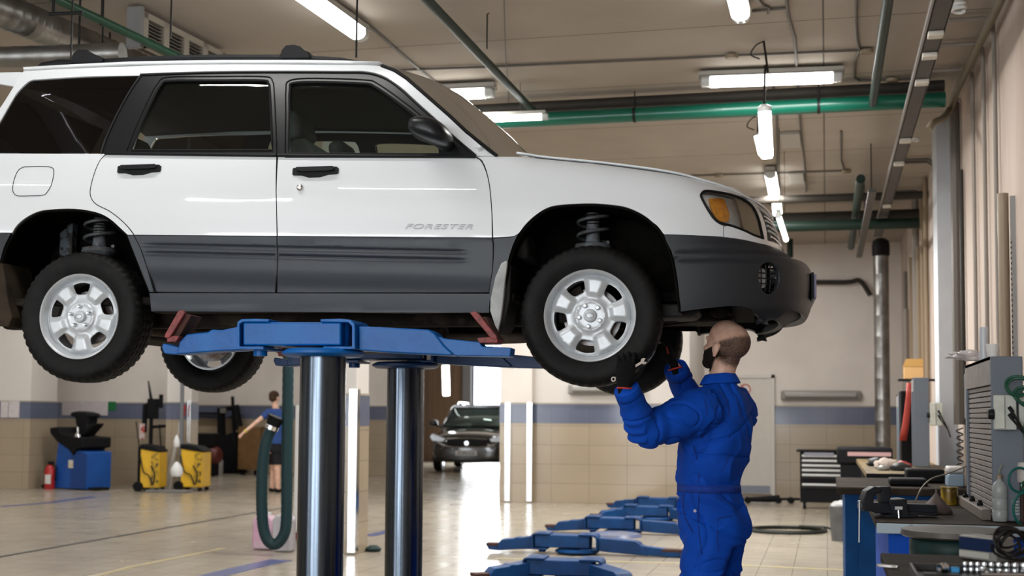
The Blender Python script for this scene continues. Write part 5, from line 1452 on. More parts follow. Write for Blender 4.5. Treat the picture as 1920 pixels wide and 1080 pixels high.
def head_mesh(bm, M, k=1.0, beard_only=False):
    E = lambda c, r, A=None: ell(bm, Vector(c) * k, Vector(r) * k, M @ A if A else M)
    E((0, -0.012, 0.035), (0.076, 0.100, 0.083)); E((0, 0.012, 0.045), (0.070, 0.085, 0.078)); E((0, 0.040, 0.0), (0.062, 0.058, 0.088))
    E((0, 0.045, -0.055), (0.054, 0.050, 0.052)); E((0, 0.078, -0.088), (0.028, 0.022, 0.024))
    E((0, 0.100, -0.022), (0.013, 0.020, 0.016)); E((0, 0.095, 0.0), (0.009, 0.014, 0.030))
    E((0.030, 0.082, 0.022), (0.026, 0.014, 0.010)); E((-0.030, 0.082, 0.022), (0.026, 0.014, 0.010))
    E((0.040, 0.070, -0.025), (0.022, 0.020, 0.018)); E((-0.040, 0.070, -0.025), (0.022, 0.020, 0.018))
    E((0, 0.096, -0.055), (0.022, 0.009, 0.010))
    for s in (-1, 1):
        A = Matrix.Translation((s * 0.078 * k, -0.004 * k, -0.008 * k)) @ Matrix.Rotation(s * R_(-22), 4, 'Z') @ Matrix.Rotation(R_(-10), 4, 'X')
        ell(bm, (0, 0, 0), (0.009 * k, 0.017 * k, 0.029 * k), M @ A); ell(bm, (s * 0.007 * k, -0.006 * k, 0.004 * k), (0.006 * k, 0.014 * k, 0.024 * k), M @ A)
        ell(bm, (0, 0.002 * k, -0.026 * k), (0.008 * k, 0.010 * k, 0.012 * k), M @ A)
# ---- the mechanic
W0 = at_depth(1336, 800, 6.15); W0.z = 0
FW = (CR * -0.85 + CD * 0.53).normalized(); LW = UP.cross(FW).normalized()      # facing, his left (towards the camera)
def WP(px, py, d): return at_depth(px, py, d) - W0
hc = WP(1362, 652, 6.14)
HM = Matrix.Translation(hc) @ basis((CR * -0.66 + CD * 0.75)) @ Matrix.Rotation(R_(17), 4, 'X')
neck_b = WP(1350, 712, 6.15)
sL, sR = WP(1322, 757, 6.0), WP(1392, 757, 6.29)
eL, wL = WP(1209, 812, 5.88), WP(1176, 733, 5.76)
eR, wR = WP(1312, 790, 6.42), WP(1268, 694, 6.17)
bm = BM()
head_mesh(bm, HM, 1.07)
nk = HM @ Vector((0, -0.02, -0.05))
sections(bm, [(nk, LW * 0.060, FW * 0.062), ((nk + neck_b) / 2, LW * 0.058, FW * 0.060), (neck_b, LW * 0.066, FW * 0.066), (neck_b + Vector((0, 0, -0.07)), LW * 0.10, FW * 0.075),
              (WP(1341, 830, 6.15), LW * 0.15, FW * 0.10), (WP(1331, 915, 6.15), LW * 0.12, FW * 0.095), (WP(1336, 985, 6.15), LW * 0.13, FW * 0.10)])
for a, b, c in ((sL, eL, wL), (sR, eR, wR)):
    e_ = b + (c - b).normalized() * 0.0
    tube(bm, [a - (a - neck_b) * 0.25 - Vector((0, 0, 0.03)), a.lerp(b, 0.5), e_, b.lerp(c, 0.5), c, c + (c - b).normalized() * 0.03], [0.035, 0.042, 0.040, 0.038, 0.029, 0.027], 16)
for s in (1, -1):
    hp = WP(1336, 985, 6.15) + LW * 0.085 * s; kn = Vector((hp.x, hp.y, 0.50)) + FW * 0.02; an = Vector((hp.x, hp.y, 0.09)) + FW * -0.02 + LW * 0.03 * s
    tube(bm, [hp, hp.lerp(kn, 0.5), kn, kn.lerp(an, 0.4), an], [0.085, 0.075, 0.055, 0.052, 0.036], 18)
bb = remesh(bm, 0.0042, 4, 0.5)
HMI = HM.inverted()
worker = obj('person', bb, skin, angle=180)
worker.location = W0
tag(worker, 'bald bearded mechanic in blue coveralls and black gloves reaching up to the front tyre', 'person')
for s in (-1, 1):
    e_ = BM(); ell(e_, Vector((s * 0.031, 0.076, 0.004)) * 1.07, (0.012, 0.012, 0.012), HM, 2); obj('eye', e_, mat('eye dark', (0.10, 0.06, 0.045), rough=0.2), worker)
# cropped hair and beard grow from the same skin surface
def fuzz(name, fn, thick, m, src=worker):
    b = BM(); b.from_mesh(src.data); lay = b.verts.layers.float.new('dens'); b.normal_update()
    w_ = {v.index: fn(HMI @ v.co) for v in b.verts}
    kill = [v for v in b.verts if w_[v.index] <= 0.0]
    for v in b.verts:
        k = max(0, w_[v.index]); v[lay] = min(1, k)
        v.co += v.normal * (0.0006 + thick * min(1, k))
    bmesh.ops.delete(b, geom=kill, context='VERTS')
    left = set(b.verts); best = set()
    while left:
        st = [left.pop()]; isl = set(st)
        while st:
            v = st.pop()
            for e in v.link_edges:
                w = e.other_vert(v)
                if w in left: left.discard(w); isl.add(w); st.append(w)
        if len(isl) > len(best): best = isl
    bmesh.ops.delete(b, geom=[v for v in b.verts if v not in best], context='VERTS')
    return obj(name, b, m, src, angle=180)
def hair_mat(name, col, lo, hi, sc):
    m = mat(name, col, rough=0.75, spec=0.15); nt = m.node_tree; N = nt.nodes; L = nt.links; b = N['Principled BSDF']
    at = N.new('ShaderNodeAttribute'); at.attribute_name = 'dens'
    tc = N.new('ShaderNodeTexCoord'); nz = N.new('ShaderNodeTexNoise'); nz.inputs['Scale'].default_value = sc; nz.inputs['Detail'].default_value = 2
    L.new(tc.outputs['Object'], nz.inputs['Vector'])
    m1 = N.new('ShaderNodeMapRange'); m1.inputs['From Min'].default_value = 0.30; m1.inputs['From Max'].default_value = 0.70; L.new(nz.outputs['Fac'], m1.inputs['Value'])
    m2 = N.new('ShaderNodeMath'); m2.operation = 'MULTIPLY_ADD'; m2.inputs[1].default_value = hi; m2.inputs[2].default_value = lo; L.new(at.outputs['Fac'], m2.inputs[0])
    m3 = N.new('ShaderNodeMath'); m3.operation = 'SUBTRACT'; L.new(m2.outputs[0], m3.inputs[0])
    m4 = N.new('ShaderNodeMath'); m4.operation = 'MULTIPLY'; m4.inputs[1].default_value = 0.6; L.new(m1.outputs[0], m4.inputs[0]); L.new(m4.outputs[0], m3.inputs[1])
    m5 = N.new('ShaderNodeClamp'); L.new(m3.outputs[0], m5.inputs[0]); L.new(m5.outputs[0], b.inputs['Alpha'])
    return m
def f_hair(p):
    x, y, z = p / 1.07
    if z < -0.082 or z > 0.105: return -1
    if abs(x) > 0.076 and -0.03 < y < 0.03 and z < 0.03: return -1      # ears
    front = sst(0.052, 0.0, y + max(0, z - 0.01) * 1.6)
    low = sst(-0.082, -0.012, z - y * 0.25)
    crown_ = 1 - sst(-0.035, 0.100, z + y * 0.5)
    return front * low * crown_ * 1.55 - 0.03
def f_beard(p):
    x, y, z = p / 1.07
    if y < -0.002: return -1
    line = 0.008 - 0.72 * max(0, y - 0.018)
    k = sst(line + 0.004, line - 0.016, z) * sst(0.000, 0.022, y + max(0, -0.06 - z) * -0.3)
    if abs(x) > 0.074 and y < 0.022: return -1
    if z < -0.125: return -1
    if abs(x) < 0.02 and -0.062 < z < -0.048 and y > 0.09: k *= 0.3
    return k * 1.3 - 0.05
fuzz('cropped_hair', f_hair, 0.0015, hair_mat('stubble hair', (0.035, 0.026, 0.022), 0.0, 0.92, 300))
fuzz('beard', f_beard, 0.0075, hair_mat('beard hair', (0.012, 0.009, 0.008), 0.25, 1.5, 300))
# ---- coveralls: one continuous garment
cov = mat('blue work cloth', (0.001, 0.072, 0.50), rough=0.8, spec=0.2, col2=(0.002, 0.052, 0.38), noise_scale=5, bump=0.25, bump_scale=350)
seam_m = mat('blue seam', (0.002, 0.020, 0.18), rough=0.85)
bm = BM()
def sec(px, py, w, d_, dx=0.0): return (WP(px, py, 6.15) + FW * dx, LW * w, FW * d_)
sections(bm, [sec(1350, 707, 0.066, 0.064), sec(1350, 714, 0.080, 0.078), sec(1351, 726, 0.108, 0.096), sec(1354, 742, 0.150, 0.115), sec(1351, 765, 0.185, 0.135), sec(1347, 800, 0.193, 0.152), sec(1342, 840, 0.188, 0.155),
              sec(1336, 880, 0.170, 0.148), sec(1331, 912, 0.158, 0.142), sec(1332, 928, 0.160, 0.144), sec(1336, 955, 0.175, 0.158), sec(1338, 990, 0.180, 0.165), sec(1337, 1015, 0.172, 0.150)], 40)
for s in (1, -1):
    hp = WP(1337, 985, 6.15) + LW * 0.088 * s; kn = Vector((hp.x, hp.y, 0.50)) + FW * 0.03 + LW * 0.01 * s; an = Vector((hp.x, hp.y, 0.085)) + FW * -0.01 + LW * 0.03 * s
    P = [hp + Vector((0, 0, 0.03)), hp + Vector((0, 0, -0.08)), hp.lerp(kn, 0.5), kn, kn.lerp(an, 0.5), an]
    rs = [0.108, 0.108, 0.100, 0.090, 0.085, 0.082]
    sections(bm, [(p, LW * r * 0.92, FW * r * 1.15) for p, r in zip(P, rs)], 28)
def sleeve(a, b, c, sc=1.0):
    d1, d2 = (b - a).normalized(), (c - b).normalized()
    P = [a - d1 * 0.035, a + d1 * 0.02, a.lerp(b, 0.35), a.lerp(b, 0.7), b - d1 * 0.025 + d2 * 0.010, b + d2 * 0.035, b.lerp(c, 0.45), b.lerp(c, 0.75), c - d2 * 0.005, c + d2 * 0.012]
    rs = [0.085, 0.096, 0.092, 0.083, 0.079, 0.075, 0.065, 0.056, 0.050, 0.048]
    tube(bm, P, [r * sc for r in rs], 26)
sleeve(sL + Vector((0, 0, -0.02)), eL, wL, 1.12); sleeve(sR + Vector((0, 0, -0.02)), eR, wR, 1.12)
cb = remesh(bm, 0.0062, 6, 0.5)
ax = [(sL, eL, wL), (sR, eR, wR)]
def fold(p):
    """cloth folds: rings round the elbows and waist, long drags on back and legs"""
    v = 0.0
    for a, b, c in ax:
        d = (p - b).length
        for q0, q1 in ((a, b), (b, c)):
            ab = q1 - q0; t = (p - q0).dot(ab) / ab.length_squared
            dist = (p - q0 - ab * t).length
            if -0.15 < t < 1.1 and dist < 0.115:
                n_ = noise.noise(p * 7 + Vector((3, 1, 2)))
                ring = math.sin(t * 19 + n_ * 5 + (p.z * 12))
                nn = noise.noise(p * 9 + Vector((1, 8, 3))); v -= 0.010 * max(0, 1 - abs(nn) * 6) ** 2
                v += 0.0075 * ring * (0.35 + 0.9 * math.exp(-(d / 0.10) ** 2))
                return v
    zz = p.z
    waist = math.exp(-((zz - 1.05) / 0.09) ** 2)
    n1 = noise.noise(Vector((p.x * 9, p.y * 9, p.z * 2.2)))
    n2 = noise.noise(Vector((p.x * 5, p.y * 5, p.z * 9)) + Vector((5, 5, 5)))
    v += 0.016 * n1 + 0.022 * waist * n2
    v += 0.007 * noise.noise(p * 12) 
    ridge = 1 - abs(noise.noise(Vector((p.x * 6 + p.z * 3, p.y * 6 - p.z * 2, p.z * 5))) * 2)
    v += 0.011 * max(0, ridge) ** 3
    for k_, (fx, fy, fz, am) in enumerate(((5, 5, 3.5, 0.013), (3.5, 3.5, 8.5, 0.010))):
        nn = noise.noise(Vector((p.x * fx + p.z * 2.5 * (1 - 2 * k_), p.y * fy, p.z * fz)) + Vector((k_ * 7.3, 1.7, 2.9)))
        v -= am * max(0, 1 - abs(nn) * 7) ** 2
    band_ = math.exp(-((zz - wz) / 0.022) ** 2)
    return v * (1 - 0.7 * band_) - 0.004 * band_
wz = WP(1331, 915, 6.15).z
displace(cb, fold)
coat = obj('coveralls', cb, cov, worker, angle=180)
# waistband, collar, seams follow the garment by ray casting onto it
from mathutils.bvhtree import BVHTree
_b = BM(); _b.from_mesh(coat.data); bv = BVHTree.FromBMesh(_b); _b.free()
def hug(p, c, off=0.003):
    d = (Vector(p) - Vector(c)).normalized(); h = bv.ray_cast(Vector(c) + d * 0.6, -d)
    return (h[0] + d * off) if h[0] is not None else Vector(p)
def ring_at(pz, n=56, off=0.001, lo=0, hi=2 * PI):
    c = WP(1331, 915, 6.15); c.z = pz
    return [hug(c + (LW * math.cos(lo + (hi - lo) * k / n) + FW * math.sin(lo + (hi - lo) * k / n)) * 0.1, c, off) for k in range(n)]
A_, B_ = ring_at(wz - 0.018), ring_at(wz + 0.018)
bm = BM(); ra_ = [bm.verts.new(p) for p in A_]; rb_ = [bm.verts.new(p) for p in B_]
for k in range(len(A_)): bm.faces.new((ra_[k], ra_[(k + 1) % len(A_)], rb_[(k + 1) % len(A_)], rb_[k]))
obj('waistband', bm, mat('blue waistband', (0.003, 0.040, 0.31), rough=0.85, bump=0.3, bump_scale=120), coat, solid=0.002)
def seam(pxs, d, off=0.001, r=0.0022, nm='seam'):
    pts = []
    for x, y in pxs:
        o = CAM_LOC - W0; dr = ray(x, y).normalized(); h = bv.ray_cast(o, dr)
        if h[0] is not None: pts.append(h[0] - dr * off)
    if len(pts) > 1: return obj(nm, tube(BM(), crom(pts, 3), r, 5), seam_m, coat)
seam([(1330, 722), (1348, 735), (1362, 752), (1368, 780), (1368, 820), (1364, 860), (1352, 885)], 6)
seam([(1326, 728), (1322, 750), (1326, 775), (1322, 805), (1315, 822)], 6)
seam([(1300, 835), (1306, 860), (1310, 890), (1309, 905)], 6)
seam([(1311, 925), (1309, 950), (1309, 980), (1312, 1010), (1316, 1040)], 6)
seam([(1283, 925), (1281, 945), (1284, 965), (1292, 985), (1300, 998)], 6, r=0.004, nm='pocket_slit')
seam([(1345, 972), (1372, 968), (1392, 972)], 6); seam([(1347, 972), (1345, 1010), (1350, 1050)], 6)
o = CAM_LOC - W0; dr = ray(1303, 958).normalized(); h = bv.ray_cast(o, dr)
obj('press_stud', lathe(BM(), [(0.003, 0), (0.0065, 0), (0.006, 0.002), (0.003, 0.002)], 16, Matrix.Translation(h[0] - dr * 0.003) @ dr.to_track_quat('Z', 'Y').to_matrix().to_4x4(), closed=True), chrome, coat)
# collar
bm = BM(); n = 40; rows_ = []
for (dz, rr, lean) in ((-0.035, 1.05, 0), (-0.005, 0.95, 0), (0.020, 0.88, 0.004), (0.026, 0.94, 0.004), (0.006, 1.12, 0), (-0.028, 1.36, 0)):
    row = []
    for k in range(n):
        a = 2 * PI * k / n; back = 0.5 - 0.5 * math.sin(a)
        row.append(bm.verts.new(WP(1350, 712, 6.15) + Vector((0, 0, dz + 0.012 * back)) + LW * math.cos(a) * 0.074 * rr + FW * math.sin(a) * 0.074 * rr))
    rows_.append(row)
for a, b in zip(rows_, rows_[1:]):
    for k in range(n): bm.faces.new((a[k], a[(k + 1) % n], b[(k + 1) % n], b[k]))
obj('collar', bm, cov, coat, solid=0.003, sub=1, angle=180)
for a, b, c in ax:
    d = (c - b).normalized(); u, w_ = frame_of(d)
    obj('cuff', tube(BM(), [c - d * 0.035, c - d * 0.005, c + d * 0.014, c + d * 0.014], [0.061, 0.060, 0.058, 0.037], 24, cap=False), cov, coat, solid=0.003)
# shoes
for s in (1, -1):
    hp = WP(1337, 985, 6.15) + LW * 0.12 * s; f0 = Vector((hp.x, hp.y, 0)) - FW * 0.09
    bm = BM(); sections(bm, [(f0 + FW * a + Vector((0, 0, h_)), LW * w_, Vector((0, 0, 1)) * hh) for a, h_, w_, hh in ((0, 0.045, 0.02, 0.03), (0.02, 0.05, 0.04, 0.048), (0.09, 0.055, 0.045, 0.055), (0.16, 0.045, 0.046, 0.044), (0.22, 0.036, 0.048, 0.034), (0.27, 0.028, 0.036, 0.025), (0.285, 0.025, 0.015, 0.012))], 20)
    for v in bm.verts: v.co.z = max(0.001, v.co.z)
    obj('shoe', bm, blackm, worker, angle=60)
# ---- gloved hands
glove = mat('black knitted glove', (0.006, 0.006, 0.007), rough=0.8, spec=0.15, bump=0.5, bump_scale=300)
gl_red = mat('red glove edge', (0.60, 0.04, 0.02), rough=0.7)
def hand(wrist, up, palm_n, side, curls, spread=0.16, k=1.0, name='glove', th_ang=0.8, par=worker, m=glove, voxel=0.0032):
    """up: wrist to fingers; palm_n: out of the palm; side: direction of the thumb"""
    up = up.normalized(); pn = (palm_n - up * palm_n.dot(up)).normalized(); sd = up.cross(pn); sd = sd if sd.dot(side) > 0 else -sd
    bm = BM()
    P = lambda a, b, c: wrist + (up * a + sd * b + pn * c) * k
    sections(bm, [(P(-0.045, 0, 0), sd * 0.030 * k, pn * 0.023 * k), (P(-0.01, 0, 0), sd * 0.031 * k, pn * 0.022 * k), (P(0.015, 0.0, 0), sd * 0.036 * k, pn * 0.019 * k), (P(0.05, 0.001, 0), sd * 0.044 * k, pn * 0.018 * k), (P(0.088, 0.0, 0), sd * 0.045 * k, pn * 0.016 * k), (P(0.10, 0, 0), sd * 0.040 * k, pn * 0.012 * k)], 20)
    for i, (off, ln, r) in enumerate(((0.032, 0.078, 0.0098), (0.011, 0.086, 0.010), (-0.011, 0.080, 0.0098), (-0.031, 0.064, 0.0090))):
        b = P(0.085, off, 0); d = (up + sd * spread * (off / 0.03) * 0.5).normalized(); pts = [P(0.06, off, 0), b]; rs = [r * 1.1 * k, r * 1.12 * k]
        cu = curls[i]; seg = (0.45, 0.32, 0.23); ang = 0
        for j in range(3):
            ang += cu[j]; dd = d * math.cos(ang) + pn * math.sin(ang); b = b + dd * ln * seg[j] * k
            pts.append(b); rs.append(r * (1.0 - 0.08 * j) * k)
        pts.append(b + dd * 0.004 * k); rs.append(r * 0.55 * k)
        tube(bm, pts, rs, 12)
    b = P(0.018, 0.030, 0.006); d = (up * math.cos(th_ang) + sd * math.sin(th_ang) + pn * 0.25).normalized()
    t1 = b + d * 0.042 * k; d2 = (d + up * 0.45 + pn * 0.2).normalized(); t2 = t1 + d2 * 0.030 * k; t3 = t2 + (d2 + up * 0.2).normalized() * 0.022 * k
    tube(bm, [P(0.010, 0.012, 0.004), b, t1, t2, t3, t3 + d2 * 0.004], [0.016 * k, 0.0155 * k, 0.012 * k, 0.0115 * k, 0.010 * k, 0.005 * k], 12)
    o = obj(name, remesh(bm, voxel, 2, 0.4), m, par, angle=180)
    return o, up, pn, sd, P
dL = (wL - eL).normalized()
upL = (UP * 1.0 + CR * 0.06 + CD * 0.02)
hL, _, pnL, sdL, PL_ = hand(wL + dL * 0.035, upL, CD, CR, [(0.25, 0.45, 0.35), (0.3, 0.5, 0.35), (0.35, 0.5, 0.4), (0.35, 0.55, 0.4)])
upR = (UP * 1.0 - CR * 0.28 + CD * 0.0)
hR, _, pnR, sdR, PR_ = hand(wR + (wR - eR).normalized() * 0.035, upR, -CR + CD * 0.3, -CD - CR * 0.2, [(0.2, 0.4, 0.3), (0.25, 0.45, 0.3), (0.3, 0.45, 0.35), (0.3, 0.5, 0.4)])
for h_, c, u in ((hL, wL + dL * 0.030, upL.normalized()), (hR, wR + (wR - eR).normalized() * 0.030, upR.normalized())):
    a_, b_ = frame_of(u)
    ring = [c + (a_ * math.cos(q) * 0.034 + b_ * math.sin(q) * 0.034) - u * 0.012 for q in [2 * PI * i / 24 for i in range(24)]]
    obj('glove_edge', tube(BM(), ring, 0.0035, 6, closed=True), gl_red, h_)
p_ = [PR_(0.10, 0.038, 0.004), PR_(0.085, 0.046, 0.003), PR_(0.06, 0.047, 0.002)]
obj('glove_stripe', tube(BM(), p_, 0.0025, 5), gl_red, hR)
# ---- combination spanner gripped behind the left fingers
sa, sb = at_depth(1150, 711, 5.79), at_depth(1207, 677, 5.79)
ds = (sb - sa).normalized(); L_ = (sb - sa).length
Ms = Matrix.Translation(sa) @ Matrix(((ds.x, (CD.cross(ds)).x, CD.x, 0), (ds.y, (CD.cross(ds)).y, CD.y, 0), (ds.z, (CD.cross(ds)).z, CD.z, 0), (0, 0, 0, 1)))
bm = BM(); prism(bm, [(0.008, -0.0045), (L_ - 0.010, -0.0055), (L_ - 0.010, 0.0055), (0.008, 0.0045)], -0.0025, 0.0025, Ms)
lathe(bm, [(0.0058, -0.005), (0.0115, -0.005), (0.0115, 0.005), (0.0058, 0.005)], 24, Ms, closed=True)
jw = [(math.cos(R_(a)) * 0.0145 + L_, math.sin(R_(a)) * 0.0145) for a in range(60, 340, 14)]
jw = [(L_ + 0.014 * math.cos(R_(a)), 0.014 * math.sin(R_(a))) for a in range(50, 341, 15)] + [(L_ + 0.004, -0.0015), (L_ - 0.002, 0.003), (L_ + 0.0045, 0.0075)]
prism(bm, jw, -0.0035, 0.0035, Ms)
sp_ = obj('spanner', bm, chrome, smooth=False)
tag(sp_, 'small chrome combination spanner held in the mechanic\'s left glove', 'spanner')
# ================================================================ left and far side of the hall
def fp(px, py): return at_z(px, py)
def sz(d, px): return px * d / F_PX
def dep(p): return (CAM_ROT.transposed() @ (Vector(p) - CAM_LOC)).z * -1
yb = mat('blue machine paint', (0.010, 0.085, 0.36), rough=0.4, noise_amt=0.15, noise_scale=4)
yellow = mat('yellow machine paint', (0.72, 0.42, 0.015), rough=0.45, noise_amt=0.12, noise_scale=6)
dark = mat('sooty black', (0.007, 0.007, 0.008), rough=0.65, spec=0.12)
# wheel balancer
t = thing('wheel_balancer', 'blue wheel balancer with a black tool tray and turret head', 'wheel balancer', fp(152, 917), R_(-18))
obj('machine_body', prism(BM(), [(-0.45, 0.02), (0.42, 0.02), (0.42, 0.66), (0.0, 0.72), (-0.33, 0.84)], -0.25, 0.30, axis='y'), yb, t, bevel=0.01)
obj('side_cover', prism(BM(), [(0.05, 0.04), (0.43, 0.04), (0.43, 0.64), (0.05, 0.70)], -0.27, -0.25, axis='y'), mat('darker blue cover', (0.006, 0.045, 0.20), rough=0.45), t)
obj('sticker', bx(BM(), -0.02, -0.275, 0.38, 0.10, -0.262, 0.52), mat('sticker white', (0.6, 0.58, 0.5), rough=0.5, col2=(0.5, 0.3, 0.02), noise_scale=12, ramp=(0.5, 0.55)), t, smooth=False)
obj('tool_tray', prism(BM(), [(-0.52, 1.08), (-0.50, 0.98), (-0.32, 0.84), (0.0, 0.70), (0.12, 0.60), (0.22, 0.72), (0.36, 0.74), (0.36, 0.92), (0.10, 0.93), (-0.2, 0.98), (-0.30, 1.10)], -0.30, 0.34, axis='y'), dark, t, bevel=0.02)
obj('turret_head', prism(BM(), [(-0.22, 1.36), (-0.06, 1.38), (0.12, 1.37), (0.30, 1.34), (0.32, 1.28), (0.24, 1.26), (0.22, 1.12), (0.30, 1.16), (0.44, 1.17), (0.30, 1.05), (0.16, 0.94), (0.02, 0.94), (-0.06, 1.10), (-0.10, 1.26), (-0.24, 1.30)], -0.10, 0.14, axis='y'), dark, t, bevel=0.03)
obj('clamp_shaft', lathe(BM(), [(0.0, 0.90), (0.06, 0.90), (0.045, 0.98), (0.02, 1.0), (0.02, 1.10), (0.0, 1.11)], 16, Matrix.Translation((0.14, -0.22, 0))), chrome, t)
obj('foot_pedal', bx(BM(), 0.40, -0.2, 0.0, 0.62, 0.1, 0.05), dark, t, bevel=0.01)
def extinguisher(p, label):
    t = thing('fire_extinguisher', label, 'fire extinguisher', p)
    obj('cylinder_body', lathe(BM(), [(0, 0), (0.085, 0), (0.09, 0.02), (0.09, 0.34), (0.06, 0.41), (0.03, 0.43), (0, 0.43)], 20), mat('extinguisher red', (0.35, 0.012, 0.012), rough=0.3), t, angle=50)
    obj('instruction_label', bx(BM(), -0.03, -0.094, 0.10, 0.08, -0.086, 0.26), mat('label white', (0.6, 0.58, 0.55), rough=0.6), t, smooth=False)
    bm = BM(); bx(bm, -0.03, -0.02, 0.43, 0.07, 0.02, 0.49); tube(bm, [(0.03, 0, 0.45), (0.12, 0, 0.40), (0.11, 0, 0.15)], 0.012, 6); obj('valve', bm, dark, t)
p = fp(93, 914); p.x += 0.0
extinguisher(Vector((at_y(93, 900, 20.15).x, 20.15, 0)), 'red fire extinguisher standing left of the blue balancer')
tag(obj('floor_mat', boxm(fp(72, 915) + Vector((0, 0.2, 0.03)), (0.5, 0.4, 0.06)), dark, bevel=0.01), 'low black block on the floor behind the extinguisher', 'block')
def sheet(px0, px1, py0, py1, y, m, label, cat='notice'):
    a, b = at_y(px0, py0, y), at_y(px1, py1, y)
    return tag(obj('notice_sheet' if cat == 'notice' else 'sign_plate', bx(BM(), a.x, y - 0.004, b.z, b.x, y, a.z), m, smooth=False), label, cat)
pa = mat('paper', (0.60, 0.55, 0.56), rough=0.7, col2=(0.48, 0.44, 0.45), noise_scale=30)
sheet(2, 15, 753, 783, 19.98, pa, 'first of two white notices on the left pillar')
sheet(17, 36, 752, 783, 19.98, pa, 'second white notice on the left pillar, nearer its edge')
sheet(60, 71, 752, 782, 21.98, pa, 'narrow notice just right of the left pillar')
sheet(117, 202, 752, 779, 21.98, pa, 'long row of pale notices on the wall behind the blue balancer')
sheet(203, 217, 753, 770, 21.98, mat('sign green', (0.01, 0.14, 0.04), rough=0.4), 'small green sign at the end of the row of notices', 'sign')
# aligner / diagnostic stand
t = thing('tool_stand', 'tall black equipment mast with clamps behind the left yellow unit', 'equipment stand', (at_y(284, 850, 21.4).x, 21.4, 0))
bm = BM(); tube(bm, [(-0.02, 0, 0.1), (-0.02, 0, 1.55), (-0.10, 0, 1.95)], [0.04, 0.035, 0.012], 8); obj('mast', bm, dark, t)
bm = BM(); bx(bm, -0.22, -0.12, 0.0, 0.22, 0.2, 0.75); obj('stand_base', bm, dark, t, bevel=0.03)
bm = BM(); tube(bm, [(-0.16, 0, 1.0), (-0.15, 0, 1.5), (0.05, 0, 1.55)], 0.05, 8); bx(bm, -0.08, -0.06, 1.25, 0.1, 0.06, 1.62); bx(bm, 0.14, -0.03, 1.45, 0.20, 0.03, 1.70)
tube(bm, [(0.0, 0, 1.1), (0.28, 0, 1.12)], 0.03, 8); tube(bm, [(-0.2, 0, 0.4), (-0.3, -0.05, 1.2)], 0.012, 6); tube(bm, [(0.15, 0, 1.15), (0.24, -0.05, 0.5)], 0.014, 6); obj('clamp_set', bm, dark, t, bevel=0.01)
obj('tag_label', bx(BM(), -0.20, -0.10, 0.88, -0.10, -0.085, 1.16), mat('red white tag', (0.55, 0.45, 0.43), rough=0.6, col2=(0.4, 0.05, 0.04), noise_scale=16, ramp=(0.5, 0.55)), t, smooth=False)
# two yellow units on wheels
def yunit(px, py, w, label, rz):
    p = fp(px, py); d = dep(p); w_ = sz(d, w)
    t = thing('yellow_charger', label, 'charger unit', p, rz, 'yellow wheeled charger units')
    bm = BM(); prism(bm, [(-w_ / 2, 0.07), (w_ / 2, 0.07), (w_ / 2, 0.68), (-w_ / 2, 0.74)], -0.20, 0.22, axis='y'); obj('unit_body', bm, yellow, t, bevel=0.015)
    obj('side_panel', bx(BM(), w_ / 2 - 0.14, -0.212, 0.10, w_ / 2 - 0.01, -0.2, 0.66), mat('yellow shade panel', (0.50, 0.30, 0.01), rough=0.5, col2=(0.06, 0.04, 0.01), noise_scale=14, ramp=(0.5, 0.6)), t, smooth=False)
    bm = BM(); prism(bm, [(-w_ / 2 - 0.01, 0.74), (w_ / 2, 0.68), (w_ / 2 + 0.02, 0.70), (w_ * 0.2, 0.78), (-w_ / 2, 0.82)], -0.22, 0.22, axis='y')
    obj('top_tray', bm, dark, t, bevel=0.01)
    for s in (-1, 1):
        obj('caster_wheel', lathe(BM(), [(0, -0.03), (0.085, -0.03), (0.09, 0), (0.085, 0.03), (0, 0.03)], 20, Matrix.Translation((-w_ / 2 - 0.03, s * 0.2, 0.09)), axis='y'), dark, t)
        obj('small_caster', lathe(BM(), [(0, -0.015), (0.035, -0.015), (0.035, 0.015), (0, 0.015)], 14, Matrix.Translation((w_ / 2 - 0.05, s * 0.16, 0.036)), axis='y'), dark, t)
    obj('power_cable', tube(BM(), crom([(-w_ / 2, -0.215, 0.62), (-w_ * 0.3, -0.23, 0.35), (0.0, -0.23, 0.28), (w_ * 0.2, -0.23, 0.12), (w_ * 0.3, -0.23, 0.30), (w_ * 0.1, -0.23, 0.45)], 5), 0.012, 6), cable_m, t)
yunit(287, 921, 36, 'left yellow charger unit on wheels, left of the white column', R_(10))
yunit(366, 920, 42, 'right yellow charger unit on wheels, right of the white column', R_(6))
tag(obj('floor_trolley', boxm(fp(312, 923) + Vector((0, 0.1, 0.02)), (0.75, 0.3, 0.03)), mat('grey plate', (0.2, 0.2, 0.2), rough=0.5), bevel=0.006), 'flat grey base plate on the floor joining the two yellow units', 'base plate')
# stuff in front of the white column
p = fp(326, 919)
t = thing('mop_and_poles', 'bundle of pale poles leaning on the white column between yellow units', 'poles', p)
for a, b, r in (((-0.16, 0, 0.01), (0.10, 0.15, 1.45), 0.018), ((-0.11, 0.02, 0.01), (0.04, 0.15, 1.25), 0.02), ((-0.07, 0, 0.01), (0.0, 0.15, 1.2), 0.016), ((-0.19, 0, 0.01), (-0.02, 0.15, 1.0), 0.016)):
    obj('pole', tube(BM(), [a, b], r, 6), mat('pale pole', (0.46, 0.42, 0.37), rough=0.6), t)
obj('red_grip', tube(BM(), [(0.08, 0.14, 1.3), (0.10, 0.15, 1.5)], 0.028, 8), mat('grip red', (0.3, 0.02, 0.02), rough=0.5), t)
tag(obj('grey_pole', tube(BM(), [(at_y(342, 800, 20.6).x, 20.6, 0.0), (at_y(341, 740, 20.6).x, 20.6, 2.2)], 0.035, 8), mat('pole grey', (0.13, 0.14, 0.15), rough=0.4)), 'dark grey upright pole on the right of the pale pole bundle', 'pole')
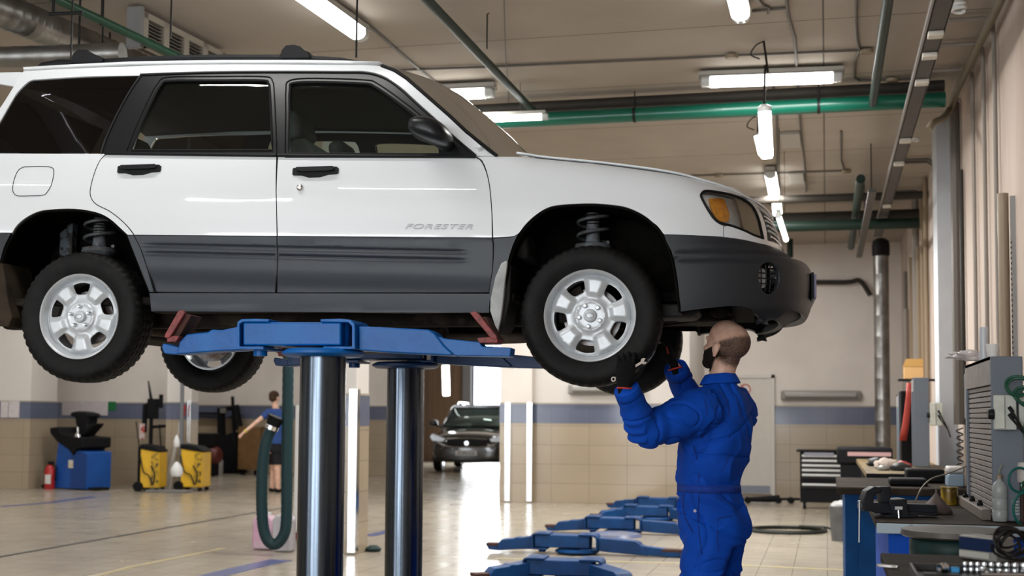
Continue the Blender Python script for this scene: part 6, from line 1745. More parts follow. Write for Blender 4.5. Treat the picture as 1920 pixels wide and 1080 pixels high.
def blob_bottle(px, py, h, r, label, d=22.0):
    q = at_depth(px, py, d)
    o = obj('white_float', lathe(BM(), [(0, 0), (r * 0.8, 0), (r, r * 0.4), (r, h * 0.5), (r * 0.6, h * 0.8), (r * 0.2, h), (0, h)], 16), mat('white pot', (0.66, 0.66, 0.66), rough=0.4)); o.location = q
    tag(o, label, 'pot'); return o
blob_bottle(331, 893, 0.24, 0.10, 'round white pot hanging low among the pale poles', 21.3)
blob_bottle(331, 838, 0.2, 0.05, 'small white bottle hanging higher among the pale poles', 21.3)
# machines against the far wall
p = fp(385, 893)
t = thing('compressor', 'dark red machine behind the right yellow unit', 'compressor', p)
obj('tank', lathe(BM(), [(0, -0.35), (0.16, -0.32), (0.2, -0.25), (0.2, 0.25), (0.16, 0.32), (0, 0.35)], 20, Matrix.Translation((0, 0, 0.45)), axis='x'), mat('dull red', (0.10, 0.015, 0.012), rough=0.5), t)
obj('motor_block', boxm((0, 0, 0.78), (0.5, 0.3, 0.3)), dark, t, bevel=0.03); obj('frame_legs', boxm((0, 0, 0.15), (0.5, 0.3, 0.28)), dark, t, bevel=0.02)
q = fp(403, 889); o = obj('white_drum', lathe(BM(), [(0, 0), (0.17, 0), (0.18, 0.03), (0.18, 0.28), (0.15, 0.36), (0, 0.38)], 20), mat('drum white', (0.36, 0.33, 0.32), rough=0.5)); o.location = q; tag(o, 'off-white drum on the floor right of the right yellow unit', 'drum')
p = fp(424, 887)
t = thing('tyre_machine', 'tall black tyre machine with a vertical arm behind the person', 'tyre machine', p)
obj('machine_base', prism(BM(), [(-0.18, 0), (0.40, 0), (0.34, 0.55), (0.28, 0.95), (-0.10, 0.80)], -0.25, 0.25, axis='y'), dark, t, bevel=0.03)
obj('machine_arm', tube(BM(), [(-0.12, 0, 0.6), (-0.16, 0, 1.45), (0.20, 0, 1.50), (0.30, 0, 1.0)], 0.10, 10), dark, t)
obj('machine_mast', tube(BM(), [(0.20, 0, 0.6), (0.12, 0, 1.75)], 0.04, 8), dark, t)
obj('hand_control', boxm((-0.05, -0.1, 1.42), (0.14, 0.1, 0.12)), mat('dull grey', (0.14, 0.13, 0.12), rough=0.6), t, bevel=0.02)
p = Vector((at_y(472, 850, 26.3).x, 26.3, 0))
t = thing('wooden_cabinet', 'brown cabinet on casters beside the person in the blue shirt', 'cabinet', p)
obj('cabinet_body', boxm((0.02, 0, 0.60), (0.52, 0.4, 0.94)), mat('ochre brown', (0.17, 0.085, 0.025), rough=0.6, noise_amt=0.3), t, bevel=0.01)
for s in (-0.15, 0.18): obj('caster', lathe(BM(), [(0, -0.03), (0.06, -0.03), (0.06, 0.03), (0, 0.03)], 16, Matrix.Translation((s, -0.12, 0.06)), axis='y'), dark, t)
p = at_y(388, 775, 27.2); tag(obj('wall_shelf', boxm((p.x, 27.12, p.z), (0.5, 0.22, 0.05)), dark, bevel=0.01), 'black wall shelf on the far wall above the off-white drum', 'shelf')
# ---- person in the distance
P0 = fp(514, 923)
dP = dep(P0)
def PP(px, py, dd=0.0): return at_depth(px, py, dP + dd) - P0
f2 = (CD * 0.85 + CR * 0.5).normalized(); l2 = UP.cross(f2)
HM2 = Matrix.Translation(PP(515, 746)) @ basis(f2)
bm = BM(); head_mesh(bm, HM2, 0.92)
sections(bm, [(PP(515, 752), l2 * 0.05, f2 * 0.055), (PP(517, 766), l2 * 0.06, f2 * 0.06), (PP(518, 775), l2 * 0.15, f2 * 0.09), (PP(517, 800), l2 * 0.14, f2 * 0.09), (PP(516, 835), l2 * 0.13, f2 * 0.1), (PP(516, 850), l2 * 0.14, f2 * 0.1)], 20)
aS, aE, aW = PP(505, 772), PP(484, 789, -0.1), PP(461, 808, -0.2)
tube(bm, [aS, aE, aW, aW + (aW - aE).normalized() * 0.08], [0.045, 0.038, 0.028, 0.022], 12)
for i in range(4):
    tube(bm, [aW + (aW - aE).normalized() * 0.06 + UP * (0.02 - 0.013 * i), aW + (aW - aE).normalized() * (0.17 - 0.01 * i) + UP * (0.015 - 0.02 * i)], [0.01, 0.007], 8)
tube(bm, [PP(527, 772), PP(530, 795, 0.12), PP(528, 815, 0.3)], [0.045, 0.038, 0.03], 12)
for dx_, dy_ in ((-3, 0.16), (4, -0.08)):
    tube(bm, [PP(516 + dx_, 848, dy_ * 0.3), PP(516 + dx_, 880, dy_), PP(515 + dx_ * 1.6, 918, dy_) * 1.0], [0.085, 0.058, 0.036], 14)
man = obj('person', remesh(bm, 0.009, 3), skin, angle=180); man.location = P0
tag(man, 'person in a blue shirt and black shorts walking away with one arm held out', 'person')
bm = BM(); sections(bm, [(PP(516, 766), l2 * 0.085, f2 * 0.08), (PP(517, 772), l2 * 0.17, f2 * 0.11), (PP(518, 790), l2 * 0.175, f2 * 0.12), (PP(517, 815), l2 * 0.16, f2 * 0.12), (PP(516, 832), l2 * 0.17, f2 * 0.13)], 22)
tube(bm, [aS + Vector((0.02, 0, 0)), aS.lerp(aE, 0.62)], [0.075, 0.06], 14); tube(bm, [PP(527, 773), PP(530, 788, 0.08)], [0.075, 0.06], 14)
obj('shirt', remesh(bm, 0.01, 3), mat('shirt blue', (0.012, 0.05, 0.20), rough=0.8), man, angle=180)
bm = BM(); sections(bm, [(PP(515, 776), l2 * 0.12, f2 * 0.125), (PP(515, 792), l2 * 0.14, f2 * 0.128), (PP(515, 806), l2 * 0.13, f2 * 0.128)], 20)
obj('harness', bm, dark, man, angle=60)
bm = BM(); sections(bm, [(PP(516, 830), l2 * 0.165, f2 * 0.125), (PP(516, 848), l2 * 0.18, f2 * 0.14)], 20)
for dx_, dy_ in ((-3, 0.16), (4, -0.08)): sections(bm, [(PP(516 + dx_, 846, dy_ * 0.3), l2 * 0.10, f2 * 0.11), (PP(516 + dx_ * 1.2, 871, dy_ * 0.8), l2 * 0.09, f2 * 0.1)], 18)
obj('shorts', remesh(bm, 0.01, 3), mat('black shorts', (0.010, 0.010, 0.013), rough=0.8), man, angle=180)
bm = BM(); ell(bm, (0, -0.02, 0.05), (0.083, 0.10, 0.078), HM2, 3); ell(bm, (0, -0.05, 0.0), (0.075, 0.062, 0.07), HM2, 3); obj('hair', bm, mat('brown hair', (0.045, 0.026, 0.014), rough=0.8), man, angle=180)
for dx_, dy_ in ((-3, 0.16), (4, -0.08)):
    c = PP(515 + dx_ * 1.6, 921, dy_); c.z = 0.035; bm = BM(); sections(bm, [(c - f2 * 0.06, l2 * 0.03, UP * 0.03), (c, l2 * 0.045, UP * 0.034), (c + f2 * 0.12, l2 * 0.045, UP * 0.026), (c + f2 * 0.18, l2 * 0.02, UP * 0.012)], 14); obj('shoe', bm, dark, man)
obj('wristband', tube(BM(), [aW - (aW - aE).normalized() * 0.01, aW + (aW - aE).normalized() * 0.025], 0.033, 12), mat('yellow band', (0.5, 0.42, 0.05), rough=0.5), man)
# ---- looped exhaust hose
hz = 12.2
hose = mat('teal rubber hose', (0.008, 0.030, 0.036), rough=0.55, spec=0.3)
HP = [at_depth(x, y, hz) for x, y in [(541, 560), (541, 640), (540, 720), (539, 800), (538, 900), (537, 975), (532, 1003), (518, 1020), (503, 1014), (494, 990), (491, 950), (491, 900), (494, 855), (500, 825), (509, 803)]]
top = Vector((HP[0].x, HP[0].y, ZC - 0.005))
HP = [top] + HP
o0 = HP[-7].copy(); t = thing('exhaust_hose', 'thick dark teal exhaust hose hanging from the ceiling in a long loop', 'hose', HP[8])
C8 = crom([p - HP[8] for p in HP], 10); rs = [0.052 + 0.0035 * (i % 2) for i in range(len(C8))]
obj('hose_tube', tube(BM(), C8, rs, 16), hose, t, angle=60)
e = C8[-1]; dd = (C8[-1] - C8[-3]).normalized()
obj('hose_clamp', tube(BM(), [e - dd * 0.01, e + dd * 0.03], 0.066, 18), chrome, t); obj('hose_nozzle', tube(BM(), [e + dd * 0.02, e + dd * 0.12], [0.062, 0.085], 18), dark, t)
# ---- canisters, white cabinet
def canister(px0, px1, py0, py1, m, label, rz=0.0):
    p = fp((px0 + px1) / 2, py1 - 4); d = dep(p); w = sz(d, px1 - px0); h = sz(d, py1 - py0)
    t = thing('canister', label, 'canister', p, rz)
    bm = BM(); prism(bm, [(-w / 2, 0.005), (w / 2, 0.005), (w / 2, h * 0.8), (w * 0.3, h * 0.92), (-w * 0.3, h * 0.92), (-w / 2, h * 0.8)], -w * 0.35, w * 0.35, axis='y'); obj('canister_body', bm, m, t, bevel=0.02, bseg=3)
    obj('cap', lathe(BM(), [(0, h * 0.9), (0.03, h * 0.9), (0.03, h), (0, h)], 16, Matrix.Translation((w * 0.15, 0, 0))), mat('cap white', (0.6, 0.6, 0.6), rough=0.4), t)
    return t
canister(476, 517, 965, 1034, mat('pink plastic', (0.62, 0.30, 0.46), rough=0.4, col2=(0.62, 0.50, 0.55), noise_scale=3), 'pink canister on the floor behind the bottom of the hose loop')
canister(513, 551, 963, 1038, mat('milky plastic', (0.52, 0.50, 0.54), rough=0.4), 'milky white canister beside the pink one, against the lift post')
p = fp(598, 1012); d = dep(p)
t = thing('white_locker', 'narrow white locker standing behind the first lift post', 'locker', p)
hh = at_depth(600, 760, d).z
obj('locker_body', bx(BM(), -0.30, 0, 0.07, 0.20, 0.3, hh), mat('locker white', (0.80, 0.80, 0.79), rough=0.4), t, bevel=0.006); obj('plinth', bx(BM(), -0.30, 0.0, 0, 0.20, 0.3, 0.07), mat('plinth red', (0.22, 0.02, 0.02), rough=0.5), t)
obj('locker_door', bx(BM(), -0.28, -0.015, 0.1, 0.18, 0.0, hh - 0.03), mat('locker white', (0, 0, 0)), t, bevel=0.004)
tag(obj('dark_lump', lathe(BM(), [(0, 0), (0.07, 0.005), (0.08, 0.03), (0.04, 0.06), (0, 0.065)], 16, Matrix.Translation(fp(700, 1034))), mat('dull green', (0.012, 0.03, 0.028), rough=0.6)), 'small dark green lump on the floor at the foot of the near column', 'floor object')
# ---- the far dark car
def far_car():
    base = Vector((at_y(882, 800, 29.5).x, 29.2, 0))
    t = thing('parked_car', 'dark car with its headlights toward us, parked by the bright gate', 'car', base, R_(6))
    pk = mat('black car paint', (0.012, 0.011, 0.012), rough=0.15, coat=1.0)
    st = [(0.0, 0.60, 0.28, 0.62), (0.03, 0.78, 0.24, 0.80), (0.12, 0.86, 0.22, 0.90), (0.35, 0.90, 0.22, 0.97), (0.9, 0.925, 0.24, 1.05), (1.25, 0.93, 0.25, 1.08), (2.5, 0.93, 0.25, 1.10), (3.8, 0.92, 0.28, 1.12), (4.45, 0.86, 0.35, 1.1), (4.6, 0.78, 0.45, 1.0)]
    bm = BM(); rings = []
    for y, w, zb, zt in st:
        rings.append([bm.verts.new((x, y, z)) for x, z in [(-w * 0.75, zb), (w * 0.75, zb), (w * 0.97, zb + 0.12), (w, zb + 0.3), (w * 0.98, zt - 0.18), (w * 0.88, zt - 0.05), (w * 0.5, zt), (0, zt + 0.02), (-w * 0.5, zt), (-w * 0.88, zt - 0.05), (-w * 0.98, zt - 0.18), (-w, zb + 0.3), (-w * 0.97, zb + 0.12)]])
    for a, b in zip(rings, rings[1:]):
        for k in range(13): bm.faces.new((a[k], a[(k + 1) % 13], b[(k + 1) % 13], b[k]))
    bm.faces.new(rings[0][::-1]); bm.faces.new(rings[-1]); bmesh.ops.recalc_face_normals(bm, faces=bm.faces)
    obj('body_shell', bm, pk, t, sub=2, angle=180)
    g = [(1.05, 0.80, 1.04, 1.05), (1.75, 0.68, 1.04, 1.52), (1.95, 0.66, 1.04, 1.58), (3.3, 0.64, 1.05, 1.60), (4.3, 0.60, 1.05, 1.48), (4.5, 0.62, 1.05, 1.1)]
    bm = BM(); rings = [[bm.verts.new((x, y, z)) for x, z in ((-w * 1.12, zb), (w * 1.12, zb), (w, zt - 0.04), (w * 0.85, zt), (-w * 0.85, zt), (-w, zt - 0.04))] for y, w, zb, zt in g]
    for a, b in zip(rings, rings[1:]):
        for k in range(6): bm.faces.new((a[k], a[(k + 1) % 6], b[(k + 1) % 6], b[k]))
    bm.faces.new(rings[0][::-1]); bm.faces.new(rings[-1]); bmesh.ops.recalc_face_normals(bm, faces=bm.faces)
    obj('cabin', bm, mat('car glass dark', (0.02, 0.03, 0.028), rough=0.08, coat=1), t, bevel=0.02)
    obj('windscreen', ([(-0.78, 1.06, 1.10), (0.78, 1.06, 1.10), (0.64, 1.70, 1.52), (-0.64, 1.70, 1.52)], [(0, 1, 2, 3)]), mat('pale reflection glass', (0.10, 0.14, 0.13), rough=0.06, metal=0.6), t, solid=0.01)
    bm = BM()
    for s in (-1, 1): tube(bm, [(s * 0.82, 1.02, 1.05), (s * 0.66, 1.75, 1.55), (s * 0.63, 3.3, 1.62)], 0.035, 8)
    bx(bm, -0.62, 1.75, 1.54, 0.62, 3.8, 1.62); obj('roof', bm, pk, t, bevel=0.03)
    for s in (-1, 1):
        obj('roof_rail', tube(BM(), [(s * 0.60, 2.0, 1.62), (s * 0.60, 2.2, 1.68), (s * 0.60, 3.6, 1.68), (s * 0.60, 3.8, 1.60)], 0.018, 6), mat('rail silver', (0.5, 0.5, 0.5), rough=0.3, metal=0.8), t)
        bm = BM(); ell(bm, (s * 1.05, 1.20, 1.16), (0.12, 0.07, 0.085)); tube(bm, [(s * 0.9, 1.25, 1.08), (s * 1.02, 1.22, 1.12)], 0.03, 6); obj('wing_mirror', bm, pk, t)
        bm = BM(); prism(bm, [(s * 0.52, 0.80), (s * 0.86, 0.92), (s * 0.90, 0.84), (s * 0.84, 0.74), (s * 0.58, 0.72)], 0.02, 0.3, axis='y'); obj('headlight', bm, mat('far headlight', (0.5, 0.52, 0.55), rough=0.15, metal=0.3), t, bevel=0.015)
        obj('fog_light', lathe(BM(), [(0, -0.01), (0.05, -0.01), (0.06, 0.05), (0, 0.05)], 16, Matrix.Translation((s * 0.68, 0.06, 0.42)), axis='y'), mat('far headlight', (0, 0, 0)), t)
        for y in (0.85, 3.55):
            w = obj('wheel', lathe(BM(), [(0, -0.1), (0.22, -0.1), (0.23, -0.11), (0.33, -0.10), (0.35, -0.06), (0.35, 0.06), (0.33, 0.10), (0, 0.10)], 32, Matrix.Translation((s * 0.82, y, 0.352)), axis='x'), rubber, t, angle=40)
            obj('wheel_rim', lathe(BM(), [(0, -0.115), (0.06, -0.115), (0.21, -0.105), (0.225, -0.112), (0.225, 0.112), (0.21, 0.105), (0, 0.115)], 28, Matrix.Translation((s * 0.82, y, 0.352)), axis='x'), mat('far rim', (0.35, 0.36, 0.38), rough=0.3, metal=0.7), w)
    obj('grille', boxm((0, 0.02, 0.70), (0.95, 0.10, 0.16)), blackm, t, bevel=0.03)
    bm = BM()
    tube(bm, crom([(-0.85, 0.10, 0.80), (-0.5, 0.0, 0.63), (0, -0.04, 0.60), (0.5, 0.0, 0.63), (0.85, 0.10, 0.80)], 6), 0.014, 6); tube(bm, crom([(-0.5, 0.0, 0.80), (0, -0.03, 0.82), (0.5, 0.0, 0.80)], 5), 0.010, 6); obj('grille_trim', bm, chrome, t)
    obj('emblem', lathe(BM(), [(0.0, -0.02), (0.05, -0.02), (0.055, 0.0), (0, 0.0)], 18, Matrix.Translation((0, -0.03, 0.70)), axis='y'), chrome, t)
    pl = obj('number_plate', boxm((0, -0.05, 0.47), (0.52, 0.015, 0.115)), mat('plate white', (0.6, 0.6, 0.58), rough=0.4), t, bevel=0.003)
    fc = bpy.data.curves.new('plate_characters', 'FONT'); fc.body = 'B 392 CA'; fc.size = 0.10; fc.align_x = 'CENTER'; fc.extrude = 0.001
    fo = bpy.data.objects.new('tmp', fc); COL.objects.link(fo); me = bpy.data.meshes.new_from_object(fo.evaluated_get(bpy.context.evaluated_depsgraph_get())); bpy.data.objects.remove(fo)
    me.materials.clear(); me.materials.append(blackm); po = bpy.data.objects.new('plate_characters', me); COL.objects.link(po); po.parent = pl; po.location = (0, -0.062, 0.435); po.rotation_euler = (R_(90), 0, 0)
    bm = BM(); bx(bm, -0.8, 0.05, 0.25, 0.8, 0.2, 0.34); obj('lower_grille', bm, blackm, t, bevel=0.03)
far_car()
q = at_y(806, 757, 33.0); tag(obj('barrier_bar', tube(BM(), [(q.x - 1.545, 31.5, 1.0), (q.x + 0.3, 31.5, 1.0)], 0.03, 8), mat('barrier tan', (0.5, 0.30, 0.10), rough=0.5)), 'thin tan barrier bar left of the dark parked car', 'barrier')
tag(obj('barrier_post', cyl(BM(), (q.x - 1.6, 31.5, 0.0), (q.x - 1.6, 31.5, 1.1), 0.05, 12), mat('barrier tan', (0, 0, 0))), 'post carrying the thin barrier bar', 'post')
# ================================================================ benches and tools along the right wall
B1 = at_z(1645, 979, 0.88); K1 = at_z(1862, 977, 0.882); K1F = at_x(1812, 900, K1.x).y; B2 = at_z(1570, 913, 0.88); B3 = at_z(1625, 887, 0.90); K2 = at_z(1714, 876, 0.902)
Y1 = K1.y
bblue = mat('bench blue', (0.002, 0.075, 0.48), rough=0.6, spec=0.15, noise_amt=0.2, noise_scale=5)
bblue_d = mat('bench blue dark', (0.001, 0.055, 0.19), rough=0.6, spec=0.15, noise_amt=0.3, noise_scale=5)
greasy = mat('greasy wood', (0.040, 0.030, 0.022), rough=0.8, spec=0.06, col2=(0.022, 0.017, 0.014), noise_scale=6)
paleedge = mat('pale blue edge', (0.36, 0.44, 0.50), rough=0.55, col2=(0.08, 0.08, 0.08), noise_scale=16, ramp=(0.55, 0.75))
greyc = mat('grey cabinet steel', (0.13, 0.155, 0.19), rough=0.5, bump=0.1, bump_scale=150)
greyf = mat('grey cabinet front', (0.22, 0.19, 0.18), rough=0.55, noise_amt=0.25, noise_scale=12)
def bench(name, x0, x1, y0, y1, label, top_m, edge_m, body_m, z=0.88, door=True):
    t = thing(name, label, 'workbench', ((x0 + x1) / 2, y0, 0))
    w = (x1 - x0) / 2; L_ = y1 - y0
    obj('worktop', bx(BM(), -w, 0, z - 0.045, w, L_, z), top_m, t, bevel=0.004)
    obj('worktop_edge', bx(BM(), -w - 0.004, -0.008, z - 0.05, w + 0.004, 0, z - 0.004), edge_m, t, bevel=0.006)
    obj('bench_body', bx(BM(), -w + 0.05, 0.06, 0.0, w - 0.01, L_ - 0.03, z - 0.05), body_m, t, bevel=0.004)
    if door:
        d_ = obj('bench_door', bx(BM(), -w + 0.14, 0.04, 0.06, w - 0.03, 0.058, z - 0.09), body_m, t, bevel=0.004)
    return t
bench('workbench', B1.x, 0.95, B1.y, K1F + 0.35, 'near workbench with a pale chipped edge and bright blue cabinet', greasy, paleedge, bblue)
bench('workbench', B2.x, 0.95, B2.y, B2.y + 1.5, 'second workbench with a dark blue end panel beyond the vise', greasy, greasy, bblue_d)
b3 = bench('workbench', B3.x, 1.05, B3.y, B3.y + 3.8, 'third workbench, thick black edge and ochre cluttered top', mat('ochre worktop', (0.20, 0.13, 0.03), rough=0.6, col2=(0.05, 0.035, 0.02), noise_scale=8), dark, dark, z=0.90)
obj('pale_strip', boxm((0.10, 0.03, 0.80), (0.44, 0.04, 0.03)), mat('pale strip', (0.40, 0.40, 0.40), rough=0.5), b3, bevel=0.005)
# roll-front cabinets
def rollcab(y0, y1, x0, z0, h, label, w=0.14):
    t = thing('roller_cabinet', label, 'cabinet', (x0, y0, z0), 0, 'grey roller-front tool cabinets')
    L_ = y1 - y0
    obj('side_panel', bx(BM(), 0, 0, 0, w, 0.02, h), greyc, t, bevel=0.006)
    obj('side_panel', bx(BM(), 0, L_ - 0.02, 0, w, L_, h), greyc, t, bevel=0.006)
    bm = BM(); bx(bm, 0.0, 0.02, h - 0.13, 0.02, L_ - 0.02, h); bx(bm, 0, 0.02, h - 0.015, w, L_ - 0.02, h); obj('header_panel', bm, greyf, t, smooth=False)
    bm = BM(); n = 24; hh = h - 0.13
    for i in range(n): prism(bm, [(0.022, i * hh / n + 0.001), (0.013, i * hh / n + 0.004), (0.013, (i + 1) * hh / n - 0.004), (0.022, (i + 1) * hh / n - 0.001)], 0.045, L_ - 0.05, axis='y')
    obj('roller_shutter', bm, greyf, t, smooth=False)
    obj('front_stile', bx(BM(), 0.0, L_ - 0.06, 0, 0.012, L_ - 0.02, h - 0.13), greyc, t, smooth=False)
    obj('back_panel', bx(BM(), w - 0.01, 0.02, 0, w, L_ - 0.02, h), greyc, t, smooth=False)
    return t
rollcab(Y1, K1F, K1.x, 0.882, at_y(1862, 668, Y1).z - 0.882, 'large grey roller-front cabinet on the near workbench')
rollcab(K2.y, K2.y + 0.28, K2.x, 0.902, at_y(1714, 708, K2.y).z - 0.902, 'grey roller-front cabinet standing on the third workbench')
rollcab(14.0, 14.3, at_y(1684, 800, 14.0).x, 0.902, 0.70, 'smaller grey cabinet at the far end of the third workbench')
# electrical boxes on the cabinets' near sides
cream = mat('cream plastic', (0.58, 0.60, 0.54), rough=0.45, noise_amt=0.12, noise_scale=20)
def ebox(px0, px1, py0, py1, y, label):
    a, b = at_y(px0, py0, y), at_y(px1, py1, y); w, h = b.x - a.x, a.z - b.z
    t = thing('switch_box', label, 'switch box', ((a.x + b.x) / 2, y, b.z), 0, 'cream switch boxes')
    obj('box_body', bx(BM(), -w / 2, -0.05, 0, w / 2, 0, h), cream, t, bevel=0.005)
    obj('box_cover', bx(BM(), -w / 2 + 0.002, -0.062, 0.004, -w * 0.05, -0.05, h - 0.004), cream, t, bevel=0.003)
    obj('knob', lathe(BM(), [(0, -0.025), (0.02, -0.025), (0.024, -0.02), (0.024, 0), (0, 0)], 20, Matrix.Translation((-w / 2 - 0.002, -0.03, h * 0.45)), axis='x'), blackm, t, angle=40)
    for i in (0, 1):
        obj('cable_gland', tube(BM(), [(w * 0.12, -0.07, h * 0.66 - i * h * 0.2), (w * 0.30, -0.07, h * 0.5 - i * h * 0.2)], 0.009, 10), blackm, t)
        obj('lead', tube(BM(), crom([(w * 0.28, -0.07, h * 0.5 - i * h * 0.2), (w * 0.6, -0.08, h * 0.15 - i * h * 0.1), (w * 0.9, -0.06, -h * 0.2), (w * 1.1, -0.03, -h * 0.5)], 4), 0.006, 6), cable_m, t)
    return t
ebox(1862, 1904, 741, 806, Y1 - 0.004, 'cream switch box with a black knob on the side of the near cabinet')
ebox(1743, 1767, 755, 798, K2.y - 0.004, 'cream switch box on the side of the cabinet on the third bench')
q = at_y(1908, 742, Y1 - 0.01); r_ = at_y(1937, 800, Y1 - 0.01)
tag(obj('socket_box', bx(BM(), q.x, Y1 - 0.05, r_.z, r_.x, Y1 - 0.002, q.z), cream, bevel=0.005), 'cream socket box at the right edge beside the near switch box', 'socket box')
# green coiled hoses
gh = mat('green hose', (0.006, 0.075, 0.045), rough=0.35, coat=0.3)
c = at_y(1908, 724, Y1 - 0.095)
bm = BM()
for r0, ox, oz in ((0.056, 0, 0), (0.050, 0.004, -0.004), (0.046, 0.03, -0.04), (0.052, 0.05, -0.05)):
    tube(bm, [c + CR * (ox + r0 * math.cos(a)) + UP * (oz + r0 * 0.8 * math.sin(a)) - CD * 0.008 * math.sin(a * 2) for a in [2 * PI * i / 32 for i in range(32)]], 0.0075, 8, closed=True)
tube(bm, crom([c + CR * 0.05 + UP * -0.05, c + CR * 0.03 + UP * -0.2, c + CR * 0.045 + UP * -0.4, c + CR * 0.01 + UP * -0.45, c + CR * 0.06 + UP * -0.52], 6), 0.0065, 8)
tag(obj('coiled_hose', bm, gh), 'green coiled air hose hooked on the near grey cabinet', 'hose')
c2 = at_y(1912, 900, Y1 - 0.09)
bm = BM()
tube(bm, [c2 + CR * (0.05 * math.cos(a)) + UP * (0.055 * math.sin(a)) for a in [2 * PI * i / 28 for i in range(28)]], 0.006, 8, closed=True)
tube(bm, [c2 + CR * (0.012 + 0.055 * math.cos(a)) + UP * (-0.13 + 0.075 * math.sin(a)) - CD * 0.03 for a in [2 * PI * i / 28 for i in range(28)]], 0.006, 8, closed=True)
tag(obj('hose_loop', bm, mat('teal hose', (0.0, 0.10, 0.085), rough=0.35)), 'teal hose looped around the green bottle', 'hose')
# bottles on the near bench
def on_bench(px, py, z=0.882): return at_z(px, py, z)
p = on_bench(1875, 978)
t = thing('clear_bottle', 'tall clear ribbed bottle with a thin tube on the near workbench', 'bottle', p)
clr = glass_mat('clear plastic', (0.80, 0.84, 0.84), 1.0, 0.05)
obj('bottle_body', lathe(BM(), [(0, 0.002), (0.030, 0.002), (0.033, 0.01), (0.033, 0.05), (0.030, 0.055), (0.033, 0.06), (0.033, 0.10), (0.030, 0.105), (0.033, 0.11), (0.033, 0.155), (0.024, 0.178), (0.012, 0.186), (0.012, 0.20)], 24), mat('frosted bottle', (0.52, 0.54, 0.52), rough=0.25, alpha=0.55), t, angle=60)
obj('bottle_cap', lathe(BM(), [(0, 0.195), (0.014, 0.195), (0.014, 0.212), (0.006, 0.216), (0, 0.216)], 16), mat('cap bronze', (0.22, 0.18, 0.12), rough=0.4), t, angle=40)
obj('dip_tube', tube(BM(), crom([(0, 0, 0.21), (0.002, 0, 0.235), (0.012, 0, 0.26)], 4), 0.003, 6), mat('tube olive', (0.25, 0.25, 0.14), rough=0.4), t)
p = on_bench(1904, 977)
t = thing('green_bottle', 'green plastic bottle with a red cap and pale lettering', 'bottle', p)
obj('bottle_body', lathe(BM(), [(0, 0.002), (0.030, 0.002), (0.033, 0.012), (0.033, 0.12), (0.022, 0.15), (0.012, 0.158), (0.012, 0.165), (0, 0.165)], 24), mat('green plastic', (0.005, 0.14, 0.09), rough=0.3), t, angle=60)
obj('bottle_cap', lathe(BM(), [(0, 0.16), (0.014, 0.16), (0.014, 0.185), (0, 0.185)], 16), mat('red cap', (0.5, 0.02, 0.02), rough=0.4), t, angle=40)
for i in range(5): obj('print_line', boxm((-0.002, -0.0335, 0.035 + i * 0.014), (0.028 - (i % 2) * 0.006, 0.002, 0.005)), mat('pale print', (0.5, 0.6, 0.5), rough=0.5), t, smooth=False)
p = at_y(1916, 880, Y1 - 0.04)
t = thing('oil_can', 'off-white dispenser on a brown post at the right edge', 'dispenser', (p.x, p.y, 0.882))
obj('post', tube(BM(), [(0, 0, -0.02), (0, 0, p.z - 0.90 - 0.03)], 0.011, 10), mat('brown post', (0.05, 0.028, 0.022), rough=0.5), t)
obj('reservoir', lathe(BM(), [(0, 0), (0.03, 0), (0.034, 0.01), (0.034, 0.07), (0.028, 0.09), (0, 0.09)], 20, Matrix.Translation((0.012, 0, p.z - 0.94))), mat('stained white', (0.55, 0.50, 0.46), rough=0.5, noise_amt=0.2, noise_scale=30), t)
# things on top of the near cabinet
zt_c = at_y(1862, 668, Y1).z + 0.001
def ontop(y, x=0.78): return Vector((x, y, zt_c))
def atop(px, y): return Vector((at_y(px, 670, y).x, y, zt_c))
o = obj('clear_cylinder', lathe(BM(), [(0, 0), (0.022, 0), (0.022, 0.165), (0.019, 0.165), (0.019, 0.004), (0, 0.004)], 24), mat('milky tube', (0.66, 0.68, 0.72), rough=0.3, alpha=0.75)); o.location = atop(1845, Y1 + 0.45); tag(o, 'tall translucent tube standing on the near grey cabinet', 'tube')
o = obj('plastic_cup', lathe(BM(), [(0, 0), (0.022, 0), (0.031, 0.065), (0.029, 0.065), (0.020, 0.004), (0, 0.004)], 24), mat('cup white', (0.75, 0.74, 0.72), rough=0.5)); o.location = atop(1861, Y1 + 0.18); tag(o, 'white plastic cup on the near grey cabinet beside the tall tube', 'cup')
bm = BM(); c = at_depth(1812, 690, 7.0); rng = random.Random(3)
bmesh.ops.create_icosphere(bm, subdivisions=4, radius=1, matrix=Matrix.Translation((0, 0, 0)))
for v in bm.verts:
    q = v.co.copy(); n_ = noise.noise(q * 2.3) * 0.5 + noise.noise(q * 5.0) * 0.3
    v.co = Vector((q.x * 0.11, q.y * 0.06, q.z * 0.028)) * (1 + n_) + Vector((0, 0, -0.05 * max(0, q.x) ** 2))
o = obj('plastic_bag', bm, mat('bag film', (0.62, 0.58, 0.58), rough=0.25, alpha=0.6), angle=180); o.location = Vector((K1.x + 0.03, K1F - 0.12, zt_c + 0.05)); tag(o, 'crumpled clear plastic bag at the far end of the near cabinet', 'bag')
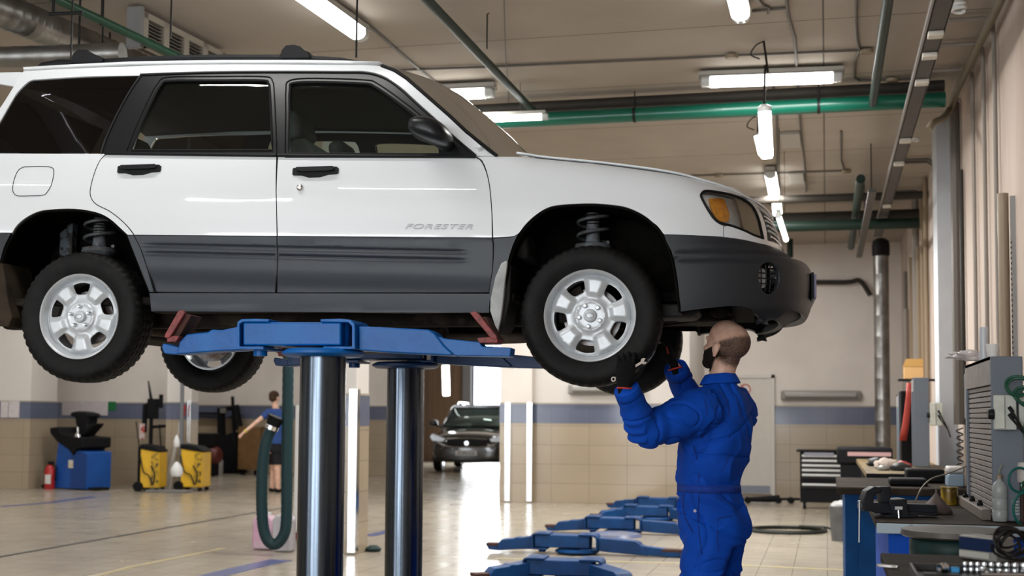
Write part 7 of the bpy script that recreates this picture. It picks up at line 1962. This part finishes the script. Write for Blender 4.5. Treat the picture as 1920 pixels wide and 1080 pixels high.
# vise on the corner of the near bench
vm = mat('vise casting', (0.010, 0.013, 0.018), rough=0.5, col2=(0.02, 0.02, 0.024), noise_scale=20, bump=0.2, bump_scale=80)
vd = 6.15
vp = at_depth(1682, 968, vd)
t = thing('bench_vise', 'dark steel bench vise clamped on the near workbench corner', 'vise', (vp.x, vp.y, 0.882), YAW)
def V2(px, py): 
    q = at_depth(px, py, vd) - vp; return (q.dot(CR), q.z + vp.z - 0.882)
def vpoly(pts, y0, y1, nm, m=vm, par=None, bv=0.005): return obj(nm, prism(BM(), [V2(*p) for p in pts], y0, y1, axis='y'), m, par or t, bevel=bv)
vpoly([(1616, 958), (1616, 935), (1622, 920), (1636, 912), (1650, 914), (1650, 922), (1636, 926), (1634, 942), (1660, 942), (1690, 944), (1690, 962), (1640, 962), (1630, 958)], -0.04, 0.05, 'sliding_jaw')
vpoly([(1647, 912), (1668, 912), (1668, 930), (1664, 942), (1650, 942)], -0.035, 0.045, 'jaw_block')
vpoly([(1660, 936), (1694, 934), (1697, 965), (1668, 966), (1664, 950)], -0.06, 0.07, 'vise_body')
vpoly([(1692, 944), (1753, 946), (1755, 967), (1692, 964)], -0.035, 0.045, 'guide_bar')
vpoly([(1696, 949), (1748, 951), (1748, 961), (1696, 958)], -0.040, -0.034, 'recessed_panel', mat('vise panel', (0.014, 0.017, 0.022), rough=0.5))
vpoly([(1650, 968.5), (1652, 963), (1712, 963), (1714, 968.5)], -0.08, 0.09, 'swivel_base')
vpoly([(1671, 948), (1685, 948), (1685, 954), (1671, 954)], -0.066, -0.060, 'maker_plate', mat('plate pale', (0.6, 0.6, 0.6), rough=0.4), bv=0.001)
a, b = V2(1611, 941), V2(1609, 1016)
h_ = obj('screw_handle', tube(BM(), [(a[0], -0.01, a[1]), (b[0], -0.01, b[1])], 0.005, 8), steel, t)
obj('handle_knob', lathe(BM(), [(0, -0.008), (0.009, -0.006), (0.009, 0.006), (0, 0.008)], 12, Matrix.Translation((a[0], -0.01, a[1]))), steel, h_)
a = V2(1615, 949); obj('screw_spindle', tube(BM(), [(a[0] - 0.015, 0, a[1]), (a[0] + 0.12, 0, a[1])], 0.011, 12), steel, t)
a, b = V2(1676, 955), V2(1676, 970); obj('clamp_screw', tube(BM(), [(a[0], -0.075, a[1]), (b[0], -0.08, b[1])], 0.004, 8), chrome, t)
# cone of rag, can, wires
p = on_bench(1752, 966); bm = BM(); rg = []
for r, h_ in ((0.075, 0.0), (0.070, 0.02), (0.045, 0.05), (0.02, 0.08), (0.006, 0.10), (0.004, 0.125)):
    rg.append([bm.verts.new((r * 1.0 * math.cos(a) * (1 + 0.12 * math.sin(3 * a)), r * 0.8 * math.sin(a), h_)) for a in [2 * PI * i / 26 for i in range(26)]])
for a, b in zip(rg, rg[1:]):
    for k in range(26): bm.faces.new((a[k], a[(k + 1) % 26], b[(k + 1) % 26], b[k]))
bm.faces.new(rg[-1])
o = obj('funnel', bm, mat('brown funnel', (0.13, 0.095, 0.085), rough=0.6), angle=60, solid=0.002); o.location = p + Vector((0.02, 0.12, 0.001)); tag(o, 'brown funnel lying mouth down behind the vise', 'funnel')
p = on_bench(1780, 946)
o = obj('wire_spool', lathe(BM(), [(0, 0), (0.048, 0), (0.048, 0.01), (0.044, 0.012), (0.046, 0.03), (0.043, 0.05), (0.046, 0.07), (0.044, 0.085), (0.048, 0.088), (0.048, 0.096), (0, 0.096)], 30), mat('amber resin', (0.42, 0.26, 0.015), rough=0.25, col2=(0.05, 0.03, 0.005), noise_scale=30, stretch=(1, 1, 0.3))); o.location = p; tag(o, 'amber yellow spool on the near workbench behind the funnel', 'spool')
p0, p1, p2 = at_depth(1715, 942, 6.35), at_depth(1748, 897, 6.6), at_depth(1811, 874, 7.0)
tag(obj('thin_rod', tube(BM(), crom([p0, at_depth(1728, 915, 6.4), p1, at_depth(1780, 887, 6.7), p2], 5), 0.004, 6), mat('olive wire', (0.24, 0.21, 0.14), rough=0.5)), 'thin olive wire arching from the vise to the grey cabinet', 'wire')
for i, (px, py) in enumerate(((1826, 933), (1838, 938), (1850, 944))):
    o = obj('small_fitting', lathe(BM(), [(0, 0), (0.014, 0), (0.014, 0.012), (0.008, 0.018), (0.008, 0.026), (0, 0.026)], 12), dark); o.location = Vector((K1.x - 0.026, K1F - 0.2 - i * 0.33, 0.934)); tag(o, ['dark metal fitting farthest along the ledge under the roller cabinet', 'dark metal fitting in the middle of the ledge under the roller cabinet', 'dark metal fitting nearest on the ledge under the roller cabinet'][i], 'fitting', 'dark fittings on the ledge')
tag(obj('ledge', bx(BM(), K1.x - 0.046, Y1 + 0.03, 0.8815, K1.x - 0.004, K1F, 0.932), mat('ledge wood', (0.14, 0.11, 0.09), rough=0.6), bevel=0.004), 'low wooden ledge along the foot of the near roller cabinet', 'ledge')
# hose-wrapped black coil and boxes between the cabinets
p = at_depth(1800, 860, 9.2); bm = BM()
tube(bm, [p + CR * 0.022 * math.cos(a) + CD * 0.022 * math.sin(a) + UP * (0.22 - a * 0.0078) for a in [i * 0.45 for i in range(140)]], 0.005, 6)
tag(obj('spiral_cable', bm, cable_m), 'black spiral cable hanging beyond the near roller cabinet', 'cable')
t = thing('white_case', 'pale blue and white box on the second workbench', 'box', (0.86, B2.y + 0.35, 0.882))
obj('case_body', bx(BM(), -0.05, -0.1, 0, 0.06, 0.10, 0.09), mat('case blue', (0.22, 0.30, 0.38), rough=0.5), t, bevel=0.01); obj('case_lid', bx(BM(), -0.052, -0.102, 0.092, 0.062, 0.102, 0.14), mat('case white', (0.5, 0.47, 0.45), rough=0.5), t, bevel=0.015)
tag(obj('black_locker', bx(BM(), 0.955, 9.2, 0.0, 1.2, 9.6, 1.33), dark, bevel=0.01), 'black box standing against the wall on the second workbench', 'box')
t = thing('wall_meter', 'small grey control unit on the right wall behind the roller cabinet', 'control unit', (1.16, 10.2, 1.35))
obj('unit_case', bx(BM(), -0.12, 0, 0, 0.06, 0.3, 0.35), mat('unit grey', (0.16, 0.15, 0.14), rough=0.6, noise_amt=0.5, noise_scale=20), t, bevel=0.01)
for i in range(4): obj('lead', tube(BM(), crom([(-0.10 + i * 0.03, -0.02, 0.25), (-0.02 + i * 0.03, -0.05, 0.1), (0.0 + i * 0.02, -0.02, -0.3)], 4), 0.008, 6), cable_m, t)
# red strap, cardboard box on bracket
zr0, zr1 = 0.91, at_depth(1703, 716, 12.9).z
bm = BM(); P = [at_y(x, y, 12.86) for x, y in [(1704, 718), (1703, 745), (1700, 775), (1697, 800), (1692, 826)]]
for k in range(len(P) - 1): pass
tt = [(P[i], 0.020 + 0.014 * i / 4) for i in range(5)]
L_ = [bm.verts.new(p - CR * w) for p, w in tt]; R2 = [bm.verts.new(p + CR * w) for p, w in tt]
for i in range(4): bm.faces.new((L_[i], R2[i], R2[i + 1], L_[i + 1]))
tag(obj('red_strap', bm, mat('red strap', (0.42, 0.045, 0.03), rough=0.6, col2=(0.5, 0.35, 0.32), noise_scale=9, ramp=(0.62, 0.7)), solid=0.02), 'red strap with pale patches hanging beside the cabinet on the third bench', 'strap')
tag(obj('dark_backboard', bx(BM(), 0.70, 12.95, 0.902, 0.92, 13.3, 1.62), dark, bevel=0.01), 'black upright board behind the red strap', 'board')
cb_p = at_y(1712, 695, 15.0)
t = thing('shelf_bracket', 'dark wall bracket under the cardboard box', 'bracket', (cb_p.x, 15.0, at_y(1712, 711, 15.0).z))
obj('bracket_plate', bx(BM(), -0.16, -0.15, -0.02, XW - cb_p.x - 0.002, 0.15, 0), dark, t)
card = mat('cardboard', (0.42, 0.25, 0.10), rough=0.8)
h1 = at_y(1712, 674, 15.0).z - at_y(1712, 711, 15.0).z
cbx_ = thing('cardboard_box', 'open cardboard box on the dark bracket high on the right wall', 'box', (cb_p.x, 15.0, at_y(1712, 711, 15.0).z + 0.002))
obj('box_walls', bx(BM(), -0.10, -0.12, 0, 0.10, 0.12, h1 * 0.62), card, cbx_, smooth=False)
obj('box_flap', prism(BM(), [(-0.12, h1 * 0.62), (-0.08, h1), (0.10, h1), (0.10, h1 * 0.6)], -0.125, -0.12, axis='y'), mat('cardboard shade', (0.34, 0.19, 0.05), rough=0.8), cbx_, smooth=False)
# clutter on the third bench
cl = [(1590, 850, 12.6, 0.05, 'dark lump'), (1640, 868, 11.6, 0.05, ''), (1660, 872, 11.4, 0.035, ''), (1680, 866, 11.8, 0.045, ''), (1700, 862, 11.5, 0.05, ''), (1688, 872, 11.3, 0.03, '')]
mclut = [mat('rag pale', (0.40, 0.33, 0.28), rough=0.8), mat('part black', (0.02, 0.02, 0.02), rough=0.5), mat('part steel', (0.25, 0.24, 0.22), rough=0.4, metal=0.5), mat('part red', (0.25, 0.03, 0.03), rough=0.5)]
names = ['crumpled pale rag on the third workbench', 'black part lying at the left of the clutter on the third workbench', 'small steel part on the third workbench beside the pale rag', 'red and dark part lying at the foot of the cabinet on the third bench', 'round black part among the clutter on the third workbench', 'short steel tube on the third workbench near its front edge']
for i, (x, y, s, m_, k) in enumerate(((0.53, 12.0, 0.07, 0, 1), (0.47, 12.6, 0.06, 1, 1), (0.60, 12.6, 0.04, 2, 0), (0.66, 12.1, 0.05, 3, 0), (0.62, 11.6, 0.055, 1, 0), (0.48, 11.6, 0.035, 2, 0))):
    bm = BM(); bmesh.ops.create_icosphere(bm, subdivisions=3, radius=1)
    for v in bm.verts:
        q = v.co.copy(); v.co = Vector((q.x * s * 1.6, q.y * s * 1.3, max(-0.0, q.z * s * 0.9 + s * 0.35))) * (1 + 0.35 * noise.noise(q * 2.5 + Vector((i * 3, 0, 0))))
        v.co.z = max(0, v.co.z)
    o = obj('bench_clutter', bm, mclut[m_], angle=180); o.location = (x, y, 0.902); tag(o, names[i], 'bench part', 'loose parts on the third workbench')
t = thing('tool_case', 'black open tool case with a pinkish stripe behind the tool chest', 'tool case', (at_y(1622, 850, 15.5).x, 15.5, 0.0))
hz_ = at_y(1622, 838, 15.5).z
obj('case_stand', bx(BM(), -0.28, -0.2, 0.0, 0.30, 0.2, hz_ - 0.2), dark, t, bevel=0.01); obj('case_lid', bx(BM(), -0.32, -0.22, hz_ - 0.2, 0.30, 0.22, hz_), dark, t, bevel=0.03)
obj('stripe', bx(BM(), -0.20, -0.228, hz_ - 0.10, 0.28, -0.222, hz_ - 0.055), mat('pinkish stripe', (0.42, 0.25, 0.25), rough=0.5), t, smooth=False)
# black drawer chest near the rear wall
tx0, tx1 = at_y(1500, 900, 19.6).x, at_y(1580, 900, 19.6).x; tz = at_y(1540, 844, 19.6).z
t = thing('tool_chest', 'black roller tool chest with pale drawer handles near the rear wall', 'tool chest', ((tx0 + tx1) / 2, 19.6, 0)); w = (tx1 - tx0) / 2
obj('chest_body', bx(BM(), -w, 0, 0.10, w, 0.45, tz - 0.03), dark, t, bevel=0.01)
obj('chest_top', bx(BM(), -w - 0.05, -0.03, tz - 0.03, w + 0.02, 0.47, tz), dark, t, bevel=0.01)
obj('lid_strip', bx(BM(), -w * 0.8, -0.035, tz - 0.09, w * 0.6, -0.03, tz - 0.035), mat('strip grey', (0.22, 0.22, 0.26), rough=0.5), t, smooth=False)
for i, py in enumerate((855, 864, 873, 882, 891, 909)):
    z = at_y(1540, py, 19.57).z
    dr = obj('drawer', bx(BM(), -w + 0.02, -0.015, z - 0.055, w - 0.02, 0.0, z + 0.02), mat('drawer black', (0.015, 0.015, 0.016), rough=0.4), t, bevel=0.003)
    obj('drawer_handle', bx(BM(), -w * 0.9, -0.032, z - 0.016, w * 0.92, -0.015, z + 0.016), mat('handle silver', (0.55, 0.55, 0.54), rough=0.35, metal=0.4), dr, bevel=0.004)
for s in (-1, 1):
    for y in (0.06, 0.39): obj('caster', lathe(BM(), [(0, -0.02), (0.05, -0.02), (0.05, 0.02), (0, 0.02)], 16, Matrix.Translation((s * (w - 0.06), y, 0.05)), axis='x'), rubber, t)
# bin, floor hoses, floor jack
p = at_z(1582, 1014)
t = thing('waste_bin', 'grey waste bin with a bag beside the blue bench end', 'bin', p); dB = dep(p)
hB = at_depth(1582, 938, dB).z
obj('bin_body', lathe(BM(), [(0, 0), (0.13, 0), (0.16, hB * 0.85), (0.15, hB * 0.85), (0.12, 0.02), (0, 0.02)], 28), mat('bin grey', (0.10, 0.10, 0.10), rough=0.6, noise_amt=0.3), t, angle=50)
bm = BM(); bmesh.ops.create_icosphere(bm, subdivisions=3, radius=0.145, matrix=Matrix.Translation((0, 0, hB * 0.84)) @ Matrix.Diagonal((1, 1, 0.5, 1)))
for v in bm.verts: v.co += (v.co - Vector((0, 0, hB * 0.84))) * 0.25 * noise.noise(v.co * 14)
obj('bin_bag', bm, mat('bag grey', (0.30, 0.30, 0.30), rough=0.4), t, angle=180)
def floor_coil(px0, px1, pyc, turns, r, label, nm='floor_hose'):
    c = at_z((px0 + px1) / 2, pyc); rx = (at_z(px1, pyc) - at_z(px0, pyc)).length / 2; bm = BM(); pts = []
    for i in range(int(turns * 36)):
        a = 2 * PI * i / 36; k = 1 - 0.10 * (i / 36) / turns
        pts.append(c + CR * rx * k * math.cos(a) + CD * rx * 0.85 * k * math.sin(a) + UP * (r * 1.02 + 0.012 * (i // 36)))
    tube(bm, pts, r, 8); tube(bm, crom([pts[-1], pts[-1] + CR * 0.3 - CD * 0.2 - UP * 0.0, at_z(px1 + 18, pyc + 6) + UP * r], 5), r, 8)
    return tag(obj(nm, bm, mat('floor hose', (0.016, 0.018, 0.014), rough=0.5)), label, 'hose')
floor_coil(1404, 1548, 997, 2.2, 0.016, 'dark hose coiled on the floor right of the mechanic')
p = at_z(1440, 944)
t = thing('floor_jack', 'low dark jack lying on the floor in front of the white door', 'jack', p, YAW)
obj('jack_body', tube(BM(), [(-0.35, 0, 0.06), (0.0, 0, 0.07), (0.18, 0, 0.08)], [0.03, 0.05, 0.055], 12), dark, t)
for x in (-0.32, 0.16, 0.36): obj('jack_wheel', lathe(BM(), [(0, -0.05), (0.05, -0.05), (0.05, 0.05), (0, 0.05)], 14, Matrix.Translation((x, 0, 0.052)), axis='y'), dark, t)
obj('jack_arm', tube(BM(), [(0.15, 0, 0.07), (0.5, 0, 0.07)], 0.02, 8), dark, t)
# drum with a greasy lid in front of the near bench
p = at_depth(1790, 1030, 5.15); p.z = 0
t = thing('green_drum', 'dark green drum with a wide greasy lid in front of the near bench', 'drum', p)
obj('drum_body', lathe(BM(), [(0, 0), (0.13, 0), (0.14, 0.02), (0.14, 0.74), (0.125, 0.76), (0.125, 0.78), (0.165, 0.79), (0.175, 0.80), (0.175, 0.86), (0.16, 0.875), (0, 0.875)], 40), mat('drum green', (0.010, 0.035, 0.032), rough=0.45, noise_amt=0.4), t, angle=50)
obj('drum_lid', lathe(BM(), [(0, 0.877), (0.20, 0.877), (0.21, 0.885), (0.205, 0.905), (0, 0.915)], 40), mat('greasy lid', (0.075, 0.065, 0.055), rough=0.4, noise_amt=0.4, noise_scale=9), t, angle=50)
# tool trolley at the lower right with instrument, sockets and cables
tz_ = 0.905
tp = at_depth(1672, 1068, 3.5)
tr_x0, tr_y0 = tp.x, 2.6
t = thing('tool_trolley', 'greasy topped tool trolley at the lower right corner', 'trolley', (tr_x0, tr_y0, 0))
obj('trolley_top', bx(BM(), 0, 0, tz_ - 0.03, 0.75, 1.85, tz_), greasy, t, bevel=0.004)
obj('trolley_body', bx(BM(), 0.04, 0.04, 0.12, 0.71, 1.81, tz_ - 0.032), bblue_d, t, bevel=0.006)
for x in (0.08, 0.66):
    for y in (0.1, 1.75): obj('caster', lathe(BM(), [(0, -0.02), (0.058, -0.02), (0.058, 0.02), (0, 0.02)], 18, Matrix.Translation((x, y, 0.06)), axis='x'), rubber, t)
q = at_depth(1845, 1035, 4.05)
t = thing('battery_tester', 'small blue and cream instrument box on the trolley behind the sockets', 'instrument', (q.x, q.y, tz_ + 0.001), R_(-48))
obj('instrument_body', bx(BM(), -0.075, -0.03, 0, 0.075, 0.05, 0.075), mat('instrument cream', (0.26, 0.25, 0.23), rough=0.5), t, bevel=0.005)
obj('front_panel', bx(BM(), -0.069, -0.034, 0.030, 0.069, -0.03, 0.069), mat('panel blue', (0.006, 0.018, 0.06), rough=0.4), t, smooth=False)
obj('label_strip', bx(BM(), -0.069, -0.035, 0.008, 0.05, -0.03, 0.026), mat('label pale', (0.42, 0.42, 0.38), rough=0.5), t, smooth=False)
rng = random.Random(11); bm = BM()
for k in range(9):
    c = at_depth(1895 + rng.uniform(-8, 14), 1028 + rng.uniform(-6, 8), 3.8); a0 = rng.uniform(0, 6); rr = rng.uniform(0.035, 0.065)
    pts = [c + CR * rr * math.cos(a0 + a) + UP * (rr * 0.8 * math.sin(a0 + a) + 0.02) + CD * 0.02 * math.sin(a * 1.5 + k) for a in [i * 0.35 for i in range(17)]]
    tube(bm, pts, 0.0042, 6)
tag(obj('cable_tangle', bm, cable_m), 'tangle of black leads heaped at the right edge of the trolley', 'cable')
# open socket case with rows of sockets
case_m = mat('case dark', (0.045, 0.042, 0.04), rough=0.5, noise_amt=0.3)
cz = 0.935
ca = at_z(1706, 1057, cz + 0.02); 
cs = thing('socket_case', 'open dark case lined with moulded slots for the chrome sockets', 'tool case', (ca.x, ca.y - 0.32, tz_ + 0.001), 0)
CW, CL = 0.50, 0.34
bm = BM(); bx(bm, 0, 0, 0, CW, CL, 0.030); obj('case_tray', bm, case_m, cs, bevel=0.003)
bm = BM(); bx(bm, 0, CL - 0.008, 0.030, CW, CL, 0.050); bx(bm, 0, 0, 0.030, 0.008, CL, 0.050); obj('case_rim', bm, case_m, cs, bevel=0.002)
obj('slot_pad', bx(BM(), 0.03, CL - 0.12, 0.031, 0.12, CL - 0.06, 0.034), mat('pad black', (0.01, 0.01, 0.01), rough=0.5), cs, smooth=False)
first = None; lab = []
base = Vector((ca.x, ca.y - 0.32, tz_ + 0.001 + 0.031))
sockets = []
soc_m = mat('socket chrome', (0.62, 0.64, 0.66), rough=0.18, metal=1.0)
def socket_mesh(r, h):
    bm = BM(); lathe(bm, [(r * 0.62, 0), (r * 0.95, 0), (r, h * 0.04), (r, h * 0.40), (r * 0.94, h * 0.44), (r * 0.94, h * 0.5), (r, h * 0.54), (r, h * 0.97), (r * 0.95, h), (r * 0.72, h), (r * 0.66, h * 0.9), (r * 0.62, h * 0.2)], 18, closed=True); return bm
sizes = [0.006, 0.0062, 0.0066, 0.007, 0.0074, 0.008, 0.0085, 0.009, 0.0095, 0.010, 0.0105, 0.011, 0.0115, 0.012, 0.0125, 0.013]
x = 0.135; n_ = 0
for i, r in enumerate(sizes):
    o = obj('socket', socket_mesh(r, 0.026 + r * 0.4), soc_m, angle=40)
    o.location = base + Vector((x + r, CL - 0.030, 0)); x += 2 * r + 0.0035
    if x > CW: bpy.data.objects.remove(o); break
    tag(o, 'upright chrome socket in the back row of the open case', 'socket', 'upright chrome sockets in the back row'); n_ += 1
laid = [(0.07, 0.075, 0.013, 20), (0.19, 0.085, 0.010, 75), (0.225, 0.10, 0.0085, 60), (0.30, 0.085, 0.0115, 80), (0.33, 0.10, 0.0115, 78), (0.41, 0.09, 0.010, 70), (0.44, 0.075, 0.012, 75)]
descr = ['large black-mouthed socket lying at the left end of the open case', 'first socket lying on its side right of the slot pad', 'small socket lying beside the first lying one', 'socket lying in the middle of the case', 'socket lying just right of the middle one', 'socket lying toward the right of the case', 'stout socket lying at the right edge of the case']
for (dx_, dy_, r, a), lb in zip(laid, descr):
    o = obj('socket', socket_mesh(r, 0.03), soc_m, angle=40); o.location = base + Vector((dx_, CL - dy_, r + 0.001)); o.rotation_euler = (R_(-90), 0, R_(a - 60)); tag(o, lb, 'socket', 'chrome sockets lying in the case')
for i, (dx_, dy_, L_, a) in enumerate(((0.17, 0.13, 0.12, 8), (0.28, 0.14, 0.13, -35), (0.36, 0.14, 0.13, -40), (0.44, 0.14, 0.12, -40))):
    o = obj('extension_bar', tube(BM(), [(0, 0, 0.007), (L_ * 0.8, 0, 0.007), (L_, 0, 0.007)], [0.006, 0.006, 0.0045], 12), soc_m); o.location = base + Vector((dx_, CL - dy_, 0)); o.rotation_euler = (0, 0, R_(a))
    tag(o, ['steel extension bar lying flat near the slot pad', 'extension bar slanting below the middle sockets', 'extension bar slanting right of the middle sockets', 'extension bar slanting nearest the right edge'][i], 'extension bar', 'extension bars in the socket case')
o = obj('blue_insert', boxm((0, 0, 0.008), (0.022, 0.02, 0.016)), mat('light blue plastic', (0.02, 0.25, 0.55), rough=0.4), bevel=0.003); o.location = base + Vector((0.115, CL - 0.045, 0)); tag(o, 'small light blue bit holder in the open socket case', 'bit holder')
o = obj('ratchet_head', prism(BM(), [(0, 0), (0.05, -0.006), (0.062, 0.0), (0.066, 0.012), (0.055, 0.02), (0.045, 0.014), (0, 0.010)], 0, 0.008), chrome, bevel=0.001); o.location = at_z(1715, 1066, tz_ + 0.002); o.location.x -= 0.045; o.rotation_euler = (0, 0, R_(150)); tag(o, 'open-ended chrome spanner sticking out left of the socket case', 'spanner')

# dark clutter on the second bench
for nm, px0, px1, y_, h_, lb in (('low_tray', 1668, 1740, B2.y + 0.25, 0.05, 'low black tray on the second workbench behind the vise'), ('gear_housing', 1700, 1772, B2.y + 0.75, 0.10, 'black housing on the second workbench in front of the third bench')):
    a, b = at_y(px0, 900, y_), at_y(px1, 900, y_)
    tag(obj(nm, bx(BM(), a.x, y_, 0.882, b.x, y_ + 0.28, 0.882 + h_), dark, bevel=0.015), lb, 'bench part')
# ================================================================ daylight and exposure
w = bpy.data.worlds.new('world'); SC.world = w; w.use_nodes = True
w.node_tree.nodes['Background'].inputs[0].default_value = (0.90, 0.95, 1.0, 1); w.node_tree.nodes['Background'].inputs[1].default_value = 4.0
def area(name, loc, rot, sx, sy, power, col=(1, 1, 1)):
    l = bpy.data.lights.new(name, 'AREA'); l.shape = 'RECTANGLE'; l.size = sx; l.size_y = sy; l.energy = power; l.color = col
    o = bpy.data.objects.new(name, l); COL.objects.link(o); o.location = loc; o.rotation_euler = rot
    return o
# daylight through the glazed front of the hall, behind the camera
for i in (2, 3):
    area('window_daylight', (XL + i * 3.9 + 2.15 + 1.2, YF + 0.05, 2.4), (R_(90), 0, 0), 3.4, 2.9, 175, (0.94, 0.98, 1.0))
area('door_daylight', (-11.2, YF + 0.05, 2.0), (R_(90), 0, 0), 2.0, 3.6, 90, (0.95, 0.98, 1.0))
area('gate_daylight', ((gx0 + gx1) / 2 + 0.4, 35.8, 1.8), (R_(-90), 0, 0), 2.6, 3.2, 400, (0.95, 0.98, 1.0))
# the hall's own tube lamps in view, then added fill lights out of view
for o in [o for o in COL.objects if o.name.startswith('ceiling_light')]:
    area('tube_glow', (o.location.x, o.location.y, o.location.z - 0.05), (0, 0, o.rotation_euler[2]), 1.1, 0.12, 150 if o.location.y > 13 else 90, (1, 0.985, 0.95))
for o in [o for o in COL.objects if o.name.startswith('hanging_tube_light')]:
    area('tube_glow', (o.location.x, o.location.y, o.location.z - 0.05), (0, 0, o.rotation_euler[2]), 1.1, 0.07, 150 if o.location.y > 12 else 60, (1, 0.985, 0.95))
for (x, y) in ((-15, 1), (-11, 1), (-7, 1), (-3, 1), (-15, 5), (-11, 5), (-7, 5), (-3, 5), (-14, 9), (-10, 9), (-14, 13), (-14.5, 17), (-10, 14), (-9, 18), (-12, 19), (-10.5, 24), (-13.5, 24), (-7, 31), (-1.5, -3), (-6, -3)):  # unseen fill lights added to lift floor and walls, without fixtures
    area('overhead_fill', (x, y, ZC - 0.06), (0, 0, 0), 1.3, 0.12, (28 if y < 8 else 50), (1, 0.985, 0.95))
for (px, py, pw) in ((560, 330, 150), (760, 330, 180), (640, 400, 180), (850, 400, 220), (980, 420, 240), (1180, 395, 240), (1375, 432, 150), (1290, 400, 200)):  # added fill hidden behind the raised car, brightens the rear wall
    q = at_z(px, py, ZC - 0.07)
    area('rear_fill', (q.x, min(q.y, 21.3 if px > 1250 else 18.6), q.z), (0, 0, 0), 1.2, 0.12, pw * 0.25, (1, 0.985, 0.95))
SC.view_settings.view_transform = 'Standard'; SC.view_settings.look = 'None'; SC.view_settings.gamma = 1.0
SC.view_settings.use_curve_mapping = False
SC.view_settings.exposure = 0.06
